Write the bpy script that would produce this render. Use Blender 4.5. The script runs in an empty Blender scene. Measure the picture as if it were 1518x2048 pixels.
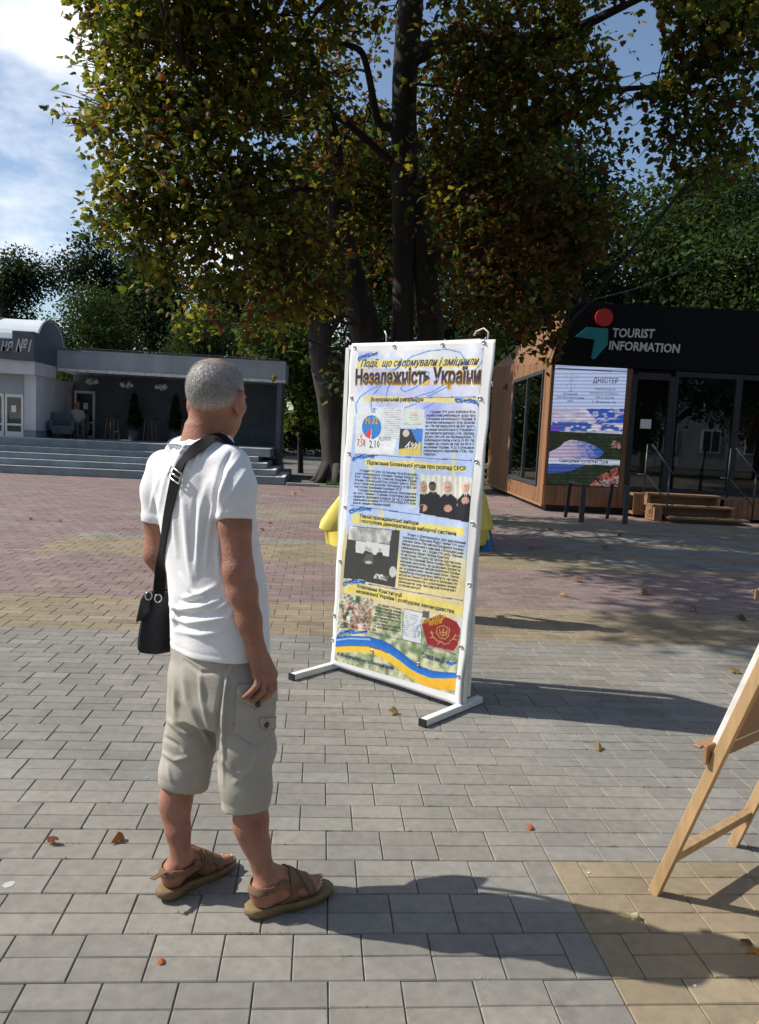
import bpy, math, random
import numpy as np
from mathutils import Matrix, Vector
from mathutils.bvhtree import BVHTree

sc = bpy.context.scene
COL = sc.collection
RNG = np.random.default_rng(7)
random.seed(7)

# ------------------------------------------------------------------ camera
CAM_F, CAM_PITCH, CAM_ROLL, CAM_YAW = 1542.75, 0.0999253, 0.0486706, 0.0796961
CAM_POS = np.array([-0.2793964, -1.9693266, 1.490577])
HEAD = np.array([math.sin(CAM_YAW), math.cos(CAM_YAW), 0.0])


def ray(px, py):
    """direction of a photo pixel (photo is 1518 x 2048) in the world"""
    a, b = px - 759.0, py - 1024.0
    c, s = math.cos(CAM_ROLL), math.sin(CAM_ROLL)
    u = c * a + s * b
    v = -s * a + c * b
    c, s = math.cos(CAM_PITCH), math.sin(CAM_PITCH)
    y = CAM_F * c - v * s
    z = -CAM_F * s - v * c
    c, s = math.cos(CAM_YAW), math.sin(CAM_YAW)
    return np.array([c * u + s * y, -s * u + c * y, z])


def proj(P):
    P = np.asarray(P, dtype=float)
    d = P - CAM_POS
    c, s = math.cos(CAM_YAW), math.sin(CAM_YAW)
    x = c * d[..., 0] - s * d[..., 1]
    y = s * d[..., 0] + c * d[..., 1]
    z = d[..., 2]
    c, s = math.cos(CAM_PITCH), math.sin(CAM_PITCH)
    fw = y * c - z * s
    up = y * s + z * c
    u = CAM_F * x / fw
    v = -CAM_F * up / fw
    c, s = math.cos(CAM_ROLL), math.sin(CAM_ROLL)
    return 759 + c * u - s * v, 1024 + s * u + c * v


def W(px, py, D):
    """point seen at a pixel, D metres ahead of the camera"""
    d = ray(px, py)
    return CAM_POS + d * (D / (d @ HEAD))


def gnd(px, py, z=0.0):
    d = ray(px, py)
    return CAM_POS + d * ((z - CAM_POS[2]) / d[2])


def atY(px, py, Y):
    d = ray(px, py)
    return CAM_POS + d * ((Y - CAM_POS[1]) / d[1])


def onplane(px, py, P0, n):
    d = ray(px, py)
    return CAM_POS + d * (((np.asarray(P0) - CAM_POS) @ n) / (d @ n))


cd = bpy.data.cameras.new("camera")
cam = bpy.data.objects.new("camera", cd)
COL.objects.link(cam)
fw = ray(759, 1024); fw /= np.linalg.norm(fw)
rt = ray(760, 1024) - ray(759, 1024); rt /= np.linalg.norm(rt)
upv = np.cross(rt, fw)
M = Matrix.Identity(4)
for i in range(3):
    M[i][0], M[i][1], M[i][2], M[i][3] = rt[i], upv[i], -fw[i], CAM_POS[i]
cam.matrix_world = M
cd.sensor_width = 36.0
cd.sensor_fit = 'AUTO'
cd.lens = CAM_F / 2048.0 * 36.0
cd.clip_start = 0.05
cd.clip_end = 2000
sc.camera = cam

# ------------------------------------------------------------------ sky, sun, exposure
TO_SUN = np.array([-1.0, 0.19, 1.0]); TO_SUN /= np.linalg.norm(TO_SUN)
SUN_EL = math.asin(TO_SUN[2])
wd = bpy.data.worlds.new("World"); sc.world = wd
wd.use_nodes = True
nt = wd.node_tree
for n in list(nt.nodes): nt.nodes.remove(n)
wo = nt.nodes.new('ShaderNodeOutputWorld')
bg = nt.nodes.new('ShaderNodeBackground'); bg.inputs['Strength'].default_value = 0.13
sky = nt.nodes.new('ShaderNodeTexSky'); sky.sky_type = 'NISHITA'; sky.sun_disc = False
sky.sun_elevation = SUN_EL
sky.sun_rotation = math.atan2(TO_SUN[0], TO_SUN[1])
sky.air_density = 1.0; sky.dust_density = 1.0; sky.ozone_density = 1.6
tc = nt.nodes.new('ShaderNodeTexCoord')
mp = nt.nodes.new('ShaderNodeMapping'); mp.inputs['Scale'].default_value = (1.0, 1.0, 2.0)
mp.inputs['Location'].default_value = (20.7, 5.4, 11.9)
nz = nt.nodes.new('ShaderNodeTexNoise'); nz.inputs['Scale'].default_value = 2.3
nz.inputs['Detail'].default_value = 9; nz.inputs['Roughness'].default_value = 0.58
cr = nt.nodes.new('ShaderNodeValToRGB')
cr.color_ramp.elements[0].position = 0.545; cr.color_ramp.elements[0].color = (0, 0, 0, 1)
cr.color_ramp.elements[1].position = 0.72; cr.color_ramp.elements[1].color = (1, 1, 1, 1)
mx = nt.nodes.new('ShaderNodeMixRGB'); mx.inputs['Color2'].default_value = (9.6, 9.7, 9.9, 1)
nt.links.new(tc.outputs['Generated'], mp.inputs['Vector'])
nt.links.new(mp.outputs['Vector'], nz.inputs['Vector'])
nt.links.new(nz.outputs['Fac'], cr.inputs['Fac'])
nt.links.new(cr.outputs['Color'], mx.inputs['Fac'])
nt.links.new(sky.outputs['Color'], mx.inputs['Color1'])
nt.links.new(mx.outputs['Color'], bg.inputs['Color'])
nt.links.new(bg.outputs['Background'], wo.inputs['Surface'])

sd = bpy.data.lights.new("sun", 'SUN'); sd.energy = 5.0; sd.angle = math.radians(0.55)
sd.color = (1.0, 0.95, 0.86)
so = bpy.data.objects.new("sun", sd); COL.objects.link(so)
so.rotation_euler = Vector(TO_SUN).to_track_quat('Z', 'Y').to_euler()
so.location = (-20, 5, 30)

sc.view_settings.view_transform = 'Standard'
sc.view_settings.look = 'None'
sc.view_settings.exposure = 0.1
sc.view_settings.gamma = 1.0
sc.render.engine = 'CYCLES'
sc.cycles.max_bounces = 8
sc.cycles.transparent_max_bounces = 12
sc.cycles.use_denoising = True

# ------------------------------------------------------------------ helpers
def npmesh(name, V, F, smooth=False, mats=(), midx=None, cols=None):
    """mesh from vertex array and list of (n,k) face arrays (or one array)"""
    if isinstance(F, np.ndarray): F = [F]
    F = [np.asarray(f, dtype=np.int32) for f in F if len(f)]
    me = bpy.data.meshes.new(name)
    V = np.asarray(V, dtype=np.float32)
    me.vertices.add(len(V)); me.vertices.foreach_set('co', V.ravel())
    tot = np.concatenate([np.full(len(f), f.shape[1], np.int32) for f in F])
    loops = np.concatenate([f.ravel() for f in F])
    start = np.concatenate([[0], np.cumsum(tot)[:-1]]).astype(np.int32)
    me.loops.add(len(loops)); me.loops.foreach_set('vertex_index', loops)
    me.polygons.add(len(tot))
    me.polygons.foreach_set('loop_start', start)
    if midx is not None: me.polygons.foreach_set('material_index', np.asarray(midx, np.int32))
    me.polygons.foreach_set('use_smooth', np.full(len(tot), smooth, dtype=bool))
    for m in mats: me.materials.append(m)
    if cols is not None:
        a = me.color_attributes.new('Col', 'FLOAT_COLOR', 'POINT')
        c = np.ones((len(V), 4), np.float32); c[:, :3] = cols
        a.data.foreach_set('color', c.ravel())
    me.update(calc_edges=True); me.validate()
    return me


def link(name, me, parent=None, kind=None):
    o = bpy.data.objects.new(name, me); COL.objects.link(o)
    if parent is not None: o.parent = parent
    if kind: o['kind'] = kind
    return o


def tag(o, label, cat, group=None, kind=None):
    o['label'] = label; o['category'] = cat
    if group: o['group'] = group
    if kind: o['kind'] = kind
    return o


def empty(name, loc=(0, 0, 0), rz=0.0):
    o = bpy.data.objects.new(name, None); COL.objects.link(o)
    o.location = loc; o.rotation_euler = (0, 0, rz); o.empty_display_size = 0.2
    return o


class MB:
    """collects simple solids into one mesh"""
    def __init__(s): s.V = []; s.Q = []; s.T = []; s.N = []; s.n = 0
    def add(s, V, Q=None, T=None):
        V = np.asarray(V, float); s.V.append(V)
        if Q is not None and len(Q): s.Q.append(np.asarray(Q, int) + s.n)
        if T is not None and len(T): s.T.append(np.asarray(T, int) + s.n)
        s.n += len(V); return s
    def box(s, c, size, R=None, bev=0.0):
        h = np.asarray(size, float) / 2
        if bev <= 0:
            V = np.array([[x, y, z] for x in (-1, 1) for y in (-1, 1) for z in (-1, 1)]) * h
            Q = [[0, 1, 3, 2], [4, 6, 7, 5], [0, 4, 5, 1], [2, 3, 7, 6], [0, 2, 6, 4], [1, 5, 7, 3]]
        else:
            b = min(bev, h.min() * 0.98); V = []; Q = []
            # rounded-by-chamfer box: 24 verts
            idx = {}
            for sx in (-1, 1):
                for sy in (-1, 1):
                    for sz in (-1, 1):
                        for ax in range(3):
                            p = np.array([sx, sy, sz]) * (h - b)
                            p[ax] = (sx, sy, sz)[ax] * h[ax]
                            idx[(sx, sy, sz, ax)] = len(V); V.append(p)
            def quad(a, fl):
                Q.append(a[::-1] if fl else a)
            for ax in range(3):
                o1, o2 = (ax + 1) % 3, (ax + 2) % 3
                for sg in (-1, 1):
                    def k(a, b2):
                        t = [0, 0, 0]; t[ax] = sg; t[o1] = a; t[o2] = b2; return idx[(*t, ax)]
                    quad([k(-1, -1), k(1, -1), k(1, 1), k(-1, 1)], sg < 0)
            for ax in range(3):
                o1, o2 = (ax + 1) % 3, (ax + 2) % 3
                for s1 in (-1, 1):
                    for s2 in (-1, 1):
                        def k(a, face):
                            t = [0, 0, 0]; t[ax] = a; t[o1] = s1; t[o2] = s2; return idx[(*t, face)]
                        quad([k(-1, o1), k(1, o1), k(1, o2), k(-1, o2)], s1 * s2 > 0)
            T = []
            for sx in (-1, 1):
                for sy in (-1, 1):
                    for sz in (-1, 1):
                        t = [idx[(sx, sy, sz, 0)], idx[(sx, sy, sz, 1)], idx[(sx, sy, sz, 2)]]
                        T.append(t if sx * sy * sz > 0 else t[::-1])
            V = np.array(V)
            if R is not None: V = V @ np.asarray(R).T
            return s.add(V + np.asarray(c, float), Q, T)
        if R is not None: V = V @ np.asarray(R).T
        return s.add(V + np.asarray(c, float), Q)
    def beam(s, a, b, w, h, up=(0, 0, 1), bev=0.0):
        a = np.asarray(a, float); b = np.asarray(b, float); d = b - a; L = np.linalg.norm(d); d = d / L
        u = np.asarray(up, float); x = np.cross(u, d)
        if np.linalg.norm(x) < 1e-6: x = np.cross((1, 0, 0), d)
        x /= np.linalg.norm(x); y = np.cross(d, x)
        return s.box((a + b) / 2, (w, h, L), np.stack([x, y, d], 1), bev)
    def tube(s, pts, rad, n=10, cap=True, oval=1.0):
        pts = np.asarray(pts, float); m = len(pts)
        rad = np.full(m, rad) if np.isscalar(rad) else np.asarray(rad, float)
        t = np.gradient(pts, axis=0); t /= np.linalg.norm(t, axis=1)[:, None] + 1e-12
        ref = np.array([0, 0, 1.0]) if abs(t[0][2]) < 0.9 else np.array([1.0, 0, 0])
        u = np.cross(ref, t[0]); u /= np.linalg.norm(u); V = []
        for i in range(m):
            u = u - t[i] * (u @ t[i]); u /= np.linalg.norm(u) + 1e-12
            v = np.cross(t[i], u)
            a = np.arange(n) * 2 * np.pi / n
            V.append(pts[i] + rad[i] * (np.cos(a)[:, None] * u + np.sin(a)[:, None] * v * oval))
        V = np.concatenate(V); Q = []
        for i in range(m - 1):
            for j in range(n):
                k = (j + 1) % n
                Q.append([i * n + j, i * n + k, (i + 1) * n + k, (i + 1) * n + j])
        T = []
        if cap:
            V = np.concatenate([V, pts[:1], pts[-1:]]); c0, c1 = m * n, m * n + 1
            for j in range(n):
                k = (j + 1) % n
                T.append([c0, k, j]); T.append([c1, (m - 1) * n + j, (m - 1) * n + k])
        return s.add(V, Q, T)
    def cyl(s, a, b, r, n=16): return s.tube([a, b], r, n)
    def prism(s, poly, off):
        """planar polygon (convex or star shaped about its centre) extruded by vector off"""
        P = np.asarray(poly, float); n = len(P); off = np.asarray(off, float)
        c = P.mean(0)
        V = np.concatenate([P, P + off, [c], [c + off]])
        Q = [[i, (i + 1) % n, n + (i + 1) % n, n + i] for i in range(n)]
        T = [[2 * n, (i + 1) % n, i] for i in range(n)] + [[2 * n + 1, n + i, n + (i + 1) % n] for i in range(n)]
        return s.add(V, Q, T)
    def mesh(s, name, mats=(), smooth=False):
        F = []
        if s.Q: F.append(np.concatenate(s.Q))
        if s.T: F.append(np.concatenate(s.T))
        return npmesh(name, np.concatenate(s.V), F, smooth, mats)
    def obj(s, name, m, parent=None, smooth=False, kind=None):
        return link(name, s.mesh(name, [m] if m else [], smooth), parent, kind)


def rotz(a):
    c, s = math.cos(a), math.sin(a)
    return np.array([[c, -s, 0], [s, c, 0], [0, 0, 1.0]])


# ------------------------------------------------------------------ materials
def nodes(name):
    m = bpy.data.materials.new(name); m.use_nodes = True
    t = m.node_tree
    b = t.nodes['Principled BSDF']
    return m, t, b


def pmat(name, base, rough=0.7, var=0.12, scale=6.0, bump=0.0, bscale=60.0, metallic=0.0, attr=False,
         objrand=0.0, spec=0.5, stretch=None, hue=None, sheen=0.0, sss=0.0):
    m, t, b = nodes(name)
    L = t.links
    b.inputs['Roughness'].default_value = rough
    b.inputs['Metallic'].default_value = metallic
    b.inputs['Specular IOR Level'].default_value = spec
    if sheen: b.inputs['Sheen Weight'].default_value = sheen
    if sss:
        b.inputs['Subsurface Weight'].default_value = sss
        b.inputs['Subsurface Radius'].default_value = (0.012, 0.004, 0.002)
        b.inputs['Subsurface Scale'].default_value = 1.0
    tcn = t.nodes.new('ShaderNodeTexCoord')
    vec = tcn.outputs['Object']
    if stretch:
        mpn = t.nodes.new('ShaderNodeMapping'); mpn.inputs['Scale'].default_value = stretch
        L.new(vec, mpn.inputs['Vector']); vec = mpn.outputs['Vector']
    n1 = t.nodes.new('ShaderNodeTexNoise'); n1.inputs['Scale'].default_value = scale
    n1.inputs['Detail'].default_value = 6
    L.new(vec, n1.inputs['Vector'])
    mr = t.nodes.new('ShaderNodeMapRange')
    mr.inputs['From Min'].default_value = 0.3; mr.inputs['From Max'].default_value = 0.7
    mr.inputs['To Min'].default_value = 1 - var; mr.inputs['To Max'].default_value = 1 + var
    L.new(n1.outputs['Fac'], mr.inputs['Value'])
    val = mr.outputs['Result']
    if objrand:
        oi = t.nodes.new('ShaderNodeObjectInfo')
        m2 = t.nodes.new('ShaderNodeMapRange')
        m2.inputs['To Min'].default_value = 1 - objrand; m2.inputs['To Max'].default_value = 1 + objrand
        L.new(oi.outputs['Random'], m2.inputs['Value'])
        mu = t.nodes.new('ShaderNodeMath'); mu.operation = 'MULTIPLY'
        L.new(val, mu.inputs[0]); L.new(m2.outputs['Result'], mu.inputs[1]); val = mu.outputs[0]
    sca = t.nodes.new('ShaderNodeVectorMath'); sca.operation = 'SCALE'
    if attr:
        at = t.nodes.new('ShaderNodeAttribute'); at.attribute_name = 'Col'
        L.new(at.outputs['Color'], sca.inputs[0])
    else:
        if hue is not None:
            n3 = t.nodes.new('ShaderNodeTexNoise'); n3.inputs['Scale'].default_value = scale * 0.35
            L.new(vec, n3.inputs['Vector'])
            mc = t.nodes.new('ShaderNodeMixRGB')
            mc.inputs['Color1'].default_value = (*base, 1); mc.inputs['Color2'].default_value = (*hue, 1)
            r2 = t.nodes.new('ShaderNodeMapRange'); r2.inputs['From Min'].default_value = 0.35; r2.inputs['From Max'].default_value = 0.65
            L.new(n3.outputs['Fac'], r2.inputs['Value']); L.new(r2.outputs['Result'], mc.inputs['Fac'])
            L.new(mc.outputs['Color'], sca.inputs[0])
        else:
            sca.inputs[0].default_value = base
    L.new(val, sca.inputs['Scale'])
    L.new(sca.outputs['Vector'], b.inputs['Base Color'])
    if bump:
        n2 = t.nodes.new('ShaderNodeTexNoise'); n2.inputs['Scale'].default_value = bscale
        n2.inputs['Detail'].default_value = 8; n2.inputs['Roughness'].default_value = 0.65
        L.new(vec, n2.inputs['Vector'])
        bn = t.nodes.new('ShaderNodeBump'); bn.inputs['Strength'].default_value = bump
        bn.inputs['Distance'].default_value = 0.01
        L.new(n2.outputs['Fac'], bn.inputs['Height']); L.new(bn.outputs['Normal'], b.inputs['Normal'])
    return m


def leafmat(name, trans=0.4, rough=0.6, spec=0.2):
    m, t, b = nodes(name)
    L = t.links
    at = t.nodes.new('ShaderNodeAttribute'); at.attribute_name = 'Col'
    b.inputs['Roughness'].default_value = rough; b.inputs['Specular IOR Level'].default_value = spec
    L.new(at.outputs['Color'], b.inputs['Base Color'])
    tr = t.nodes.new('ShaderNodeBsdfTranslucent')
    g = t.nodes.new('ShaderNodeMixRGB'); g.blend_type = 'MULTIPLY'; g.inputs['Fac'].default_value = 1
    g.inputs['Color2'].default_value = (1.9, 1.7, 0.7, 1)
    L.new(at.outputs['Color'], g.inputs['Color1']); L.new(g.outputs['Color'], tr.inputs['Color'])
    ms = t.nodes.new('ShaderNodeMixShader'); ms.inputs['Fac'].default_value = trans
    L.new(b.outputs['BSDF'], ms.inputs[1]); L.new(tr.outputs['BSDF'], ms.inputs[2])
    L.new(ms.outputs['Shader'], t.nodes['Material Output'].inputs['Surface'])
    return m


def glassmat(name, tint=(0.6, 0.66, 0.66), refl=1.0):
    m, t, b = nodes(name)
    L = t.links
    gl = t.nodes.new('ShaderNodeBsdfGlossy'); gl.inputs['Roughness'].default_value = 0.01
    tr = t.nodes.new('ShaderNodeBsdfTransparent'); tr.inputs['Color'].default_value = (*tint, 1)
    fr = t.nodes.new('ShaderNodeFresnel'); fr.inputs['IOR'].default_value = 1.55
    mu = t.nodes.new('ShaderNodeMath'); mu.operation = 'MULTIPLY'; mu.inputs[1].default_value = refl * 1.7
    L.new(fr.outputs['Fac'], mu.inputs[0])
    ms = t.nodes.new('ShaderNodeMixShader')
    L.new(mu.outputs[0], ms.inputs['Fac']); L.new(tr.outputs['BSDF'], ms.inputs[1]); L.new(gl.outputs['BSDF'], ms.inputs[2])
    L.new(ms.outputs['Shader'], t.nodes['Material Output'].inputs['Surface'])
    return m


def pavermat(name, base, hue):
    """concrete paver: grain, soft blotches, scuffs"""
    m, t, b = nodes(name)
    L = t.links
    geo = t.nodes.new('ShaderNodeNewGeometry')
    pos = geo.outputs['Position']
    def noise(scale, det=5, rough=0.6):
        n = t.nodes.new('ShaderNodeTexNoise'); n.inputs['Scale'].default_value = scale
        n.inputs['Detail'].default_value = det; n.inputs['Roughness'].default_value = rough
        L.new(pos, n.inputs['Vector']); return n.outputs['Fac']
    def rng(v, a, b2, c, d):
        r = t.nodes.new('ShaderNodeMapRange')
        for k, x in zip(('From Min', 'From Max', 'To Min', 'To Max'), (a, b2, c, d)): r.inputs[k].default_value = x
        L.new(v, r.inputs['Value']); return r.outputs['Result']
    def mul(a, b2):
        q = t.nodes.new('ShaderNodeMath'); q.operation = 'MULTIPLY'; L.new(a, q.inputs[0]); L.new(b2, q.inputs[1]); return q.outputs[0]
    at = t.nodes.new('ShaderNodeAttribute'); at.attribute_name = 'Col'
    oi = t.nodes.new('ShaderNodeObjectInfo')
    v = rng(noise(1.6, 5), 0.3, 0.7, 0.82, 1.16)
    v = mul(v, rng(noise(420, 3, 0.8), 0.3, 0.7, 0.86, 1.14))
    v = mul(v, rng(noise(24, 6), 0.28, 0.72, 0.84, 1.12))
    v = mul(v, rng(oi.outputs['Random'], 0, 1, 0.90, 1.10))
    v = mul(v, at.outputs['Fac'])
    mc = t.nodes.new('ShaderNodeMixRGB')
    mc.inputs['Color1'].default_value = (*base, 1); mc.inputs['Color2'].default_value = (*hue, 1)
    L.new(rng(noise(0.9, 3), 0.35, 0.65, 0, 1), mc.inputs['Fac'])
    sc_ = t.nodes.new('ShaderNodeVectorMath'); sc_.operation = 'SCALE'
    L.new(mc.outputs['Color'], sc_.inputs[0]); L.new(v, sc_.inputs['Scale'])
    # dark traffic stains
    dk_ = rng(noise(3.3, 7, 0.7), 0.56, 0.72, 1.0, 0.72); ds = t.nodes.new('ShaderNodeVectorMath'); ds.operation = 'SCALE'
    L.new(sc_.outputs['Vector'], ds.inputs[0]); L.new(dk_, ds.inputs['Scale']); sc_ = ds
    # pale scuffs and chalky stains
    st = rng(noise(7, 8, 0.75), 0.62, 0.74, 0, 0.22)
    m3 = t.nodes.new('ShaderNodeMixRGB'); m3.inputs['Color2'].default_value = (0.42, 0.41, 0.39, 1)
    L.new(st, m3.inputs['Fac']); L.new(sc_.outputs['Vector'], m3.inputs['Color1'])
    L.new(m3.outputs['Color'], b.inputs['Base Color'])
    b.inputs['Roughness'].default_value = 0.82; b.inputs['Specular IOR Level'].default_value = 0.35
    bn = t.nodes.new('ShaderNodeBump'); bn.inputs['Strength'].default_value = 0.35; bn.inputs['Distance'].default_value = 0.004
    L.new(noise(300, 4, 0.8), bn.inputs['Height']); L.new(bn.outputs['Normal'], b.inputs['Normal'])
    return m


MAT = {}
MAT['paver_grey'] = pavermat('paver_grey', (0.225, 0.214, 0.192), (0.243, 0.226, 0.196))
MAT['paver_tan'] = pavermat('paver_tan', (0.275, 0.218, 0.142), (0.252, 0.206, 0.142))
MAT['paver_red'] = pavermat('paver_red', (0.245, 0.170, 0.157), (0.228, 0.175, 0.162))
MAT['joint'] = pmat('joint_sand', (0.19, 0.17, 0.14), 0.95, 0.6, 9, 0.5, 120)
MAT['concrete'] = pmat('concrete', (0.33, 0.32, 0.30), 0.85, 0.2, 5, 0.3, 80)
MAT['steps'] = pmat('painted_concrete', (0.21, 0.25, 0.275), 0.7, 0.2, 3, 0.2, 40)
MAT['nosing_sunlit_tread'] = pmat('worn_edge_sunlit_tread', (0.66, 0.66, 0.63), 0.7, 0.25, 9, 0.2, 60)
MAT['asphalt'] = pmat('asphalt', (0.10, 0.097, 0.09), 0.9, 0.3, 2.0, 0.4, 120, hue=(0.15, 0.14, 0.12))
MAT['earth'] = pmat('earth', (0.055, 0.06, 0.03), 0.95, 0.4, 0.6, 0.3, 30, hue=(0.09, 0.07, 0.045))
MAT['grass'] = pmat('grass_blade', (0.07, 0.14, 0.025), 0.7, 0.35, 4)
MAT['bark'] = pmat('bark', (0.026, 0.023, 0.020), 0.95, 0.45, 7, 1.0, 14, stretch=(1, 1, 0.22))
MAT['bark_grey'] = pmat('bark_grey', (0.045, 0.039, 0.033), 0.95, 0.45, 6, 1.0, 12, stretch=(1, 1, 0.2))
MAT['leaf'] = leafmat('leaf', 0.5)
MAT['leaf_far'] = leafmat('leaf_far', 0.3, .75, .08)
MAT['wall_grey'] = pmat('grey_plaster', (0.34, 0.37, 0.40), 0.85, 0.17, 1.6, 0.15, 60, stretch=(1, 1, .35))
MAT['wall_pale'] = pmat('pale_plaster', (0.56, 0.58, 0.60), 0.85, 0.15, 1.6, 0.15, 60, stretch=(1, 1, .35))
MAT['wall_dark'] = pmat('dark_plaster', (0.10, 0.115, 0.13), 0.85, 0.15, 3, 0.2, 30)
MAT['sign_dark'] = pmat('dark_fascia', (0.085, 0.098, 0.115), 0.6, 0.1, 3)
MAT['metal_roof'] = pmat('pale_roof_metal', (0.68, 0.72, 0.74), 0.38, 0.06, 3, metallic=0.0)
MAT['white_paint'] = pmat('white_paint', (0.72, 0.72, 0.70), 0.45, 0.1, 25, 0.1, 60)
MAT['chip_paint'] = pmat('chipped_white_paint', (0.70, 0.70, 0.68), 0.5, 0.1, 8, 0.2, 80)
MAT['black'] = pmat('black_plastic', (0.015, 0.015, 0.017), 0.45, 0.2, 20)
MAT['black_metal'] = pmat('black_metal', (0.02, 0.023, 0.027), 0.5, 0.2, 10)
MAT['grey_metal'] = pmat('grey_metal', (0.07, 0.08, 0.09), 0.45, 0.2, 10, metallic=0.3)
MAT['steel'] = pmat('steel', (0.6, 0.6, 0.6), 0.28, 0.1, 30, metallic=1.0)
MAT['wood_wall'] = pmat('cladding_wood', (0.25, 0.125, 0.060), 0.6, 0.28, 3.0, 0.25, 30, stretch=(7, 7, 0.5), objrand=0.12)
MAT['wood_light'] = pmat('step_wood', (0.25, 0.155, 0.085), 0.6, 0.25, 5, 0.2, 40, stretch=(0.6, 6, 6))
MAT['wood_easel'] = pmat('easel_wood', (0.47, 0.305, 0.155), 0.55, 0.2, 6, 0.15, 60, stretch=(6, 6, 0.8))
MAT['wood_dark'] = pmat('tray_wood', (0.33, 0.19, 0.10), 0.55, 0.22, 8, 0.2, 60)
MAT['fascia_black'] = pmat('black_fascia_board', (0.007, 0.007, 0.008), 0.8, 0.25, 4, spec=.2, stretch=(8, 8, 0.4))
MAT['glass'] = glassmat('window_glass')
MAT['vinyl'] = pmat('white_vinyl', (0.80, 0.80, 0.80), 0.42, 0.03, 8)
MAT['print'] = pmat('vinyl_print', (1, 1, 1), 0.42, 0.02, 20, attr=True)
MAT['ink_blue'] = pmat('ink_navy', (0.018, 0.03, 0.16), 0.5, 0.05)
MAT['ink_black'] = pmat('ink_dark', (0.035, 0.04, 0.06), 0.5, 0.05)
MAT['ink_gold'] = pmat('ink_gold', (0.75, 0.45, 0.04), 0.5, 0.1)
MAT['ink_red'] = pmat('ink_red', (0.65, 0.05, 0.05), 0.5, 0.05)
MAT['ink_white'] = pmat('ink_white', (0.75, 0.75, 0.72), 0.5, 0.05)
MAT['ink_sky'] = pmat('ink_sky_blue', (0.06, 0.24, 0.62), 0.5, 0.05)
MAT['yellow_cloth'] = pmat('yellow_cloth', (0.72, 0.60, 0.10), 0.65, 0.08, 5)
MAT['blue_cloth'] = pmat('blue_cloth', (0.02, 0.16, 0.42), 0.65, 0.08, 5)
MAT['skin'] = pmat('skin', (0.39, 0.188, 0.125), 0.5, 0.16, 22, 0.4, 150, sss=0.12, hue=(0.32, 0.140, 0.088), spec=0.4)
MAT['shirt'] = pmat('white_cotton', (0.80, 0.80, 0.81), 0.85, 0.02, 8, 0.15, 130, sheen=0.2)
MAT['shorts'] = pmat('khaki_cotton', (0.40, 0.372, 0.315), 0.85, 0.07, 14, 0.3, 260, hue=(0.43, 0.395, 0.33))
MAT['hair'] = pmat('grey_hair', (1, 1, 1), 0.55, 0.1, 30, attr=True)
MAT['sandal'] = pmat('brown_suede', (0.185, 0.108, 0.058), 0.8, 0.2, 30, 0.4, 200)
MAT['sole'] = pmat('tan_rubber', (0.21, 0.140, 0.066), 0.75, 0.15, 20, 0.2, 60)
MAT['webbing'] = pmat('black_webbing', (0.009, 0.009, 0.011), 0.75, 0.2, 40, 0.3, 500, spec=.2)
MAT['bag'] = pmat('black_fabric', (0.014, 0.015, 0.018), 0.6, 0.2, 12, 0.3, 200)
MAT['red_paint'] = pmat('red_sign', (0.62, 0.02, 0.02), 0.4, 0.05)
MAT['teal_paint'] = pmat('teal_sign', (0.02, 0.24, 0.26), 0.4, 0.05)
MAT['letter_white'] = pmat('white_letters', (0.72, 0.72, 0.70), 0.5, 0.04)
MAT['silver_letters'] = pmat('silver_letters', (0.55, 0.55, 0.52), 0.4, 0.1)
MAT['paper'] = pmat('paper', (0.75, 0.76, 0.76), 0.7, 0.04)
MAT['curb'] = pmat('curb_stone', (0.30, 0.295, 0.28), 0.85, 0.2, 6, 0.3, 50)


def text_geo(body, bold=0.0, shear=0.0, res=2):
    c = bpy.data.curves.new('lettering', 'FONT')
    c.body = body; c.offset = bold; c.shear = shear; c.resolution_u = res; c.fill_mode = 'FRONT'
    o = bpy.data.objects.new('lettering', c); COL.objects.link(o)
    dg = bpy.context.evaluated_depsgraph_get(); dg.update()
    me = bpy.data.meshes.new_from_object(o.evaluated_get(dg))
    V = np.zeros(len(me.vertices) * 3, np.float32); me.vertices.foreach_get('co', V); V = V.reshape(-1, 3)
    me.calc_loop_triangles()
    T = np.zeros(len(me.loop_triangles) * 3, np.int32); me.loop_triangles.foreach_get('vertices', T)
    T = T.reshape(-1, 3)
    bpy.data.objects.remove(o); bpy.data.curves.remove(c); bpy.data.meshes.remove(me)
    return V.astype(float), T

# ================================================================== SETTING: ground and paving
def sheet(name, x0, x1, y0, y1, z, m, kind='structure'):
    return link(name, npmesh(name, [[x0, y0, z], [x1, y0, z], [x1, y1, z], [x0, y1, z]], np.array([[0, 1, 2, 3]]), False, [m]), None, kind)


sheet('ground', -700, 700, -700, 700, -0.045, MAT['earth'])
pave = sheet('pavement', -16, 16, -9, 19.15, -0.014, MAT['joint'])
pave['label'] = 'square paved with grey, tan and red concrete blocks'


def zone(x, y):
    if y < 0.6 and x > 0.6: return 1
    if y < 3.6: return 0
    if y < 4.7: return 1
    if x < -3.4: return 2
    if x > 3.3 and 7.2 < y < 10.6: return 0 if (y % 1.2) < 0.8 else 1
    if y < 6.8: return 2
    if y < 8.2: return 1
    if y < 8.6: return 0
    if y < 10.8: return 2
    if y < 13.1: return 1 if (y % 0.8) < 0.5 else 0
    return 2


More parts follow.
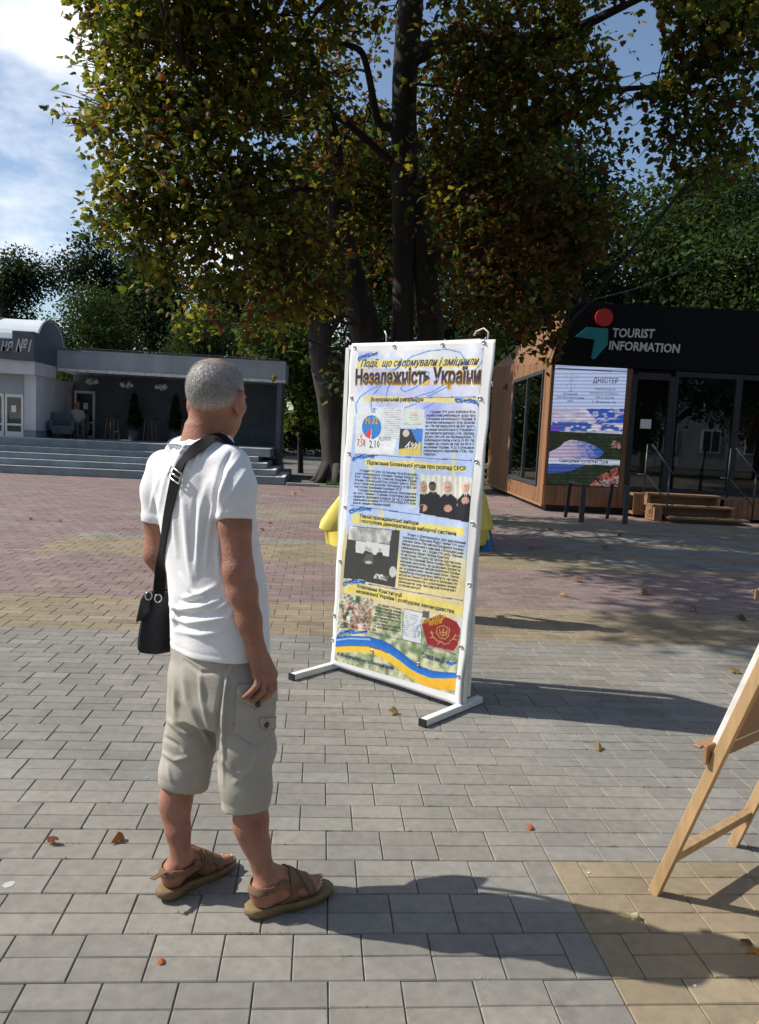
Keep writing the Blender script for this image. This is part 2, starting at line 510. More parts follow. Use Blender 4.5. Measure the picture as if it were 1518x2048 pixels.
def paver_layout():
    out = []                                   # cx, cy, sx, sy, zone
    for j in range(-14, 95):
        y0 = 0.2 * j
        d = y0 - CAM_POS[1]
        xa = -0.28 - 0.5 * max(d, 0.5) - 1.6; xb = -0.28 + 0.66 * max(d, 0.5) + 1.6
        off = 0.1 if j % 2 == 0 else 0.0
        split = (y0 < 0.59)                    # colour seam at x = 0.6
        for i in range(int(math.floor(xa / 0.2)), int(math.ceil(xb / 0.2)) + 1):
            x0 = 0.2 * i + off
            if split and off > 0 and abs(x0 - 0.5) < 0.01:
                out.append((0.55, y0 + 0.1, 0.1, 0.2, zone(0.55, y0 + 0.1)))
                out.append((0.65, y0 + 0.1, 0.1, 0.2, zone(0.65, y0 + 0.1)))
                continue
            for k in (0, 1):
                cx, cy = x0 + 0.1, y0 + 0.05 + 0.1 * k
                out.append((cx, cy, 0.2, 0.1, zone(cx, cy)))
    return np.array(out)


PV = paver_layout()
pxs, pys = proj(np.stack([PV[:, 0], PV[:, 1], np.zeros(len(PV))], 1))
dist = np.hypot(PV[:, 0] - CAM_POS[0], PV[:, 1] - CAM_POS[1])
inview = (pxs > 0) & (pxs < 1518) & (pys > 0) & (pys < 2048) & (PV[:, 1] > CAM_POS[1] + 0.4)
# blocks under the shoes show nothing
order = np.argsort(np.where(inview, dist, 1e9))
near = set(order[:300].tolist())
GAP, CH = 0.0012, 0.0030


def paver_verts(sx, sy, z=0.0):
    a, b = sx / 2 - GAP, sy / 2 - GAP
    V = [[s * a, t * b, -0.02] for s, t in ((-1, -1), (1, -1), (1, 1), (-1, 1))]
    V += [[s * a, t * b, -0.0035] for s, t in ((-1, -1), (1, -1), (1, 1), (-1, 1))]
    V += [[s * (a - CH), t * (b - CH), 0] for s, t in ((-1, -1), (1, -1), (1, 1), (-1, 1))]
    return np.array(V)


PQ = np.array([[0, 1, 5, 4], [1, 2, 6, 5], [2, 3, 7, 6], [3, 0, 4, 7], [4, 5, 9, 8], [5, 6, 10, 9], [6, 7, 11, 10], [7, 4, 8, 11], [8, 9, 10, 11]])
PM = [MAT['paver_grey'], MAT['paver_tan'], MAT['paver_red']]
shared = {}
for sh in ((0.2, 0.1), (0.1, 0.2)):
    for zc in range(3):
        shared[(sh, zc)] = npmesh('paver', paver_verts(*sh), PQ, False, [PM[zc]], cols=np.ones((12, 3)))
rest_V, rest_F, rest_M, rest_C = [], [], [], []
nrest = 0
tl = RNG.normal(0, 1, (len(PV), 4))
for i, (cx, cy, sx, sy, zc) in enumerate(PV):
    dz = 0.0009 * tl[i, 0]; tx, ty = 0.005 * tl[i, 1], 0.005 * tl[i, 2]
    if i in near:
        o = link('paver', shared[((round(sx, 2), round(sy, 2)), int(zc))], pave)
        o.location = (cx, cy, dz + 0.0)
        o.rotation_euler = (0.35 * tx, 0.35 * ty, 0.004 * tl[i, 3])
    else:
        V = paver_verts(sx, sy)
        V[:, 2] += dz + V[:, 0] * ty * 0.5 + V[:, 1] * tx * 0.5
        rest_V.append(V + [cx, cy, 0]); rest_F.append(PQ + nrest); nrest += 12
        rest_M.append(np.full(9, int(zc))); rest_C.append(np.full((12, 3), 1 + 0.075 * tl[i, 3]))
o = link('paver_field', npmesh('paver_field', np.concatenate(rest_V), np.concatenate(rest_F), False, PM,
                               np.concatenate(rest_M), np.concatenate(rest_C)), pave, 'stuff')

# kerb stones and flush red strip in front of the steps
sheet('path', -2.3, 0.05, 19.25, 90, -0.006, MAT['asphalt'])
sheet('footpath', -60, 60, 44, 47, -0.010, MAT['asphalt'])
kb = MB()
kb.box((-0.72, 19.0, 0.03), (0.9, 0.14, 0.1), None, 0.01)
kb.box((1.6, 19.2, 0.0), (3.3, 0.12, 0.06), None, 0.01)
kb.obj('kerb', MAT['curb'], None, False, 'structure')

# grass around the old tree
def grass(name, x0, x1, y0, y1, n, label):
    P = np.stack([RNG.uniform(x0, x1, n), RNG.uniform(y0, y1, n), np.full(n, -0.045)], 1)
    a = RNG.uniform(0, 6.28, n); h = RNG.uniform(0.07, 0.15, n); w = RNG.uniform(0.008, 0.016, n)
    d = np.stack([np.cos(a), np.sin(a), 0 * a], 1); ln = np.stack([RNG.normal(0, .04, n), RNG.normal(0, .04, n), h], 1)
    V = np.stack([P - d * w[:, None], P + d * w[:, None], P + ln], 1).reshape(-1, 3)
    o = link(name, npmesh(name, V, np.arange(3 * n).reshape(-1, 3), False, [MAT['grass']]), None)
    return tag(o, label, 'grass', kind='stuff')


grass('grass', -0.05, 3.2, 19.3, 25.0, 26000, 'short green grass round the foot of the old tree')

# ================================================================== TREES
LEAF = np.array([(0, -.06), (.32, -.04), (.55, .30), (.31, .34), (.36, .62), (.0, 1.0)])
LEAF = np.concatenate([LEAF, [(-x, y) for x, y in LEAF[-2:0:-1]]])
LEAF3 = np.concatenate([LEAF, np.zeros((len(LEAF), 1))], 1)
LEAF3[:, 2] = -0.22 * np.abs(LEAF3[:, 0]) - 0.12 * (LEAF3[:, 1] - .35) ** 2
LEAF3 = np.concatenate([LEAF3, [[0, 0.3, 0.02]]]) - [0, 0.3, 0]
NL = len(LEAF)
LEAFT = np.array([[NL, i, (i + 1) % NL] for i in range(NL)])
SPRIG = np.array([(0, -.5, 0), (.33, .02, -.07), (0, .5, -.03), (-.33, .02, -.07)])
SPRIGQ = np.array([[0, 1, 2, 3]])


def leaf_frames(n, outward, droop=0.5, rnd=0.8, rng=RNG):
    """random leaf frames: tip direction leans outward and down, face turned up and out"""
    tip = outward * 0.7 + rng.normal(0, rnd, (n, 3)); tip[:, 2] -= droop
    tip /= np.linalg.norm(tip, axis=1)[:, None]
    up = np.array([0, 0, 1.0]) + outward * 0.35 + rng.normal(0, 0.55, (n, 3))
    nrm = up - tip * np.sum(up * tip, 1)[:, None]; nrm /= np.linalg.norm(nrm, axis=1)[:, None]
    side = np.cross(tip, nrm)
    return side, tip, nrm


def scatter(shape, F, P, out, size, cols, droop=0.5, rng=RNG):
    n = len(P); k = len(shape)
    s, t, m = leaf_frames(n, out, droop, rng=rng)
    sh = shape[None, :, :] * size[:, None, None]
    curl = rng.uniform(0.2, 2.2, n)[:, None]
    V = P[:, None, :] + sh[:, :, 0:1] * s[:, None, :] + sh[:, :, 1:2] * t[:, None, :] + (sh[:, :, 2] * curl)[:, :, None] * m[:, None, :]
    FF = (F[None] + (np.arange(n) * k)[:, None, None]).reshape(-1, F.shape[1])
    return V.reshape(-1, 3), FF, np.repeat(cols, k, 0)


def clumps(lobes, n_clump, per, r_clump, rng=RNG, shell=0.55):
    """leaf positions gathered in clumps through ellipsoidal lobes; returns points, outward dirs, lobe index"""
    vol = np.array([l[3] * l[4] * l[5] for l in lobes]) ** 0.72
    pick = rng.choice(len(lobes), n_clump, p=vol / vol.sum())
    L = np.array(lobes, float)[pick]
    d = rng.normal(0, 1, (n_clump, 3)); d /= np.linalg.norm(d, axis=1)[:, None]
    r = rng.uniform(0, 1, n_clump) ** (1 / 3.0); r = shell + (1 - shell) * r if shell > 0 else r
    r = np.where(rng.uniform(size=n_clump) < 0.3, rng.uniform(0.2, 1, n_clump), r)
    Cc = L[:, :3] + d * L[:, 3:6] * r[:, None]
    k = np.maximum(4, rng.poisson(per, n_clump))
    idx = np.repeat(np.arange(n_clump), k)
    off = rng.normal(0, 1, (len(idx), 3)) * np.array([1, 1, 0.75]) * r_clump * rng.uniform(0.5, 1.1, n_clump)[idx][:, None]
    P = Cc[idx] + off
    out = d[idx] * 0.7 + off / (np.linalg.norm(off, axis=1)[:, None] + 1e-6) * 0.5
    return P, out, pick[idx], idx


GREEN = np.array([(0.046, 0.076, 0.020), (0.058, 0.090, 0.023), (0.036, 0.066, 0.020), (0.078, 0.104, 0.025)])
YELLOW = np.array([(0.165, 0.165, 0.034), (0.13, 0.140, 0.032), (0.185, 0.155, 0.034), (0.105, 0.122, 0.030)])
BROWN = np.array([(0.080, 0.046, 0.024), (0.062, 0.038, 0.021), (0.098, 0.058, 0.025), (0.110, 0.038, 0.022)])


def palette(pick_n, w, rng=RNG):
    """w: (n,3) weights of green / yellow / brown"""
    c = np.cumsum(w / w.sum(1)[:, None], 1); u = rng.uniform(size=pick_n)[:, None]
    which = (u > c).sum(1).clip(0, 2); v = rng.integers(0, 4, pick_n)
    allc = np.stack([GREEN, YELLOW, BROWN])
    return allc[which, v] * rng.uniform(0.75, 1.25, (pick_n, 1))


def limb(mb, a, b, r0, r1, sag=0.12, n=7, seg=8, rng=RNG):
    a = np.asarray(a, float); b = np.asarray(b, float); t = np.linspace(0, 1, n)[:, None]
    L = np.linalg.norm(b - a); w = rng.normal(0, 0.075 * L, (n, 3)) * np.sin(np.pi * t); w[1:-1] = (w[:-2] + w[1:-1] * 2 + w[2:]) / 4
    P = a + (b - a) * t + np.array([0, 0, sag * L]) * (np.sin(np.pi * t) * 0.7) + w * 0.8
    mb.tube(P, np.linspace(r0, r1, n), seg); return P


def stem(mb, pts, rad, seg=14, n=26, wob=0.03, rng=RNG):
    pts = np.asarray(pts, float); t = np.linspace(0, len(pts) - 1, n)
    P = np.stack([np.interp(t, np.arange(len(pts)), pts[:, i]) for i in range(3)], 1)
    for _ in range(2): P[1:-1] = (P[:-2] + 2 * P[1:-1] + P[2:]) / 4
    R = np.interp(t, np.arange(len(rad)), rad) * (1 + rng.normal(0, wob, n))
    mb.tube(P, R, seg); return P


def inpoly0(x, y, poly):
    poly = np.asarray(poly, float); ins = np.zeros(x.shape, bool)
    for (x1, y1), (x2, y2) in zip(poly, np.roll(poly, -1, 0)): ins ^= ((y1 > y) != (y2 > y)) & (x < (x2 - x1) * (y - y1) / (y2 - y1 + 1e-9) + x1)
    return ins


def build_maple():
    rng = np.random.default_rng(21)
    root = empty('maple_tree', (1.35, 12.2, 0))
    tag(root, 'many-stemmed maple with yellowing and rust-brown leaves rising behind the banner', 'tree')
    Y = 12.2
    tb = MB()
    A = lambda x, y, yy=Y: atY(x, y, yy)
    base = np.array([1.35, 12.2, -0.1])
    sL = stem(tb, [base + [-.12, 0, 0], (1.0, 12.15, 1.3), A(738, 690), A(703, 560, 12.0), A(672, 440, 11.8), A(680, 300, 11.6), A(600, 60, 11.2), A(520, -250, 10.6)],
              [.38, .32, .28, .25, .19, .12, .08, .04])
    s1 = stem(tb, [base, (1.2, 12.2, 1.3), A(806, 690), A(806, 514), A(811, 355), A(806, 186), A(821, 0), A(850, -250), A(840, -520)],
              [.38, .25, .20, .19, .24, .22, .225, .15, .08])
    s2 = stem(tb, [base + [.15, 0, 0], (1.6, 12.3, 1.3), A(866, 690, 12.3), A(847, 514, 12.3), A(824, 395, 12.25), A(815, 330, 12.2)],
              [.35, .28, .24, .21, .18, .14])
    SIDE = []
    SIDE.append(stem(tb, [A(800, 250), A(757, 257), A(738, 150, 11.9), A(725, 100, 11.7), A(690, 87, 11.4), A(579, 79, 10.9), A(470, 60, 10.3)], [.085, .07, .06, .055, .045, .035, .015], 9))
    SIDE.append(stem(tb, [A(790, 330), A(700, 250, 11.8), A(640, 215, 11.4), A(560, 240, 10.8), A(430, 260, 10.2)], [.075, .06, .05, .035, .015], 9))
    SIDE.append(stem(tb, [A(690, 420), A(650, 378, 11.8), A(585, 380, 11.3), A(480, 420, 10.6), A(330, 430, 9.8)], [.15, .11, .1, .05, .02], 9))
    SIDE.append(stem(tb, [A(815, 120), A(930, 60, 11.6), A(1040, 90, 11), A(1150, 60, 10.4), A(1230, 20, 10), A(1320, -20, 9.6)], [.16, .13, .11, .08, .06, .03], 9))
    SIDE.append(stem(tb, [A(835, 380), A(960, 300, 11.6), A(1090, 260, 11), A(1210, 180, 10.4), A(1370, 170, 9.6)], [.14, .11, .08, .05, .02], 9))
    SIDE.append(stem(tb, [A(850, 520, 12.3), A(960, 500, 11.7), A(1100, 560, 11), A(1180, 600, 10.6)], [.12, .09, .05, .02], 9))
    stems = np.concatenate([sL[6:], s1[8:], s2[10:]] + [b_[6:] for b_ in SIDE])

    lob = []      # x y z rx ry rz, weights green yellow brown
    def add(px, py, Yd, r, w=(3, 3, 1), fl=0.8):
        p = atY(px, py, Yd); lob.append((*p, r, r, r * fl, *w))
    # sunny side, over the paving
    for a in [(225, 20, 10.6, .6), (265, 110, 10.2, .8), (165, 215, 10.5, .32), (270, 235, 10.4, .75), (300, 20, 9.8, .9), (330, 160, 9.8, 1.0),
              (400, 70, 9.6, 1.0), (245, 330, 10.2, .45), (320, 290, 9.6, .95), (290, 400, 9.6, .75), (420, 220, 9.4, 1.0), (240, 425, 10, .38),
              (500, 110, 9.4, .9), (285, 480, 9.8, .5), (380, 390, 9.4, .95), (360, 490, 9.6, .75), (330, 560, 9.9, .42), (470, 330, 9.2, .9),
              (460, 470, 9.4, .85), (420, 560, 9.8, .55), (125, 245, 10.6, .16), (185, 110, 10.4, .30), (600, 30, 9.6, .8), (270, -60, 10, .8), (400, -60, 9.2, 1.2)]:
        add(*a, w=(2.6, 3.6, .5))
    for a in [(560, 420, 9.6, .8), (560, 300, 9.4, .55), (620, 520, 10, .75), (540, 560, 9.8, .7), (500, 620, 10.2, .55), (610, 600, 10.4, .55), (650, 250, 10.6, .45),
              (690, 490, 10.6, .42), (670, 350, 10.8, .42), (600, 170, 10, .45), (680, 40, 11, .5), (400, 640, 10.6, .35)]:
        add(*a, w=(2.4, 2.6, 1.8))
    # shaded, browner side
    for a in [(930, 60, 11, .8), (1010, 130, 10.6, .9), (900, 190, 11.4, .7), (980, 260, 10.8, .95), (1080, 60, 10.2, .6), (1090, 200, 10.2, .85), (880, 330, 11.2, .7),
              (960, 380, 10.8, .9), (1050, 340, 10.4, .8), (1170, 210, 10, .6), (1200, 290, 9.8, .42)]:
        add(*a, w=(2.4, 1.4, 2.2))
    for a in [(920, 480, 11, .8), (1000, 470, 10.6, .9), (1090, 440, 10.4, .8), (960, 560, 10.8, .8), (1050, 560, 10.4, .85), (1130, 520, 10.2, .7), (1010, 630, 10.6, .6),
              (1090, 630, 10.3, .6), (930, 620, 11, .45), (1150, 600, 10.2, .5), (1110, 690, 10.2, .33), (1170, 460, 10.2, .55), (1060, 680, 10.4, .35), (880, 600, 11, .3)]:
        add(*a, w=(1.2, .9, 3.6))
    for a in [(640, 150, 13.6, .8), (720, 250, 13.8, .8), (740, 60, 13.8, .7), (690, 420, 13.6, .8), (760, 390, 13.8, .8), (640, 330, 13.4, .8), (880, 100, 13.6, .8), (870, 250, 13.8, .8), (740, 520, 13.8, .8), (640, 460, 13.4, .8), (860, 400, 13.8, .8), (930, 330, 13.4, .8), (620, 590, 13.6, .6), (560, 200, 12.6, .9), (500, 420, 12.4, .8), (1000, 200, 13, 1.0), (1040, 420, 12.8, 1.0), (980, 540, 12.8, .9)]:
        add(*a, w=(3.4, 1.2, 1.6))
    # branch tips against the bright sky on the right
    for a in [(1225, 140, 9.8, .28), (1180, 90, 10, .4), (1250, 215, 9.7, .2), (1300, 165, 9.4, .33), (1340, 190, 9.2, .42), (1330, 240, 9.4, .35), (1400, 215, 9, .45), (1390, 300, 9.4, .42),
              (1310, 300, 9.5, .3), (1360, 20, 8.8, .5), (1430, 60, 8.6, .65), (1480, 140, 8.4, .7), (1410, 130, 8.8, .4), (1490, 20, 8.4, .7), (1490, 250, 8.8, .6), (1440, 330, 9.4, .5)]:
        add(*a, w=(4, 1.2, .8))
    # the crown goes on above and towards the square, out of the picture
    for x, y, z, r in [(-2.5, 8.6, 8.0, 1.5), (-.5, 9.5, 9.2, 1.9), (1.5, 10.5, 10, 2.0), (-1.2, 7.2, 7.6, 1.2), (.6, 8.2, 8.6, 1.4), (3.4, 9.6, 8.8, 1.7),
                       (1, 12.4, 11.6, 1.9), (-1.6, 11.4, 10.6, 1.7), (-2.8, 6.6, 6.9, .9), (2.6, 7.4, 8, 1.2), (4.8, 7.6, 7.6, 1.3), (-2.0, 13, 8, 1.6), (3.6, 13, 9, 1.8), (-3.9, 7.9, 7.4, .8), (-1.8, 6.2, 8.6, 1.1), (-.5, 7.2, 9.4, 1.4), (-2.6, 9.6, 9.6, 1.3), (1.2, 6.8, 9.2, 1.2), (-4.4, 6.2, 8.6, 1.0), (-5.8, 6.0, 9.0, .9), (-3.4, 5.6, 8.6, .8), (-5.2, 5.2, 8.9, .7)]:
        lob.append((x, y, z, r, r, r * .8, 3, 2.4, 1))
    lob = np.array(lob)
    # limbs and twigs to every lobe
    for l in lob:
        c = l[:3]
        d = np.linalg.norm(stems - c, axis=1) + np.maximum(0, stems[:, 2] - c[2]) * 1.2
        s = stems[np.argmin(d)]
        q = limb(tb, s, c, 0.016 + 0.0065 * np.linalg.norm(s - c), 0.008, 0.06, 9, 6, rng)
        for _ in range(5):
            a0 = q[rng.integers(3, 7)]; e = c + rng.normal(0, .6, 3) * l[3]
            limb(tb, a0, e, 0.013, 0.004, 0.03, 5, 4, rng)
    tk = tb.obj('trunk', MAT['bark'], root, True); tk.matrix_parent_inverse = Matrix.Translation((-1.35, -12.2, 0))
    P, out, li, ci = clumps(lob, 4300, 19, 0.22, rng, 0.3)
    # the stems stand clear: few leaves hang before them
    lx, ly = proj(P); clear = ((lx > 772) & (lx < 862) & (ly < 480)) | ((lx > 688 - (ly - 500) * -.25) & (lx < 905) & (ly >= 470) & (ly < 720)) | ((lx > 1165) & (lx < 1300) & (ly < 130)) | ((np.abs(lx - 712) < 26) & (ly < 150))
    kp = ~(clear & (P[:, 1] < 12.0) & (rng.uniform(size=len(P)) < np.where(ly < 450, .62, .8))) & ~((lx > 1128 + (690 - ly) * .25) & (ly > 540) & (ly < 900) & (lx < 1300)) & ~(inpoly0(lx, ly, [(1165, 30), (1300, -20), (1325, 60), (1330, 150), (1275, 190), (1290, 260), (1215, 290), (1255, 200), (1225, 120)]) & (rng.uniform(size=len(P)) < .9)); P, out, li, ci = P[kp], out[kp], li[kp], ci[kp]
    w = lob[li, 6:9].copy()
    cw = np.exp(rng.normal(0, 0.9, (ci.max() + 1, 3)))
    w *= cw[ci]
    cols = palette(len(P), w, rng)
    size = rng.uniform(0.055, 0.135, len(P))
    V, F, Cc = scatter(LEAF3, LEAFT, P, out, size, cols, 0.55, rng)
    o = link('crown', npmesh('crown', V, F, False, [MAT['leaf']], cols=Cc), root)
    o.matrix_parent_inverse = Matrix.Translation((-1.35, -12.2, 0))
    return root


build_maple()


def crown_mesh(name, seed, lobes, n_clump, per, rc, leaf, tint, shape=SPRIG, F=SPRIGQ, ymix=0.0):
    rng = np.random.default_rng(seed)
    P, out, li, ci = clumps(lobes, n_clump, per, rc, rng, 0.5)
    base = np.array(tint) * rng.uniform(0.7, 1.3, (ci.max() + 1, 1))[ci] * rng.uniform(0.75, 1.25, (len(P), 1))
    if ymix:
        ym = (rng.uniform(size=len(P)) < ymix)[:, None]
        base = np.where(ym, np.array([0.14, 0.12, 0.03]) * rng.uniform(.7, 1.2, (len(P), 1)), base)
    V, FF, Cc = scatter(shape, F, P, out, rng.uniform(0.6, 1.2, len(P)) * leaf, base, 0.3, rng)
    return npmesh(name, V, FF, False, [MAT['leaf_far']], cols=Cc)


def trunk_mesh(name, seed, h, r, lobes, m):
    rng = np.random.default_rng(seed); tb = MB()
    st = stem(tb, [(0, 0, -0.1), (rng.normal(0, .1), rng.normal(0, .1), h * .3), (rng.normal(0, .25), rng.normal(0, .25), h * .6), (rng.normal(0, .3), rng.normal(0, .3), h * .95)],
              [r * 1.25, r, r * .7, r * .15], 10, 14, .03, rng)
    for l in lobes:
        z = max(h * .25, l[2] - 1.2 * l[5]); k = int(np.clip(z / h * 13, 3, 11))
        limb(tb, st[k], l[:3], r * .38, r * .06, 0.05, 6, 6, rng)
    return tb.mesh(name, [m], True)


def lobes_for(seed, h, rad, n, low=0.28):
    rng = np.random.default_rng(seed); L = []
    for i in range(n):
        z = h * (low + (0.93 - low) * (i + .5) / n)
        env = rad * math.sin(math.pi * (0.18 + 0.78 * (z / h - low) / (1 - low))) ** 0.7
        a = rng.uniform(0, 6.28); d = env * rng.uniform(0.25, 0.72)
        r = rad * rng.uniform(0.3, 0.46)
        L.append((d * math.cos(a), d * math.sin(a), z, r, r, r * .75))
    return L


TREES = []
for k, (h, rad, n, tint, ym, leaf) in enumerate([(13.5, 4.6, 15, (0.028, 0.048, 0.020), 0.02, .27), (14.5, 4.2, 16, (0.022, 0.040, 0.021), 0.0, .27), (12.0, 5.0, 15, (0.036, 0.062, 0.022), 0.05, .26)]):
    lb = lobes_for(40 + k, h, rad, n)
    TREES.append((crown_mesh('crown', 60 + k, lb, 1000, 20, .55, leaf, tint, ymix=ym), trunk_mesh('trunk', 80 + k, h, .26, lb, MAT['bark'])))


def tree(kind, x, y, s, rz, label, group, name='park_tree'):
    r = empty(name, (x, y, -0.04), rz); r.scale = (s, s, s)
    tag(r, label, 'tree', group)
    cr, tr = TREES[kind]
    link('trunk', tr, r); link('crown', cr, r)
    return r


LB = 'tall dark green tree in the row beyond the grey pavilion'
for x, y, k, s, rz in [(-19.5, 47, 0, .86, 0), (-14.6, 50, 1, .93, 1.1), (-9.9, 48, 0, .92, 2.3), (-6.2, 51, 1, .86, 4.0), (-13.0, 42, 2, .70, .6),
                       (-2.2, 56, 1, 1.05, 5.1), (2.2, 60, 0, 1.1, 2.9), (-24.5, 48, 1, .82, 2.2), (-6.8, 41, 2, .66, 3.6)]:
    tree(k, x, y, s, rz, LB, 'trees beyond the grey pavilion')
LB = 'broad green park tree standing behind the wooden kiosk'
for x, y, k, s, rz in [(8.6, 29, 0, 1.02, 1.0), (14.5, 31, 2, 1.12, 2.0), (19.5, 27, 1, .98, 3.3), (12.0, 39, 1, 1.22, 5.0), (20.5, 38, 0, 1.25, .4), (4.5, 36, 1, 1.05, 2.6), (15.8, 24.5, 2, .80, 4.2), (26, 32, 0, 1.1, 1.9)]:
    tree(k, x, y, s, rz, LB, 'trees behind the kiosk')

# low leafy trees by the pavilion's end and dark undergrowth far down the path
lbs = [(0, 0, 3.3, .95, .95, .8), (-.9, -.2, 3.9, .8, .8, .6), (.55, -.3, 2.5, .7, .7, .6), (.2, .2, 4.7, .9, .9, .7), (-.35, -.1, 1.9, .5, .5, .4), (-1.4, 0, 4.7, .8, .8, .6), (.9, 0, 3.9, .6, .6, .5)]
r = empty('young_maple', (-.95, 25.6, -0.04)); tag(r, 'small bright green maple at the open end of the grey pavilion', 'tree')
link('trunk', trunk_mesh('trunk', 5, 4.6, .09, lbs, MAT['bark']), r)
link('crown', crown_mesh('crown', 6, lbs, 330, 13, .28, .17, (0.075, 0.12, 0.032), LEAF3, LEAFT, .12), r)
for i, (x, y, s, tint) in enumerate([(-4.6, 33, 1.0, (0.05, 0.085, 0.03)), (-.6, 46, .9, (.03, .05, .02)), (1.6, 44, 1.0, (.03, .05, .02)), (-2.6, 47, .8, (.03, .05, .02)), (3.6, 31, 1.25, (.035, .055, .022)), (6.0, 25.5, 1.2, (.03, .05, .02))]):
    lb = [(RNG.normal(0, .8), RNG.normal(0, .5), RNG.uniform(.6, 2.4), .9, .9, .8) for _ in range(7)]
    r = empty('bush', (x, y, -0.04)); r.scale = (s * 1.25, s, s)
    tag(r, ['leafy green bush rising behind the pavilion roof', 'dark bush at the far end of the asphalt path', 'dark bush beside the far end of the asphalt path',
            'dark bush across the far footpath by the pavilion', 'dark bush in the shade behind the old tree', 'dark bush squeezed behind the wooden kiosk'][i], 'bush')
    link('stems', trunk_mesh('stems', 300 + i, 1.8, .04, lb, MAT['bark']), r)
    link('foliage', crown_mesh('foliage', 320 + i, lb, 330, 16, .32, .17, tint), r)

# the thick leaning tree standing in the grass
r = empty('old_tree', (0.12, 21.1, 0)); tag(r, 'old grey-barked tree leaning over the grass strip beside the path', 'tree')
tb = MB(); rng = np.random.default_rng(3)
st = stem(tb, [(0.1, 0, -.1), (.08, 0, .35), (-.05, 0, 1.4), (-.22, 0, 2.5), (-.5, 0, 3.6), (-.62, 0, 4.6), (-.5, .1, 6.2), (-.3, .3, 8.5)], [.56, .42, .37, .36, .34, .31, .22, .09], 18, 34, .02, rng)
stem(tb, [(-.2, 0, 2.3), (.25, .1, 3.5), (.7, .2, 5.0), (1.0, .3, 7)], [.26, .24, .2, .1], 12, 14, .02, rng)
for k in range(7):
    a = k * .9 + .2; tb.tube([(0.1 + .35 * math.cos(a), .35 * math.sin(a), .55), (.1 + .55 * math.cos(a), .55 * math.sin(a), .12), (.1 + .85 * math.cos(a), .85 * math.sin(a), -.1)], [.14, .13, .05], 8)
lb = [(-1.2, 0, 5.6, 1.3, 1.3, 1.0), (.6, .2, 6.4, 1.6, 1.6, 1.2), (-.4, .6, 8.2, 1.9, 1.9, 1.4), (1.8, .4, 7.4, 1.5, 1.5, 1.1), (-1.9, .3, 7.2, 1.4, 1.4, 1.1), (.9, .3, 9.4, 1.6, 1.6, 1.2), (.45, -.9, 2.95, .4, .4, .35)]
for l in lb: limb(tb, st[20], l[:3], .09, .02, .05, 6, 6, rng)
link('trunk', tb.mesh('trunk', [MAT['bark_grey']], True), r)
link('crown', crown_mesh('crown', 17, lb, 800, 15, .42, .2, (0.045, 0.07, 0.022), LEAF3, LEAFT, .2), r)

# ================================================================== GREY PAVILION
def attach(o, root):
    o.parent = root
    o.matrix_parent_inverse = Matrix.Translation(-Vector(root.location))
    return o


def wbox(name, x0, x1, y0, y1, z0, z1, m, root, bev=0.0):
    return attach(MB().box(((x0 + x1) / 2, (y0 + y1) / 2, (z0 + z1) / 2), (x1 - x0, y1 - y0, z1 - z0), None, bev).obj(name, m), root)


pav = empty('pavilion', (-7, 22, 0))
tag(pav, 'long low grey pavilion with open veranda, wide steps and a pale vaulted roof', 'pavilion')
SZ = [0.0, .20, .37, .53, .69, .92]
for i in range(5):
    xr = -1.22 - .27 * i; yf = 19.2 + .30 * i
    if i == 4: xr = -1.72
    st_ = wbox('step', -15.5, xr, yf, 24.2, SZ[i] - (0.02 if i == 0 else 0), SZ[i + 1], MAT['steps'], pav, .012)
    nb = MB()
    nb.box(((-15.5 + xr) / 2 + .001, yf + .03, SZ[i + 1] + .002), (xr + 15.5 - .02, .075, .014), None, .004)
    if i < 4: nb.box((xr - .135, (yf + .08 + 22.0) / 2, SZ[i + 1] + .002), (.265, 21.92 - yf, .012), None, .004)  # whole side tread made pale, sunlight on it put into the colour
    e = nb.obj('nosing_sunlit_tread', MAT['nosing_sunlit_tread']); e.parent = st_
wbox('side_wall', -1.70, -1.55, 22.42, 24.45, -.03, 2.96, MAT['wall_dark'], pav)
wbox('back_wall', -8.43, -1.70, 24.22, 24.45, .90, 3.40, MAT['wall_dark'], pav)
# dark brick courses on the back wall of the veranda, recessed joints
bk = MB()
for r_ in range(22):
    for c_ in range(27):
        bk.box((-7.62 + .225 * c_ + (.11 if r_ % 2 else 0), 24.21, .97 + .1 * r_ + .045), (.215, .03, .088))
attach(bk.obj('brick_course', MAT['wall_dark'], None, False, 'stuff'), pav)
wbox('roof', -8.42, -1.46, 22.40, 24.50, 3.0, 3.58, MAT['wall_grey'], pav, .01)
wbox('ceiling', -8.40, -1.71, 22.42, 24.2, 2.965, 2.998, MAT['wall_grey'], pav)
wbox('eave_trim', -8.30, -1.44, 22.33, 22.398, 2.93, 3.02, MAT['nosing_sunlit_tread'], pav, .006)
wbox('roof_edge', -8.30, -1.44, 22.36, 22.398, 3.575, 3.615, MAT['wall_dark'], pav)
blk = wbox('entrance_block', -15.5, -8.44, 21.02, 24.45, .921, 2.69, MAT['wall_pale'], pav)
wbox('plinth', -8.78, -8.425, 20.93, 24.2, .921, 1.13, MAT['steps'], pav)
wbox('pillar', -8.76, -8.435, 20.94, 21.10, 1.131, 2.689, MAT['wall_pale'], pav)
wbox('lintel', -12.5, -8.77, 20.97, 21.015, 2.14, 2.688, MAT['wall_grey'], pav)
wbox('fascia_band', -15.5, -8.36, 20.62, 22.39, 2.692, 3.09, MAT['wall_pale'], pav, .008)
sgn = wbox('sign_board', -15.5, -8.93, 20.56, 22.6, 3.092, 3.64, MAT['sign_dark'], pav)
wbox('sign_board', -8.925, -8.34, 20.50, 22.62, 3.06, 3.865, MAT['sign_dark'], pav)
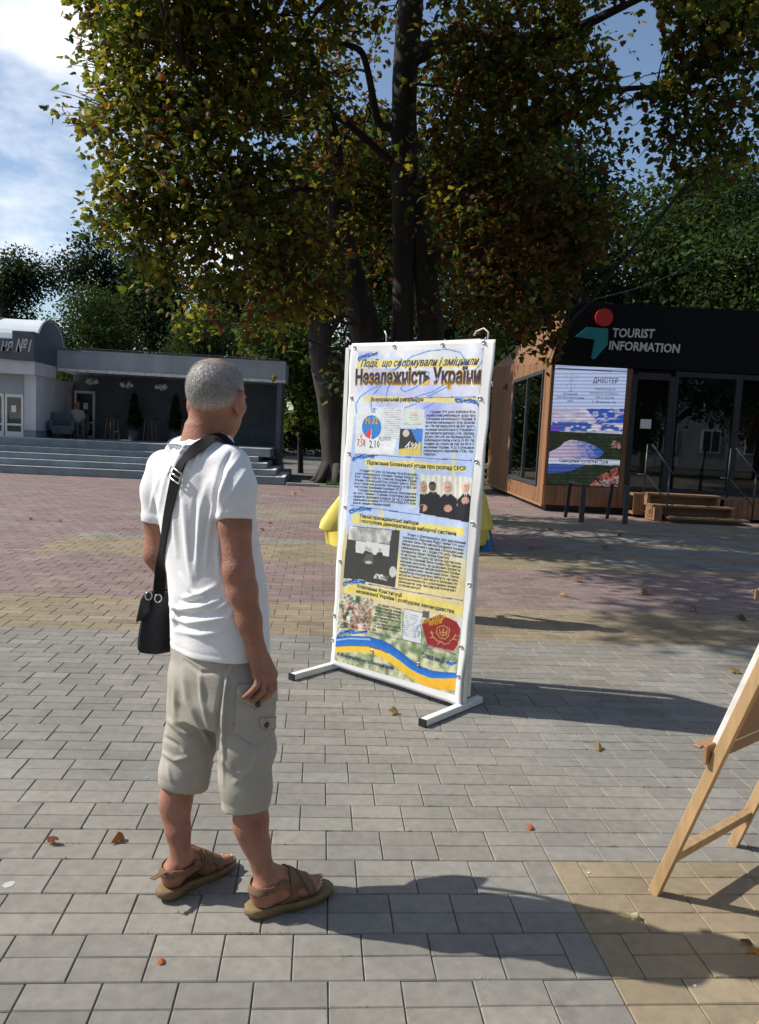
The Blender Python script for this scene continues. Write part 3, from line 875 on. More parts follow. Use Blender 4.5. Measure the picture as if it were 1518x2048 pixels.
# double door of the entrance
for x0, x1 in ((-9.30, -8.79), (-9.84, -9.33)):
    d = MB(); y = 20.985
    d.box(((x0 + x1) / 2, y, 1.0), (x1 - x0, .05, .14)); d.box(((x0 + x1) / 2, y, 2.09), (x1 - x0, .05, .09)); d.box(((x0 + x1) / 2, y, 1.27), (x1 - x0 - .1, .045, .06))
    for xx in (x0 + .03, x1 - .03): d.box((xx, y, 1.53), (.06, .052, 1.2))
    do = attach(d.obj('door', MAT['white_paint']), pav)
    p = MB().box(((x0 + x1) / 2, y + .004, 1.52), (x1 - x0 - .1, .012, 1.1)).obj('pane', MAT['glass']); p.parent = do
    h = MB().tube([(x0 + .06, y - .03, 1.3), (x0 + .06, y - .07, 1.32), (x0 + .06, y - .07, 1.56), (x0 + .06, y - .03, 1.58)], .012, 8).obj('handle', MAT['white_paint']); h.parent = do
    s_ = MB().box((x0 + .24, y - .012, 1.72), (.13, .006, .19)).obj('notice', MAT['paper']); s_.parent = do
# door to the veranda on its back wall
d = MB(); x0, x1, y = -8.36, -7.70, 24.15
d.box(((x0 + x1) / 2, y, .965), (x1 - x0, .06, .08)); d.box(((x0 + x1) / 2, y, 2.40), (x1 - x0, .06, .08)); d.box(((x0 + x1) / 2, y, 1.42), (x1 - x0, .055, .06))
for xx in (x0 + .035, x1 - .035): d.box((xx, y, 1.68), (.07, .064, 1.5))
do = attach(d.obj('door', MAT['white_paint']), pav)
for nm, bx, mm in (('pane', ((-8.03, y + .01, 1.69), (.54, .012, 1.36)), MAT['glass']), ('notice', ((-8.0, y - .012, 1.95), (.15, .006, .21)), MAT['paper'])):
    p = MB().box(*bx).obj(nm, mm); p.parent = do
# vaulted roof of pale metal sheets with dark ribs
def vault(x0, x1, yc, zc, ry, rz, th, m, name):
    n = 18; a = np.linspace(0, math.pi, n); mb = MB(); V = []
    for x in (x0, x1):
        for k in (0, th):
            V += [[x, yc - (ry + k) * math.cos(t), zc + (rz + k) * math.sin(t)] for t in a]
    Q = []
    for j in range(n - 1):
        Q += [[n + j, n + j + 1, 3 * n + j + 1, 3 * n + j], [j + 1, j, 2 * n + j, 2 * n + j + 1], [j, j + 1, n + j + 1, n + j], [2 * n + j + 1, 2 * n + j, 3 * n + j, 3 * n + j + 1]]
    return attach(mb.add(V, Q).obj(name, m, None, False), pav)


for x0 in (-15.2, -13.85, -12.5, -11.15, -9.8): vault(x0, x0 + 1.33, 22.35, 3.58, 1.15, .78, .03, MAT['metal_roof'], 'roof_sheet')
for x0 in (-12.52, -11.17, -9.82, -8.5): vault(x0, x0 + .05, 22.35, 3.58, 1.16, .79, .05, MAT['sign_dark'], 'roof_rib')
eb = MB(); n = 16; eb.prism([(-8.53, 22.35 - 1.14 * math.cos(t), 3.58 + .77 * math.sin(t)) for t in np.linspace(0, math.pi, n)], (.03, 0, 0))
attach(eb.obj('vault_end', MAT['sign_dark']), pav)
V, T = text_geo('ня №1', .012, .35, 4); V[:, 0] -= V[:, 0].min(); V[:, 0] /= V[:, 0].max(); hh = V[:, 1].max()
a, b = atY(1, 698, 20.47), atY(63, 700, 20.47)
LV = np.stack([a[0] + V[:, 0] * (b[0] - a[0]), np.full(len(V), 20.49) - np.where(V[:, 0] > .43, 0.0, 0.0), 3.30 + V[:, 1] / hh * .36], 1)
attach(link('lettering', npmesh('lettering', LV, T, False, [MAT['silver_letters']])), pav).data.shade_flat()
rb = MB(); 
for x in np.linspace(-8.2, -1.7, 9): rb.cyl((x, 22.9, 3.58), (x, 22.9, 3.70), .012, 6)
rb.tube([(-8.2, 22.9, 3.70), (-1.7, 22.9, 3.70)], .008, 6)
attach(rb.obj('roof_wire', MAT['grey_metal']), pav)

# furniture on the veranda
def bar_table(x, y, label):
    r = empty('bar_table', (x, y, .92)); tag(r, label, 'table', 'bar tables on the veranda')
    MB().cyl((0, 0, .70), (0, 0, .745), .26, 20).obj('table_top', MAT['black'], r)
    for k in range(4):
        a = k * math.pi / 2 + .5
        MB().beam((.15 * math.cos(a), .15 * math.sin(a), .70), (.23 * math.cos(a), .23 * math.sin(a), 0), .022, .022).obj('leg', MAT['wood_light'], r)
    rg = MB(); aa = np.linspace(0, 2 * math.pi, 17); rg.tube(np.stack([.2 * np.cos(aa), .2 * np.sin(aa), np.full(17, .25)], 1), .009, 6, False); rg.obj('footrest', MAT['grey_metal'], r)


for x, lb in ((224, 'dark topped bar table with pale legs beside the veranda door'), (300, 'dark topped bar table with pale legs between two potted conifers'), (374, 'dark topped bar table with pale legs furthest from the veranda door')):
    p = atY(x, 875, 23.2); bar_table(p[0], 23.2, lb)
cone = [(0, 0, .55 + .1 * k, .22 - .018 * k, .22 - .018 * k, .12) for k in range(10)]
cm = crown_mesh('foliage', 91, cone, 200, 16, .05, .07, (0.03, 0.05, 0.024))
for x, lb in ((268, 'narrow potted conifer between the bar tables nearer the veranda door'), (350, 'narrow potted conifer before the dark wall, away from the veranda door')):
    p = atY(x, 872, 23.7); r = empty('potted_conifer', (p[0], 23.7, .92)); tag(r, lb, 'plant', 'potted conifers on the veranda')
    pb = MB(); pb.tube([(0, 0, 0), (0, 0, .02), (0, 0, .32)], [.13, .15, .2], 14); pb.obj('pot', MAT['wall_dark'], r, True)
    MB().cyl((0, 0, .3), (0, 0, .7), .02, 6).obj('stem', MAT['bark'], r); link('foliage', cm, r)


def armchair(x, y, rz, label):
    r = empty('armchair', (x, y, .92), rz); tag(r, label, 'armchair', 'dark armchairs on the veranda')
    MB().box((0, 0, .24), (.6, .6, .26), None, .05).obj('seat', MAT['wall_dark'], r)
    MB().box((0, .28, .52), (.62, .14, .52), None, .05).obj('backrest', MAT['wall_dark'], r)
    for s in (-1, 1): MB().box((.3 * s, -.02, .38), (.12, .58, .3), None, .04).obj('armrest', MAT['wall_dark'], r)
    for sx in (-1, 1):
        for sy in (-1, 1): MB().cyl((.24 * sx, .24 * sy, 0), (.24 * sx, .24 * sy, .13), .02, 8).obj('leg', MAT['black'], r)


armchair(-8.05, 22.0, .3, 'low dark armchair by the pale wall, empty')
armchair(-7.95, 23.2, .2, 'low dark armchair in which a visitor sits')
for i, (x, y_) in enumerate(((184, 763), (253, 770), (322, 774))):
    p = atY(x, y_, 23.1)
    r = empty('ceiling_lamp', (p[0], 23.1, p[2])); tag(r, 'pale petalled lamp hanging under the veranda ceiling', 'lamp', 'petalled lamps under the veranda ceiling')
    MB().cyl((0, 0, 0), (0, 0, 2.967 - p[2]), .008, 6).obj('cord', MAT['black'], r)
    n = 60; d = RNG.normal(0, 1, (n, 3)) * [1, 1, .45]; d /= np.linalg.norm(d, axis=1)[:, None]
    V, F, Cc = scatter(SPRIG, SPRIGQ, d * [.16, .16, .09], d, np.full(n, .13), np.full((n, 3), .5), 0)
    link('petals', npmesh('petals', V, F, False, [MAT['paper']]), r)

# ================================================================== KIOSK
K0 = np.array([4.61, 14.52, 0.0]); KA = math.radians(-3)
ki = empty('kiosk', K0, KA)
tag(ki, 'wood-clad tourist information kiosk with black fascia and glass front', 'kiosk')
KFD = np.array([math.cos(KA), math.sin(KA), 0]); KN = np.array([-math.sin(KA), math.cos(KA), 0])


def kf(px, py, v=0.0):
    w = onplane(px, py, K0 + KN * v, KN) - K0
    return np.array([w @ KFD, v, w[2]])


def kb_(name, u0, u1, v0, v1, z0, z1, m, parent=None, bev=0.0):
    return MB().box(((u0 + u1) / 2, (v0 + v1) / 2, (z0 + z1) / 2), (u1 - u0, v1 - v0, z1 - z0), None, bev).obj(name, m, parent or ki)


KU, KV = 8.6, 7.6
topz = lambda v: 3.20 + .55 * v / KV
roofz = lambda v: 4.47 - .66 * v / KV
topu = lambda v: .28 - .2 * v / KV
kb_('floor', .04, KU, .05, KV, .14, .50, MAT['wood_dark'])
kb_('base_beam', .10, KU - .1, .15, KV - .1, 0, .138, MAT['black_metal'])
kb_('back_wall', .04, KU, KV - .1, KV, .501, 3.7, MAT['wood_wall'])
kb_('end_wall', KU - .1, KU, .1, KV - .1, .501, 3.7, MAT['wood_wall'])
kb_('ceiling', .08, KU - .1, .3, KV - .1, 3.3, 3.36, MAT['wood_dark'])
rf = MB(); rf.add([[topu(0), .02, roofz(0)], [KU, .02, roofz(0)], [KU, KV, roofz(KV)], [topu(KV), KV, roofz(KV)], [topu(0), .02, roofz(0) - .12], [KU, .02, roofz(0) - .12], [KU, KV, roofz(KV) - .12], [topu(KV), KV, roofz(KV) - .12]],
       [[0, 1, 2, 3], [7, 6, 5, 4], [0, 4, 5, 1], [1, 5, 6, 2], [2, 6, 7, 3], [3, 7, 4, 0]])
rf.obj('roof', MAT['black_metal'], ki)
# side cladding: every plank its own piece, window cut out
wv0, wv1, wz0, wz1 = .60, 4.02, .52, 3.11
pw = .145; nv = int(KV / pw)
for i in range(nv):
    v0 = i * pw + .002; v1 = (i + 1) * pw - .004; vm = (v0 + v1) / 2
    spans = [(.15, topz(vm))]
    if vm > wv0 and vm < wv1: spans = [(.15, wz0)] + ([(wz1, topz(vm))] if topz(vm) - wz1 > .02 else [])
    pr = RNG.uniform(0, .004)
    for z0, z1 in spans: kb_('plank', -.022 - pr, 0, v0, v1, z0, z1, MAT['wood_wall'])
    pb = MB(); q = []
    for dd in (0, .025):
        q += [[-.022 + dd, v0, topz(v0) + .003], [-.022 + dd, v1, topz(v1) + .003], [topu(v1) - .022 + dd, v1, roofz(v1)], [topu(v0) - .022 + dd, v0, roofz(v0)]]
    pb.add(q, [[0, 3, 2, 1], [4, 5, 6, 7], [0, 1, 5, 4], [1, 2, 6, 5], [2, 3, 7, 6], [3, 0, 4, 7]]); pb.obj('plank', MAT['wood_wall'], ki)
kb_('sill_beam', -.03, .04, .03, KV, .10, .148, MAT['wood_dark'])
wf = MB()
for z in (wz0 + .04, wz1 - .04): wf.box((-.005, (wv0 + wv1) / 2, z), (.10, wv1 - wv0, .08))
for v in (wv0 + .04, wv1 - .04, 2.26): wf.box((-.005, v, (wz0 + wz1) / 2), (.098, .07, wz1 - wz0 - .16))
wi = wf.obj('window', MAT['grey_metal'], ki)
for a, b in ((wv0 + .08, 2.22), (2.30, wv1 - .08)): kb_('pane', -.012, .0, a, b, wz0 + .08, wz1 - .08, MAT['glass'], wi)
wl = MB(); wl.prism([(-.025, 5.02, 3.08), (-.025, 5.18, 3.08), (-.025, 5.18, 2.92), (-.025, 5.02, 2.92)], (-.02, 0, 0)); wl.prism([(-.045, 5.04, 3.06), (-.045, 5.16, 3.06), (-.14, 5.16, 2.94), (-.14, 5.04, 2.94)], (0, 0, -.03))
wl.obj('wall_lamp', MAT['black_metal'], ki)
# front: skirt boards, jambs, fascia
for i in range(12): kb_('plank', .0 + i * .146, .142 + i * .146, -.025, .0, .15, .58, MAT['wood_wall'])
kb_('jamb', -.02, .045, -.03, .10, .585, 3.165, MAT['wood_wall']); kb_('jamb', 1.63, 1.745, -.02, .10, .585, 3.165, MAT['wood_wall'])
kb_('post', -.02, .10, .101, .22, .15, 3.17, MAT['wood_wall'])
fb = MB(); fb.prism([(-.03, -.07, 3.175), (KU, -.07, 3.175), (KU, -.07, 4.53), (.275, -.07, 4.49)], (0, .38, 0))
fa = fb.obj('fascia', MAT['fascia_black'], ki)
sb = MB(); sb.prism([(-.042, -.07, 3.19), (.262, -.07, 4.50), (.262, .31, 4.50), (-.042, .31, 3.19)], (-.02, 0, .004)); sb.obj('fascia_end', MAT['wood_wall'], ki)
# LED screen: picture as coloured points, scan rows darker
nu, nz_ = 150, 250
uu, zz = np.meshgrid(np.linspace(.055, 1.62, nu), np.linspace(.60, 3.16, nz_), indexing='ij')
SV = np.stack([uu.ravel(), np.full(uu.size, -.012), zz.ravel()], 1)
wp = K0 + SV[:, :1] * KFD + SV[:, 1:2] * KN + np.array([0, 0, 1]) * SV[:, 2:3]
sx_, sy_ = proj(wp); X = (sx_ - 1090) * 7.583; Yy = (sy_ - 720) * 7.583


def fbm(x, y, s, seed=0):
    """cheap value noise for printed pictures"""
    r = np.random.default_rng(seed); g = r.uniform(-1, 1, (64, 64)); out = 0; amp = 1
    for k in range(4):
        a = (x * s * 2 ** k) % 63; b = (y * s * 2 ** k) % 63
        i = a.astype(int); j = b.astype(int); fx = a - i; fy = b - j
        fx = fx * fx * (3 - 2 * fx); fy = fy * fy * (3 - 2 * fy)
        out = out + amp * (g[i, j] * (1 - fx) * (1 - fy) + g[i + 1, j] * fx * (1 - fy) + g[i, j + 1] * (1 - fx) * fy + g[i + 1, j + 1] * fx * fy)
        amp *= .5
    return out


def inpoly(x, y, poly):
    poly = np.asarray(poly, float); ins = np.zeros(x.shape, bool); n = len(poly)
    for i in range(n):
        x1, y1 = poly[i]; x2, y2 = poly[(i + 1) % n]
        c = ((y1 > y) != (y2 > y)) & (x < (x2 - x1) * (y - y1) / (y2 - y1 + 1e-9) + x1)
        ins ^= c
    return ins


def lerpc(a, b, t): return np.asarray(a) * (1 - t[:, None]) + np.asarray(b) * t[:, None]


SC = np.tile(np.array([.52, .62, .92]), (len(X), 1))
nA, nB = fbm(X, Yy * 3, .012, 1), fbm(X, Yy, .03, 2)
m = Yy > 720 + .02 * X; SC[m] = lerpc((.42, .42, .62), (.75, .72, .85), ((nA + 1) / 2).clip(0, 1))[m]
m = (Yy > 740) & (Yy < 960) & (X > 620 + (Yy - 740) * .9) & (nA > -.35); SC[m] = (.03, .10, .55)
m = (Yy > 940) & (Yy < 1080) & (nA < .25); SC[m] = (.05, .12, .45)
m = (Yy > 980) & (Yy < 1080) & (X < 230); SC[m] = (.14, .08, .5)
m = Yy > 1075 + .04 * X; SC[m] = lerpc((.012, .02, .012), (.03, .045, .02), ((nB + 1) / 2).clip(0, 1))[m]
riv = [(60, 1400), (220, 1320), (300, 1240), (400, 1210), (600, 1240), (760, 1300), (900, 1400), (820, 1480), (700, 1500), (60, 1490)]
m = inpoly(X, Yy, riv); SC[m] = lerpc((.55, .45, .62), (.03, .12, .5), ((X - 350) / 450 + nB * .3).clip(0, 1))[m]
m = (Yy > 1560) & inpoly(X, Yy, [(40, 1560), (640, 1580), (380, 1690), (40, 1720)]); SC[m] = (.05, .10, .38)
m = inpoly(X, Yy, [(640, 1930), (820, 1760), (1140, 1600), (1140, 1940)]) & (nB > -.1); SC[m] = (.42, .10, .08)
m = inpoly(X, Yy, [(640, 1930), (900, 1800), (1140, 1760), (1140, 1940)]) & (fbm(X, Yy, .09, 5) > .25); SC[m] = (.45, .4, .4)
m = inpoly(X, Yy, [(980, 1330), (1040, 1220), (1150, 1260), (1150, 1350)]) & (fbm(X, Yy, .09, 4) > 0); SC[m] = (.5, .25, .22)
m = (Yy > 1487 + .025 * X) & (Yy < 1570 + .025 * X); SC[m] = (.62, .68, .85)
SC *= (0.80 + 0.20 * np.sin(Yy * 2 * math.pi / 55))[:, None]
m = (Yy > 112 + .045 * X) & (Yy < 132 + .045 * X); SC[m] *= .12
gi = np.arange(nu * nz_).reshape(nu, nz_)
gq = np.stack([gi[:-1, :-1], gi[1:, :-1], gi[1:, 1:], gi[:-1, 1:]], -1).reshape(-1, 4)
mm_, t_, b_ = nodes('led_screen')
at_ = t_.nodes.new('ShaderNodeAttribute'); at_.attribute_name = 'Col'
b_.inputs['Base Color'].default_value = (.01, .01, .012, 1); b_.inputs['Roughness'].default_value = .4
t_.links.new(at_.outputs['Color'], b_.inputs['Emission Color']); b_.inputs['Emission Strength'].default_value = .75
scr = link('screen', npmesh('screen', SV, gq, False, [mm_], cols=SC), ki)
kb_('screen_case', .05, 1.625, -.008, .12, .59, 3.168, MAT['black_metal'], scr)
mi = {}
for nm, c in (('dark', (.008, .012, .06)), ('red', (.5, .01, .05)), ('teal', (.05, .3, .5))):
    q, t_, b_ = nodes('screen_' + nm); b_.inputs['Base Color'].default_value = (.01, .01, .01, 1)
    b_.inputs['Emission Color'].default_value = (*c, 1); b_.inputs['Emission Strength'].default_value = .75; mi[nm] = q


def kpt(x, y, v=-.016): return kf(1090 + x / 7.583, 720 + y / 7.583, v)


def kline(body, a, b, h, m, parent, bold=0.0, v=-.016):
    V, T = text_geo(body, bold); V[:, 0] -= V[:, 0].min(); V[:, 0] /= V[:, 0].max(); V[:, 1] /= .73
    A, B = kpt(*a, v), kpt(*b, v)
    P = A + V[:, :1] * (B - A) + V[:, 1:2] * np.array([0, 0, h])
    return link('lettering', npmesh('lettering', P, T, False, [m]), parent)


kline('ДНІСТЕР', (728, 345), (1108, 355), .115, mi['dark'], scr, .01)
for body, a, b in (('ІНФОРМАЦІЯ ЗА', (750, 455), (1070, 465)), ('НОМЕРОМ ТЕЛЕФОНУ', (675, 515), (1120, 530)), ('+380 67 0325704', (750, 580), (1045, 592)), ('(І. Франкова, 40)', (712, 645), (1075, 660)),
                   ('Хмельницький', (270, 525), (490, 530)), ('туристично-інформаційний', (165, 575), (595, 590)), ('центр', (340, 630), (425, 635))):
    kline(body, a, b, .045, mi['dark'], scr, .006)
kline('Одноденні купальні тури', (215, 1545), (950, 1568), .085, mi['dark'], scr, .012)
def kstroke(pts, w, m):
    P = [kpt(*p, -.017) for p in pts]; s_ = MB()
    for a, b in zip(P[:-1], P[1:]): s_.beam(a, b, .003, w, (0, 1, 0))
    s_.obj('emblem', m, scr)
kstroke([(300, 400), (490, 240)], .016, mi['red']); kstroke([(440, 235), (495, 232), (490, 285)], .016, mi['red']); kstroke([(300, 395), (340, 370), (335, 420)], .012, mi['red'])
kstroke([(380, 310), (310, 235)], .016, mi['teal']); kstroke([(310, 275), (308, 232), (355, 232)], .014, mi['teal']); kstroke([(420, 360), (470, 365), (440, 375), (450, 430)], .013, mi['teal'])
kstroke([(400, 300), (395, 480)], .018, mi['dark']); kstroke([(360, 455), (392, 485), (425, 455)], .018, mi['dark']); kstroke([(385, 215), (403, 240), (425, 215)], .016, mi['dark']); kstroke([(380, 265), (400, 290), (425, 265)], .016, mi['dark'])

# sign: teal hook, red dot, white words standing proud of the fascia
def kz(x, y, v=-.07): return kf(x, y, v)
hk = MB(); pts = [(1149, 674), (1172, 655), (1214, 658), (1213, 690), (1187, 719), (1181, 717), (1188, 680)]
P = np.array([kz(*p) for p in pts]); n = len(P)
hk.add(np.concatenate([P, P + [0, -.09, 0]]), [[i, (i + 1) % n, n + (i + 1) % n, n + i] for i in range(n)] + [[n + 0, n + 1, n + 2, n + 6], [n + 2, n + 3, n + 4, n + 6], ], [[n + 4, n + 5, n + 6]])
hk.obj('sign_hook', MAT['teal_paint'], fa)
c = kz(1206, 636); MB().cyl(c + [0, .0, 0], c + [0, -.10, 0], .185, 36).obj('sign_dot', MAT['red_paint'], fa)
for body, a, b in (('TOURIST', (1223, 674), (1307, 676)), ('INFORMATION', (1217, 699), (1357, 706))):
    V, T = text_geo(body, .018); V[:, 0] -= V[:, 0].min(); V[:, 0] /= V[:, 0].max(); V[:, 1] /= V[:, 1].max()
    A, B = kz(*a, -.074), kz(*b, -.074); n = len(V)
    P = A + V[:, :1] * (B - A) + V[:, 1:2] * np.array([0.012, 0, .185])
    par = np.arange(n)
    for _ in range(60):
        old = par.copy()
        for x_, y_ in ((0, 1), (1, 2), (2, 0)):
            mn = np.minimum(par[T[:, x_]], par[T[:, y_]]); np.minimum.at(par, T[:, x_], mn); np.minimum.at(par, T[:, y_], mn)
        if (old == par).all(): break
    for g_ in np.unique(par[T[:, 0]]):
        tt_ = T[par[T[:, 0]] == g_]; us_, inv_ = np.unique(tt_, return_inverse=True)
        lo_ = link('letter', npmesh('letter', P[us_] + [0, -.02, 0], inv_.reshape(-1, 3), False, [MAT['letter_white']]), fa)
        ml = lo_.modifiers.new('thickness', 'SOLIDIFY'); ml.thickness = .02; ml.offset = 0

# glazed front: door and panes with black frames
dr = MB()
for u in (1.80, 2.62): dr.box((u, 0, 1.77), (.11, .09, 2.54))
for z, h in ((.56, .13), (3.02, .14)): dr.box((2.21, 0, z), (.709, .088, h))
do = dr.obj('door', MAT['black_metal'], ki)
kb_('pane', 1.856, 2.564, .0, .012, .626, 2.949, MAT['glass'], do)
kb_('notice', 2.0, 2.235, -.012, -.004, 1.90, 2.10, MAT['paper'], do)
MB().tube([(2.5, -.05, 1.35), (2.5, -.10, 1.37), (2.5, -.10, 1.75), (2.5, -.05, 1.77)], .014, 8).obj('handle', MAT['grey_metal'], do)
edges = [2.68, 4.08, 5.58, 7.08, 8.5]
for a, b in zip(edges[:-1], edges[1:]):
    f_ = MB()
    for u in (a + .035, b - .035): f_.box((u, 0, 1.83), (.07, .086, 2.66))
    for z in (.555, 3.10): f_.box(((a + b) / 2, 0, z), (b - a - .14, .084, .11))
    wnd = f_.obj('window', MAT['black_metal'], ki)
    kb_('pane', a + .07, b - .07, .0, .012, .61, 3.045, MAT['glass'], wnd)
# deck and steps of pale wood
dk = MB(); dk.box((5.1, -.30, .495), (6.66, .56, .05)); dk.box((5.1, -.30, .10), (6.6, .5, .06))
dko = dk.obj('deck', MAT['wood_light'], ki)
for i in range(3): kb_('plank', 1.78 + i * .085, 1.86 + i * .085, -.585, -.565, .12, .468, MAT['wood_wall'], dko)
for i in range(46): kb_('plank', 3.72 + i * .105, 3.82 + i * .105, -.585, -.565, .12, .468, MAT['wood_wall'], dko)
for k, (v, z, u0, u1) in enumerate(((-.62, .53, 2.0, 3.55), (-.92, .315, 2.0, 3.72), (-1.24, .10, 2.26, 3.90))):
    t = MB(); t.box(((u0 + u1) / 2, v, z), (u1 - u0, .32, .045), None, .006); t.box(((u0 + u1) / 2, v + .10, z - .11), (u1 - u0 - .1, .03, .17))
    if k < 2:
        for u in (u0 + .03, u1 - .03): t.box((u, v, z - .13), (.06, .3, .21))
    t.obj('stair_step', MAT['wood_light'], ki)
st_b = MB(); st_b.box((2.10, -.92, .15), (.16, .5, .27)); st_b.obj('stair_stringer', MAT['wood_wall'], ki)
for u, s_ in ((1.97, 1), (3.74, 1)):
    rl = MB()
    rl.tube([(u, -.62, .52), (u, -.62, 1.56), (u + .07, -.70, 1.56), (u + .30, -1.35, .98)], .018, 8)
    rl.tube([(u + .25, -1.28, 1.05), (u + .25, -1.28, .10)], .018, 8)
    rl.tube([(u - .16, -.62, .93), (u + .03, -.62, .92), (u + .24, -1.28, .42)], .014, 8)
    rl.obj('railing', MAT['grey_metal'] if u < 3 else MAT['black_metal'], ki, True)
# things behind the glass
kb_('inner_wall', 2.6, KU - .1, 3.4, 3.45, .501, 3.29, MAT['wall_dark'])
r = empty('poster', K0 + KFD * 4.75 + KN * .9, KA); tag(r, 'tall crimson roll-up poster standing inside the kiosk window', 'poster')
MB().box((0, 0, 1.45), (.75, .02, 1.8)).obj('panel', pmat('crimson', (.22, .02, .04), .5, .3, 4), r); MB().box((0, 0, .53), (.8, .2, .06)).obj('base', MAT['grey_metal'], r)
MB().prism([(-.3, -.012, 1.55), (-.1, -.012, 1.3), (.0, -.012, 1.5), (-.2, -.012, 1.62)], (0, -.004, 0)).obj('patch', MAT['ink_gold'], r)
r = empty('display_counter', K0 + KFD * 3.3 + KN * 1.6, KA); tag(r, 'pale display counter with leaflets inside the kiosk', 'counter')
MB().box((0, 0, .95), (1.2, .45, .9), None, .01).obj('body', MAT['wood_light'], r)
for i in range(6): MB().box((-.5 + .2 * i, -.24, 1.15 + .05 * (i % 2)), (.12, .015, .22)).obj('leaflet', [MAT['paper'], MAT['ink_sky'], MAT['ink_gold']][i % 3], r)
for v, lb in ((1.5, 'white shell chair behind the kiosk side window, nearer the screen'), (2.9, 'white shell chair behind the kiosk side window, deeper inside')):
    r = empty('chair', K0 + KFD * .7 + KN * v + [0, 0, .5], KA + 1.2); tag(r, lb, 'chair', 'white chairs inside the kiosk')
    MB().box((0, 0, .45), (.46, .46, .05), None, .02).obj('seat', MAT['white_paint'], r); MB().box((0, .23, .68), (.46, .05, .42), None, .02).obj('backrest', MAT['white_paint'], r)
    for sx in (-1, 1):
        for sy in (-1, 1): MB().beam((.16 * sx, .16 * sy, .43), (.22 * sx, .22 * sy, 0), .025, .025).obj('leg', MAT['grey_metal'], r)

# cycle racks
for (ax, ay, bx, by), lb in (((4.72, 13.27, 4.78, 12.48), 'dark steel cycle rack by the screen corner of the kiosk'), ((5.60, 13.30, 5.63, 12.44), 'dark steel cycle rack near the foot of the kiosk stairs')):
    r = empty('bike_rack', (ax, ay, 0)); tag(r, lb, 'bike rack', 'cycle racks before the kiosk')
    d = np.array([bx - ax, by - ay, 0])
    MB().beam((0, 0, -.01), (.06, .0, .72), .065, .03, (0, 1, 0)).obj('post', MAT['black_metal'], r)
    MB().beam(d + [0, 0, -.01], d + [0.0, 0, .72], .09, .05, (0, 1, 0)).obj('post', MAT['grey_metal'], r)
    MB().beam((.05, 0, .725), d + [0, 0, .725], .065, .02).obj('top_bar', MAT['grey_metal'], r)

# the street side behind the camera, mirrored in the kiosk glass
ab = empty('apartment_building', (24, -30, 0)); tag(ab, 'grey apartment block mirrored in the kiosk windows', 'building')
MB().box((0, -4, 7), (62, 8, 14)).obj('wall', MAT['wall_grey'], ab)
MB().box((0, -4, 14.2), (63, 9, .4)).obj('roof', MAT['sign_dark'], ab)
wfm = MB(); wfm.box((0, 0, 0), (1.5, .12, 1.8)); wfm = wfm.mesh('window', [MAT['white_paint']])
pnm = MB()
for s_ in (-1, 1): pnm.box((.34 * s_, .06, 0), (.56, .03, 1.56))
pnm = pnm.mesh('pane', [MAT['black_metal']])
for fl in range(4):
    for i in range(18):
        w_ = link('window', wfm, ab); w_.location = (-29 + 3.4 * i, .02, 2.2 + 3.3 * fl); p_ = link('pane', pnm, w_)
for x, y, k, s, rz, lb in ((15, -12.5, 2, .62, 0, 'round street tree mirrored in the kiosk door'), (22.5, -15, 0, .66, 2, 'street tree mirrored beside the apartment block in the kiosk glass')):
    tree(k, x, y, s, rz, lb, None, 'street_tree')

# ================================================================== BANNER STAND
BA, BB = np.array([-.139, 2.809, 0.0]), np.array([.560, 2.112, 0.0])
BX = (BB - BA) / np.linalg.norm(BB - BA); BW = np.linalg.norm(BB - BA)
BN = np.array([BX[1], -BX[0], 0.0])                    # faces the camera side
if BN @ (CAM_POS - BA) < 0: BN = -BN
BZ0, BZ1 = .175, 2.035
bs = empty('banner_stand', (BA + BB) / 2)
tag(bs, 'white framed banner stand with a printed vinyl sheet about Ukrainian independence', 'banner')


def bst(px, py):
    """pixel -> (s, t) metres on the sheet"""
    w = onplane(px, py, BA + BN * .03, BN) - BA
    return w @ BX, w[2]


def relief(s, t):
    e = np.minimum(s + .03, BW + .03 - s)
    r = .006 * np.sin(3.1 * s + 1.3 * t + .4) * np.sin(2.2 * t + .8) + .0035 * np.sin(9 * s - 3 * t) * np.cos(4.1 * t)
    r = r + .010 * np.exp(-((s - .97 - .02 * np.sin(5 * t)) / .045) ** 2) * (0.5 + .5 * np.sin(6.4 * t + 1)) + .004 * np.exp(-((s - .05) / .04) ** 2) * np.sin(11 * t)
    d = (s * .8 + (2.03 - t) * .6)
    return r + .004 * np.sin(14 * d) * np.exp(-((2.03 - t) / .25) ** 2)


def bsurf(s, t, off=0.0):
    s = np.asarray(s, float); t = np.asarray(t, float)
    return BA + s[..., None] * BX + t[..., None] * np.array([0, 0, 1.0]) + (.03 + relief(s, t) + off)[..., None] * BN if np.ndim(off) else \
        BA + s[..., None] * BX + t[..., None] * np.array([0, 0, 1.0]) + (.03 + relief(s, t) + off)[..., None] * BN


def grid_sheet(s0, s1, t0, t1, ns, ntt, off, edge=None):
    ss, tt = np.meshgrid(np.linspace(s0, s1, ns), np.linspace(t0, t1, ntt), indexing='ij')
    if edge is not None: ss, tt = edge(ss, tt)
    V = bsurf(ss, tt, np.full(ss.shape, off)).reshape(-1, 3); g = np.arange(ns * ntt).reshape(ns, ntt)
    Q = np.stack([g[:-1, :-1], g[1:, :-1], g[1:, 1:], g[:-1, 1:]], -1).reshape(-1, 4)
    return V, Q, ss.ravel(), tt.ravel()


def scal(ss, tt):
    """sheet edge pulled in a little between the eyelets"""
    u = (ss + .035) / (BW + .07)
    return ss + (1 - 2 * u) * .006 * np.sin(tt * 11) ** 2, tt


def z5(x, y): return bst(640 + x / 4.103, 650 + y / 4.103)
def z6(x, y): return bst(640 + x / 4.103, 1000 + y / 4.103)


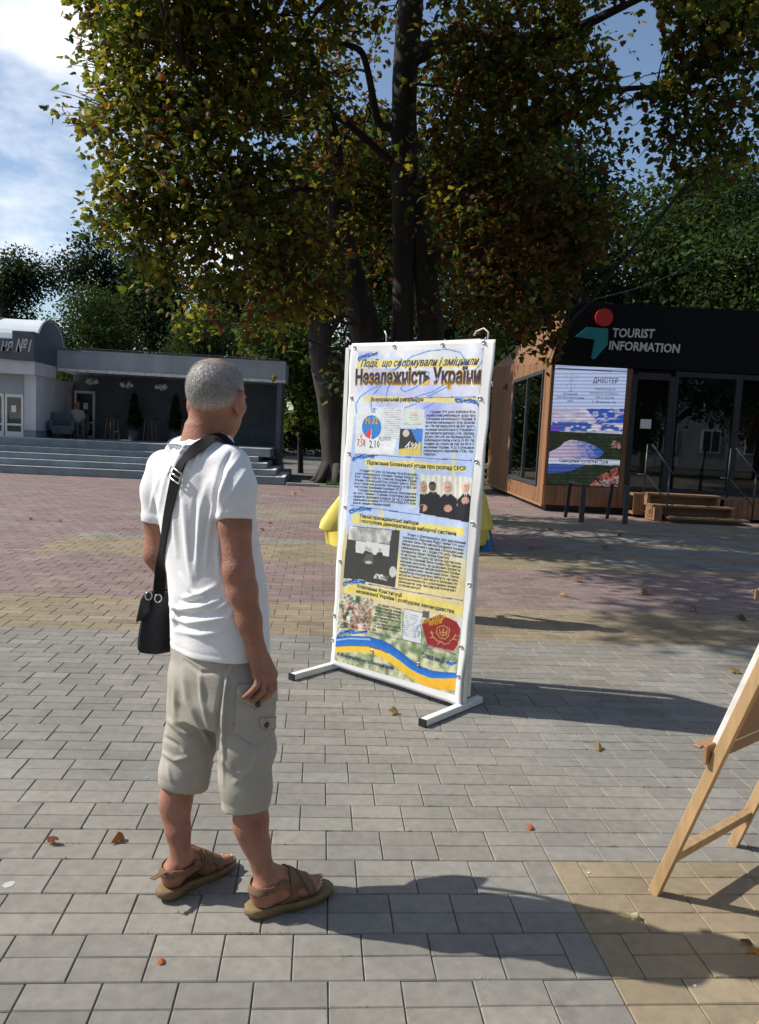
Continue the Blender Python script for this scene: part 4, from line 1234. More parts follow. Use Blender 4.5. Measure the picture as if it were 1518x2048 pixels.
def quad_edge(c, scallop=0.0):
    """maps unit square to the quad TL TR BR BL on the sheet"""
    c = np.array(c)
    def f(u, v):
        u_ = u + (1 - 2 * u) * scallop * np.sin(v * 20) ** 2
        p = (1 - u_)[..., None] * (1 - v)[..., None] * c[3] + u_[..., None] * (1 - v)[..., None] * c[2] + (1 - u_)[..., None] * v[..., None] * c[0] + u_[..., None] * v[..., None] * c[1]
        return p[..., 0], p[..., 1]
    return f


SHQ = [z5(258, 152), z5(1447, 118), z6(1160, 1692), z6(88, 1348)]
V, Q, _, _ = grid_sheet(0, 1, 0, 1, 60, 110, 0.0, quad_edge(SHQ, .006))
sh_ = attach(link('sheet', npmesh('sheet', V, Q, True, [MAT['vinyl']])), bs)
so_ = sh_.modifiers.new('thickness', 'SOLIDIFY'); so_.thickness = .0012; so_.offset = -1


# printed picture, painted point by point onto the sheet
c4 = [z5(318, 218), z5(1345, 188), z6(1112, 1597), z6(125, 1310)]
s0 = (c4[0][0] + c4[3][0]) / 2; s1 = (c4[1][0] + c4[2][0]) / 2; t1 = (c4[0][1] + c4[1][1]) / 2; t0 = (c4[2][1] + c4[3][1]) / 2
V, Q, ss, tt = grid_sheet(0, 1, 0, 1, 270, 500, .0009, quad_edge(c4))
fx_, fy_ = proj(BA + ss[:, None] * BX + tt[:, None] * np.array([0, 0, 1]) + BN * .03)
X5, Y5 = (fx_ - 640) * 4.103, (fy_ - 650) * 4.103; Y6 = (fy_ - 1000) * 4.103
hgt = (tt - t0) / (t1 - t0)
PC = np.zeros((len(ss), 3)); n1_, n2_, n3_ = fbm(ss + 3, tt + 2, 3.0, 11), fbm(ss + 1, tt + 1, 26, 12), fbm(ss, tt, 60, 13)
ks = np.array([0, .16, .2, .32, .42, .46, .6, .85, 1.0])
cs_ = np.array([(.30, .36, .18), (.36, .40, .22), (.62, .54, .34), (.70, .60, .30), (.62, .58, .36), (.46, .56, .75), (.42, .54, .82), (.55, .64, .85), (.34, .37, .72)])
hh = (hgt + .03 * n1_).clip(0, 1)
for k in range(3): PC[:, k] = np.interp(hh, ks, cs_[:, k])
PC *= (1 + .10 * n1_)[:, None]
m = hgt > .80; PC[m] = lerpc((.36, .40, .80), (.72, .76, .86), ((n1_ + .55) / 1.1).clip(0, 1))[m]
m = hgt < .21; PC[m] = lerpc((.16, .24, .12), (.66, .64, .42), ((n2_ + .8) / 1.6).clip(0, 1))[m]
def fill(poly, col, ys, mask=None, soft=None):
    m = inpoly(X5, ys, poly)
    if mask is not None: m &= mask
    if callable(col): PC[m] = col(m)
    elif soft is not None: PC[m] = PC[m] * (1 - soft) + np.array(col) * soft
    else: PC[m] = col
YE = (.78, .66, .16); YL = (.80, .70, .24)
# pale trident behind the texts
for pl in ([(390, 1100), (430, 1100), (440, 1480), (400, 1480)], [(740, 1100), (775, 1100), (800, 1500), (730, 1500)], [(1085, 1050), (1115, 1050), (1105, 1600), (1060, 1600)]):
    fill(pl, (.70, .70, .34), Y5, None, .6)
for pl in ([(560, 100), (620, 100), (700, 300), (640, 420), (560, 300)], [(920, 0), (990, 0), (1010, 340), (960, 400)], [(620, 330), (700, 280), (1010, 420), (980, 640), (700, 620)]):
    fill(pl, (.46, .58, .80), Y6, None, .55)
for pl in ([(480, 60), (510, 60), (540, 260), (580, 300), (640, 220), (660, 260), (580, 360), (490, 270)],): fill(pl, (.72, .68, .30), Y6, None, .7)
# stripes behind the headings
fill([(312, 292), (1318, 272), (1318, 350), (308, 356)], YL, Y5)
fill([(360, 585), (1315, 590), (1315, 640), (358, 632)], YE, Y5, None, .85)
fill([(1110, 590), (1315, 592), (1315, 650), (1100, 645)], (.6, .62, .62), Y5, None, .5)
fill([(370, 1098), (1000, 1135), (1200, 1165), (1200, 1205), (365, 1150)], YE, Y5, None, .9)
fill([(270, 110), (700, 175), (1190, 230), (1190, 300), (270, 190)], YE, Y6, None, .92)
fill([(210, 688), (700, 770), (1195, 885), (1190, 945), (205, 755)], YE, Y6, None, .92)
# referendum panels
fill([(302, 672), (685, 678), (605, 1062), (285, 1050)], (.74, .77, .80), Y5); fill([(505, 672), (690, 676), (655, 935), (490, 925)], (.68, .71, .74), Y5)
def ruled(poly, y0, y1, x0, x1, col, rows, ys=None):
    ys = Y5 if ys is None else ys
    m = inpoly(X5, ys, poly) & ((((ys - y0) / (y1 - y0) * rows) % 1) < .42) & (X5 > x0) & (X5 < x1) & (n3_ > -.45); PC[m] = PC[m] * .45 + np.array(col) * .55
ruled([(505, 672), (690, 676), (655, 935), (490, 925)], 680, 930, 525, 670, (.2, .2, .22), 14)
fill([(690, 686), (866, 692), (855, 834), (680, 828)], (.60, .68, .62), Y5); ruled([(735, 715), (815, 715), (812, 795), (730, 795)], 715, 795, 740, 810, (.5, .05, .05), 4); ruled([(690, 800), (850, 805), (850, 830), (690, 828)], 800, 830, 690, 850, (.05, .1, .12), 2)
e = ((X5 - 423) / 79) ** 2 + ((Y5 - 838) / 98) ** 2; PC[e < 1] = (.03, .22, .62); ang = np.degrees(np.arctan2(Y5 - 838, X5 - 423)); PC[(e < 1) & (ang > 97) & (ang < 132)] = (.7, .06, .06)
PC[(e < 1) & (ang > 93) & (ang <= 97)] = (.72, .75, .78)
fill([(660, 850), (852, 855), (835, 1076), (645, 1066)], (.03, .03, .035), Y5); fill([(752, 856), (852, 856), (842, 990), (800, 960)], (.05, .2, .6), Y5); fill([(645, 1020), (770, 1000), (840, 960), (834, 1076), (645, 1066)], (.62, .50, .14), Y5)
PC[((X5 - 710) / 28) ** 2 + ((Y5 - 888) / 30) ** 2 < 1] = (.55, .52, .5); fill([(700, 1000), (745, 955), (750, 962), (708, 1006)], (.75, .75, .75), Y5)
# photograph of four suited men clapping
ph = [(825, 1226), (1266, 1250), (1240, 1622), (815, 1545)]
fill(ph, lambda m: lerpc((.55, .55, .46), (.75, .75, .68), ((np.sin(X5 / 7) + 1) / 2))[m], Y5)
for cx, cy, rx, ry, hair, face in ((852, 1330, 30, 48, (.35, .32, .28), (.45, .25, .19)), (925, 1325, 30, 40, (.03, .025, .02), (.12, .07, .05)), (1050, 1330, 36, 50, (.5, .42, .36), (.58, .34, .26)), (1203, 1320, 34, 60, (.6, .6, .58), (.60, .34, .28))):
    b_w = rx * 2.25
    fill([(cx - b_w, 1640), (cx - b_w * .95, cy + ry * 1.9), (cx - rx * .6, cy + ry * 1.05), (cx + rx * .6, cy + ry * 1.05), (cx + b_w * .95, cy + ry * 1.9), (cx + b_w, 1640)], (.012, .013, .02), Y5, inpoly(X5, Y5, ph))
    e = ((X5 - cx) / rx) ** 2 + ((Y5 - cy) / ry) ** 2; m_ = (e < 1) & inpoly(X5, Y5, ph); PC[m_] = (np.array(face) * (1.12 - .5 * ((X5 - cx) / rx * .6 + .4 * (Y5 - cy) / ry).clip(-.6, 1))[:, None])[m_]; fill([(cx - rx * .35, cy + ry * .52), (cx + rx * .35, cy + ry * .52), (cx + rx * .3, cy + ry * .62), (cx - rx * .3, cy + ry * .62)], np.array(face) * .55, Y5); fill([(cx - 4, cy), (cx + 5, cy), (cx + 7, cy + ry * .3), (cx - 6, cy + ry * .3)], np.array(face) * .8, Y5); PC[(e < 1.15) & (Y5 < cy - ry * .35 + .002 * n2_) & inpoly(X5, Y5, ph)] = hair
    PC[(np.abs(X5 - cx + rx * .3) < 4) & (np.abs(Y5 - cy) < 5)] = (.1, .05, .04); PC[(np.abs(X5 - cx - rx * .3) < 4) & (np.abs(Y5 - cy) < 5)] = (.1, .05, .04)
    fill([(cx - rx * .4, cy + ry * .98), (cx + rx * .4, cy + ry * .98), (cx, cy + ry * 2)], (.7, .7, .7), Y5); fill([(cx - 5, cy + ry * 1.1), (cx + 5, cy + ry * 1.1), (cx + 7, cy + ry * 1.9), (cx - 7, cy + ry * 1.9)], (.02, .02, .03), Y5)
for cx, cy in ((848, 1500), (1052, 1505), (1200, 1440)): PC[(((X5 - cx) / 34) ** 2 + ((Y5 - cy) / 30) ** 2 < 1) & (n2_ > -.5)] = (.52, .28, .21)
# black and white photograph of a speaker in a hall
ph = [(238, 208), (655, 250), (618, 716), (200, 640)]
fill(ph, (.05, .05, .05), Y6); fill([(240, 212), (590, 250), (570, 365), (235, 320)], lambda m: lerpc((.30, .3, .3), (.62, .62, .62), ((n2_ + 1) / 2).clip(0, 1))[m], Y6); fill([(300, 330), (572, 370), (565, 465), (298, 430)], (.68, .68, .68), Y6)
for cx, cy, s_ in ((385, 400, 1), (490, 410, 1), (410, 410, 1.1)):
    PC[((X5 - cx) / (14 * s_)) ** 2 + ((Y6 - cy) / (19 * s_)) ** 2 < 1] = (.42, .42, .42); fill([(cx - 32, cy + 55), (cx - 18, cy + 18), (cx + 18, cy + 18), (cx + 32, cy + 55)], (.04, .04, .04), Y6)
fill([(350, 510), (385, 440), (440, 445), (440, 530)], (.10, .10, .10), Y6); PC[((X5 - 400) / 26) ** 2 + ((Y6 - 512) / 13) ** 2 < 1] = (.5, .5, .5)
PC[((X5 - 597) / 30) ** 2 + ((Y6 - 590) / 44) ** 2 < 1] = (.55, .55, .55); fill([(455, 605), (560, 620), (550, 660), (440, 640)], lambda m: lerpc((.1, .1, .1), (.7, .7, .7), ((n3_ + .6) / 1.2).clip(0, 1))[m], Y6)
# colour photograph of a cheering hall
ph = [(185, 760), (442, 812), (420, 1066), (155, 1048)]
pal = np.array([(.05, .10, .05), (.40, .32, .22), (.45, .12, .08), (.55, .38, .28), (.62, .62, .56), (.08, .16, .10), (.42, .28, .18), (.12, .10, .08)])
fill(ph, lambda m: pal[((n2_ * .5 + n3_ * .35 + 1) * 4).clip(0, 7).astype(int)][m], Y6); fill([(300, 785), (330, 790), (330, 850), (300, 845)], (.04, .12, .07), Y6); fill([(340, 790), (350, 792), (350, 850), (340, 850)], (.5, .5, .48), Y6)
rp = np.random.default_rng(31)
for cy in np.linspace(845, 1040, 60):
    cx = rp.uniform(170, 430); k_ = .6 + (cy - 845) / 195 * .9; mk = inpoly(X5, Y6, ph)
    bc = pal[rp.integers(0, 8)] * rp.uniform(.5, 1.2); PC[(((X5 - cx) / (15 * k_)) ** 2 + ((Y6 - cy - 26 * k_) / (22 * k_)) ** 2 < 1) & mk] = bc
    PC[(((X5 - cx) / (6.5 * k_)) ** 2 + ((Y6 - cy) / (9 * k_)) ** 2 < 1) & mk] = np.array((.50, .31, .23)) * rp.uniform(.6, 1.2); PC[(((X5 - cx) / (7 * k_)) ** 2 + ((Y6 - cy + 4 * k_) / (7 * k_)) ** 2 < 1) & (Y6 < cy - 2 * k_) & mk] = np.array((.10, .07, .05)) * rp.uniform(.5, 3)
# manuscript page and red book
fill([(690, 890), (846, 922), (830, 1187), (674, 1142)], (.04, .05, .08), Y6); fill([(694, 897), (842, 927), (826, 1180), (679, 1138)], (.66, .70, .74), Y6)
m = inpoly(X5, Y6, [(700, 930), (838, 955), (822, 1150), (685, 1110)]) & (np.abs(((Y6 - X5 * .2) / 16) % 1 - .5) < .22) & (n3_ > -.1); PC[m] = (.16, .20, .3)
fill([(845, 905), (900, 915), (895, 975), (842, 960)], (.10, .11, .13), Y6); fill([(1075, 970), (1165, 975), (1160, 1080), (1130, 1060)], (.6, .62, .6), Y6)
fill([(852, 990), (985, 938), (1120, 1000), (1152, 1060), (1128, 1200), (1090, 1256), (885, 1203), (838, 1030)], (.26, .018, .022), Y6); fill([(885, 1190), (1092, 1240), (1128, 1190), (1132, 1206), (1090, 1262), (883, 1208)], (.45, .30, .15), Y6)
GO = (.50, .31, .12)
def stroke(pts, w, col, ys, mask=None):
    pts = np.asarray(pts, float)
    for (x1, y1), (x2, y2) in zip(pts[:-1], pts[1:]):
        L2 = (x2 - x1) ** 2 + (y2 - y1) ** 2 + 1e-6; h = (((X5 - x1) * (x2 - x1) + (ys - y1) * (y2 - y1)) / L2).clip(0, 1)
        m = np.hypot(X5 - x1 - h * (x2 - x1), ys - y1 - h * (y2 - y1)) < w
        if mask is not None: m &= mask
        PC[m] = col
stroke([(960, 1045), (955, 1090), (985, 1135), (1030, 1140), (1055, 1110), (1060, 1060), (1010, 1030), (960, 1045)], 3.0, GO, Y6)
for q in ([(980, 1062), (985, 1105), (1010, 1112)], [(1040, 1070), (1035, 1108), (1010, 1112)], [(1010, 1055), (1008, 1125)], [(992, 1085), (1028, 1090)], [(915, 1080), (925, 1120), (955, 1150), (1000, 1165)], [(1110, 1100), (1095, 1135), (1060, 1160)], [(930, 1090), (905, 1085)], [(935, 1125), (905, 1130)], [(965, 1180), (990, 1160), (1020, 1185), (1060, 1175)], [(1105, 1120), (1130, 1110)], [(1090, 1140), (1120, 1150)]): stroke(q, 3.2, GO, Y6)
# flag ribbons in the corners and the big wave
BLU = (.02, .10, .42); BL2 = (.05, .24, .62); GOL = (.80, .52, .03)
def ribbon(pts, ys, k=1.0):
    pts = np.asarray(pts, float)
    xx = np.linspace(0, 1, 40); q = np.stack([np.interp(xx, np.linspace(0, 1, len(pts)), pts[:, c_]) for c_ in (0, 1)], 1)
    for ph_, off_, w_, c_ in ((0, -22, 4, (.70, .60, .32)), (1, -13, 6, BL2), (2, -3, 8, BLU), (3, 8, 6, (.012, .04, .22)), (4, 15, 4, BL2)):
        stroke(q + np.stack([0 * xx, k * (off_ * (1 - .55 * xx) + 7 * np.sin(xx * 13 + ph_ * 1.9))], 1), w_ * k * .9, c_, ys)
for pts, ys in (([(320, 285), (350, 262), (400, 250), (470, 236)], Y5), ([(1118, 615), (1170, 625), (1230, 618), (1290, 640), (1312, 672)], Y5), ([(268, 1105), (300, 1085), (350, 1080), (440, 1075)], Y5), ([(245, 95), (300, 80), (350, 72), (420, 75)], Y6),
                ([(200, 690), (240, 672), (300, 668), (370, 675)], Y6), ([(150, 1120), (190, 1085), (240, 1075), (300, 1085), (390, 1080)], Y6), ([(1040, 1330), (1080, 1345), (1115, 1335)], Y6)):
    ribbon(pts, ys, .8 if len(pts) < 4 else 1.0)
xs_ = np.array([120, 250, 400, 500, 580, 660, 740, 820, 920, 1020, 1125]); up_ = np.array([1128, 1112, 1118, 1140, 1180, 1240, 1305, 1360, 1398, 1412, 1415]); mid = np.array([1200, 1192, 1196, 1225, 1265, 1322, 1385, 1430, 1462, 1465, 1462]); low = np.array([1250, 1248, 1252, 1285, 1335, 1400, 1460, 1505, 1545, 1555, 1560])
a_, b2_, c_ = np.interp(X5, xs_, up_), np.interp(X5, xs_, mid), np.interp(X5, xs_, low); inw = (X5 > 120) & (X5 < 1125)
m = inw & (Y6 > a_) & (Y6 < b2_); PC[m] = lerpc((.015, .09, .40), (.02, .20, .66), ((Y6 - a_) / (b2_ - a_)).clip(0, 1) ** .7)[m]; m = inw & (np.abs(Y6 - a_ - 22) < 7) & (X5 < 420); PC[m] = (.25, .5, .8)
m = inw & (Y6 >= b2_) & (Y6 < c_); PC[m] = lerpc((.84, .58, .06), (.78, .40, .02), ((X5 - 500) / 600 + .35 * ((Y6 - b2_) / (c_ - b2_) - .5)).clip(0, 1))[m]; m = inw & (np.abs(Y6 - b2_) < 5) & (X5 < 560); PC[m] = (.22, .07, .16)
# thin rules
for pts, ys in (([(700, 600), (1280, 590)], Y5), ([(285, 1060), (1245, 1113)], Y5), ([(265, 1480), (830, 1560)], Y5), ([(400, 690), (1160, 826)], Y6), ([(420, 1085), (680, 1150)], Y6), ([(840, 1190), (1000, 1215), (1120, 1275)], Y6)): stroke(pts, 3.2, (.03, .08, .35), ys)
for q in ((1245, 1113, Y5), (1160, 826, Y6), (265, 1480, Y5), (1275, 591, Y5)): PC[np.hypot(X5 - q[0], q[2] - q[1]) < 7] = (.03, .08, .35)
# sky-blue scrolls round the title
SW = (.05, .24, .62)
th_ = np.linspace(0, 1, 24)
for pts in ([(1340, 188), (1350, 260), (1320, 330), (1260, 390), (1170, 440)], [(620, 370), (760, 260), (900, 215), (1050, 200), (1150, 225), (1195, 290), (1170, 370), (1060, 470), (930, 550), (790, 590)], [(440, 570), (500, 500), (560, 440)], [(300, 720), (295, 650), (330, 590), (400, 540), (480, 500)], [(545, 580), (560, 520), (620, 440), (700, 400), (820, 375), (905, 390), (880, 450), (780, 520), (700, 550), (665, 525), (690, 490)], [(890, 590), (1010, 530), (1120, 470)], [(420, 630), (420, 680), (470, 690)], [(700, 680), (800, 645)], [(860, 685), (950, 640)], [(560, 400), (640, 350)]):
    stroke(pts, 4.2, SW, Y5, Y5 < 725)
PC *= (1 + .07 * n3_ + .05 * n2_)[:, None]
PC[:] = PC.clip(.005, .85)
pr_ = attach(link('print', npmesh('print', V, Q, True, [MAT['print']], cols=PC)), bs); pr_.parent = sh_; pr_.matrix_parent_inverse = Matrix.Identity(4)
KLAY = [0]


def blocktext(lines, quad, zf, h, m, bold=0.0, shear=0.0, off=.0019, name='lettering', indent=(), last=()):
    """lines of type set between the two slanted edges of a block given as photo-zoom corners TL TR BL BR (baselines)"""
    TL, TR, BL, BR = [np.array(zf(*q)) for q in quad]; mbv, mbt, n = [], [], 0; k = len(lines)
    for i, ln in enumerate(lines):
        f = i / max(1, k - 1); A = TL + (BL - TL) * f; B = TR + (BR - TR) * f
        if i in indent: A = A + (B - A) * .07
        if i in last: B = A + (B - A) * last[i] if isinstance(last, dict) else B
        V, T = text_geo(ln, bold, shear, 1); V[:, 0] -= V[:, 0].min(); V[:, 0] /= V[:, 0].max(); V[:, 1] /= .72
        st = A + V[:, :1] * (B - A) + V[:, 1:2] * np.array([0, h])
        mbv.append(bsurf(st[:, 0], st[:, 1], np.full(len(st), off))); mbt.append(T + n); n += len(V)
    o = attach(link(name, npmesh(name, np.concatenate(mbv), np.concatenate(mbt), False, [m])), bs)
    o.parent = sh_; o.matrix_parent_inverse = Matrix.Identity(4); return o


def one(body, a, b, zf, h, m, bold=0.0, shear=0.0, off=.0019): return blocktext([body], (a, b, a, b), zf, h, m, bold, shear, off)


one('Події,  що сформували і зміцнили', (335, 345), (1312, 328), z5, .043, MAT['ink_blue'], .010, .45)
tm, t_, b_ = nodes('title_ink')
tcn = t_.nodes.new('ShaderNodeTexCoord'); sp = t_.nodes.new('ShaderNodeSeparateXYZ'); rr = t_.nodes.new('ShaderNodeValToRGB')
t_.links.new(tcn.outputs['Generated'], sp.inputs['Vector']); t_.links.new(sp.outputs['Z'], rr.inputs['Fac']); t_.links.new(rr.outputs['Color'], b_.inputs['Base Color'])
rr.color_ramp.elements[0].color = (.50, .28, .03, 1); rr.color_ramp.elements[1].color = (.012, .012, .03, 1); e_ = rr.color_ramp.elements.new(.32); e_.color = (.10, .05, .015, 1); e_ = rr.color_ramp.elements.new(.5); e_.color = (.012, .015, .06, 1)
one('Незалежність України', (290, 488), (1325, 480), z5, .088, MAT['ink_gold'], .062, 0, .0017)
one('Незалежність України', (292, 486), (1323, 478), z5, .084, tm, .040, 0, .0022)
one('Всеукраїнський референдум', (420, 625), (855, 628), z5, .023, MAT['ink_black'], .018)
one('ТАК', (415, 722), (455, 722), z5, .024, MAT['ink_sky'], 0); one('90,32', (370, 812), (475, 812), z5, .042, MAT['ink_gold'], .02, 0, .0022)
one('7,58', (302, 995), (368, 995), z5, .046, MAT['ink_red'], .004); one('2,10', (402, 1005), (485, 1008), z5, .046, MAT['ink_black'], 0); one('Н', (330, 930), (343, 930), z5, .024, MAT['ink_red'], .004); one('НЕДІЙСНІ', (478, 945), (580, 948), z5, .022, MAT['wall_grey'])
one('1991', (730, 1018), (825, 1020), z5, .040, MAT['ink_white'], .014, 0, .0022)
blocktext(['1 грудня 1991 року відбувся Все-', 'український референдум щодо про-', 'голошення незалежності України. В', 'бюлетені референдуму було запитан-', 'ня: «Чи підтверджуєте ви Акт прого-', 'лошення незалежності України?» і', 'два варіанти відповіді «Так, підтвер-', 'джую» або «Ні, не підтверджую». У',
           'референдумі взяли участь 31 891 742', 'людини, що склало на той час 84,18 %', 'населення України. 90,32 % учасників', 'референдуму відповіли: «Так, під-', 'тверджую».'], ((882, 722), (1282, 722), (855, 1068), (1262, 1075)), z5, .0150, MAT['ink_black'], .006, indent=(0,), last={12: .27})
one('Підписання Біловезької угоди про розпад СРСР', (385, 1142), (1200, 1196), z5, .023, MAT['ink_black'], .018)
blocktext(['8 грудня 1991 року (за тиждень після Всеукраїн-', 'ського референдуму) очільники України, Білорусі та', 'Росії – Леонід Кравчук, Станіслав Шушкевич і Борис', 'Єльцин у Біловезькій Пущі поблизу Бресту (Біло-', 'русь) підписали документ (Біловезьку угоду), що', 'констатував припинення існування СРСР.', 'Створена насильницьким шляхом більшовиками',
           'на чолі з Леніним і Сталіним тоталітарна держава', 'юридично припинила існувати. За час її існування', 'каральними органами ЧК-ОГПУ-МГБ-НКВД-КГБ були', 'фізично знищені мільйони людей.'], ((290, 1197), (805, 1238), (272, 1466), (780, 1500)), z5, .0150, MAT['ink_black'], .006, indent=(0, 6), last={5: .78, 10: .62})
one('Перші президентські вибори', (332, 142), (806, 205), z6, .022, MAT['ink_black'], .018); one('і поступова демократизація виборчої системи', (330, 182), (1120, 292), z6, .022, MAT['ink_black'], .018)
blocktext(['Згідно з Декларацією про державний', 'суверенітет, Верховна Рада 5 липня 1991 року', 'ухвалила Закон «Про вибори Президента України».', 'Вибори призначили в один день з Всеукраїнським', 'референдумом – на 1 грудня 1991 року. Першим', 'президентом обрано Леоніда Кравчука.', '18 листопада 1993 року під тиском шахтарських', 'бунтів був ухвалений Закон України «Про вибори', 'народних депутатів», що дозволило провести', 'перші парламентські вибори незалежної України',
           'не за радянським законодавством. Закон', 'передбачав мажоритарну виборчу систему', 'абсолютної більшості. Далі виборче законодавство', 'вдосконалювалось з ухваленням нових', 'законодавчих змін, при широкій політичній і', 'суспільній дискусії.'], ((680, 285), (1200, 362), (640, 702), (1105, 782)), z6, .0150, MAT['ink_black'], .006, indent=(0,), last={5: .8, 15: .42})
one('Ухвалення Конституції', (305, 716), (675, 797), z6, .022, MAT['ink_black'], .018); one('незалежної України і розбудова законодавства', (303, 757), (1096, 930), z6, .022, MAT['ink_black'], .018)
blocktext(['28 червня 1996 року', 'о 9-й годині 20 хвилин', 'після доби безперерв-', 'ної роботи Верховна Ра-', 'да ухвалила Конститу-', 'цію України.', '«За» проголосували', '315 народних депута-', 'тів.'], ((465, 862), (672, 905), (435, 1066), (655, 1108)), z6, .0150, MAT['ink_black'], .006, indent=(0, 6), last={5: .55, 8: .15})
one('КОНСТИТУЦІЯ', (848, 1015), (1022, 975), z6, .026, MAT['ink_gold'], .012); one('УКРАЇНИ', (890, 1035), (1000, 1012), z6, .026, MAT['ink_gold'], .012)
one('Слава нації!', (836, 1288), (1022, 1340), z6, .030, MAT['ink_blue'], .016); one('© Муніципалітет міста Хмельницький', (150, 1272), (605, 1392), z6, .024, MAT['ink_blue'], .01)

# steel eyelets along the hem, loops of cord on top
for zf, pts in ((z5, [(288, 186), (612, 176), (1010, 163), (1398, 140), (1350, 600), (1310, 1120), (260, 597), (237, 1052), (205, 1492)]), (z6, [(1285, 195), (1240, 697), (1160, 1205), (1130, 1650), (425, 1425), (795, 1540), (97, 1328), (175, 500), (120, 945)])):
    for q in pts:
        s_, t_ = zf(*q); s_ = min(max(s_, -.012), BW + .012); t_ = min(max(t_, BZ0 + .02), BZ1 - .03)
        a = np.linspace(0, 2 * math.pi, 13); c = bsurf(np.array(s_), np.array(t_), .002)
        ring = c + np.cos(a)[:, None] * BX * .0095 + np.sin(a)[:, None] * np.array([0, 0, .0095])
        attach(MB().tube(ring, .0032, 6, False).obj('eyelet', MAT['steel'], None, True), bs)
        cc = MB().tube([c + BN * .002, c + BN * .012 + BX * .004, c + BX * (.03 if s_ > .5 else -.03) * (1 if t_ < 1.9 and t_ > .3 else .1) - np.array([0, 0, -.0 if t_ < 1.9 else -.03]) - BN * .02], .0022, 5)
        attach(cc.obj('tie_cord', MAT['white_paint'], None, True), bs)
top = np.array([0, 0, BZ1])
for sgrp in (([BB + top - BX * .06, BB + top + [0, 0, .022] - BX * .045, BB + top + [0, 0, .036] + BX * .0, BB + top + [0, 0, .015] + BX * .03, BB + top - [0, 0, .05] + BX * .03]), ([BA + top, BA + top + [0, 0, .03] + BX * .01, BA + top + [0, 0, .006] + BX * .035]), ([BA + BX * .32 + top - [0, 0, .03], BA + BX * .32 + top + [0, 0, .03], BA + BX * .305 + top + [0, 0, .055]])):
    attach(MB().tube(np.array(sgrp) + BN * .02, .004, 6).obj('tie_cord', MAT['white_paint'], None, True), bs)
# welded frame: front and rear uprights, rails, feet with black caps
for nm, P in (('post', BA + BX * .012), ('post', BB - BX * .004)):
    attach(MB().box(P + np.array([0, 0, (BZ1 + .01) / 2]), (.036, .034, BZ1 - .07), np.stack([BX, BN, [0, 0, 1]], 1), .003).obj(nm, MAT['chip_paint']), bs)
    attach(MB().box(P - BN * .038 + np.array([0, 0, (BZ1 + .06) / 2 - .005]), (.034, .028, BZ1 - .09), np.stack([BX, BN, [0, 0, 1]], 1), .003).obj(nm, MAT['chip_paint']), bs)
for z in (BZ0 + .05, 1.1, BZ1 - .03):
    for o_ in (0.0, -.038): attach(MB().beam(BA + BX * .021 + BN * o_ + [0, 0, z], BB - BX * .021 + BN * o_ + [0, 0, z], .034, .028).obj('rail', MAT['chip_paint']), bs)
for P, l0, l1 in ((BA, .36, .28), (BB, .36, .17)):
    ft_ = attach(MB().beam(P + BN * l0 + [0, 0, .023], P - BN * l1 + [0, 0, .023], .042, .036, (0, 0, 1), .002).obj('foot', MAT['chip_paint']), bs)
    cp = MB().beam(P + BN * (l0 + .012) + [0, 0, .0225], P + BN * (l0 + .0005) + [0, 0, .0225], .045, .038).obj('end_cap', MAT['black']); cp.parent = ft_

# ================================================================== EASELS AND PICTURES
def easel(f1, f2, lean_deg, height, label, tray=.62, rear=.62, over=.03):
    f1 = np.array([*f1, 0.0]); f2 = np.array([*f2, 0.0]); w = (f2 - f1) / np.linalg.norm(f2 - f1); ln = np.array([w[1], -w[0], 0])
    t = math.radians(lean_deg); up = ln * math.sin(t) + np.array([0, 0, math.cos(t)]); nrm = np.cross(w, up); nrm = nrm if nrm @ ln < 0 else -nrm
    r = empty('easel', f1); tag(r, label, 'easel', 'wooden easels')
    nv = -nrm
    for f in (f1, f2): attach(MB().beam(f + [0, 0, -.003], f + up * height, .026, .036, ln, .002).obj('leg', MAT['wood_easel']), r)
    mid = (f1 + f2) / 2
    attach(MB().beam(mid + up * height * .97 + ln * .03, mid + ln * (rear + height * math.sin(t)) + [0, 0, -.003], .034, .03, w, .002).obj('rear_leg', MAT['wood_easel']), r)
    attach(MB().beam(f1 + up * .155 + w * .016, f2 + up * .155 - w * .016, .026, .042, up, .002).obj('brace', MAT['wood_easel']), r)
    attach(MB().beam(f1 + up * (height * .62) + w * .016, f2 + up * (height * .62) - w * .016, .026, .04, up, .002).obj('brace', MAT['wood_easel']), r)
    attach(MB().beam(f1 + up * height * .97 - w * .02, f2 + up * height * .97 + w * .02, .03, .045, up, .002).obj('brace', MAT['wood_easel']), r)
    tr_ = MB(); a, b = f1 + up * tray - w * over, f2 + up * tray + w * .05
    tr_.beam(a + nrm * .030, b + nrm * .030, .062, .014, ln, .002); tr_.beam(a + nrm * .062 + up * .008, b + nrm * .062 + up * .008, .010, .026, ln, .002)
    attach(tr_.obj('tray', MAT['wood_dark']), r)
    return f1, f2, w, up, nrm


def picture(E, tray, width, height, shift, label, frame=None, face=None, name='picture', th=.022):
    f1, f2, w, up, nrm = E; base = (f1 + f2) / 2 + up * (tray + .012) + nrm * (.022 + th / 2) + w * shift; R = np.stack([w, nrm, up], 1)
    r = empty(name, base); tag(r, label, 'picture')
    attach(MB().box(base + up * height / 2, (width, th, height), R, .002).obj('panel', frame or MAT['white_paint']), r)
    attach(MB().box(base + up * height / 2 - nrm * (th / 2 + .002), (width - .03, .004, height - .03), R).obj('backing', MAT['wood_dark']), r)
    if face: attach(MB().box(base + up * height / 2 + nrm * (th / 2 + .001), (width - .06, .003, height - .06), R).obj('canvas', face), r)


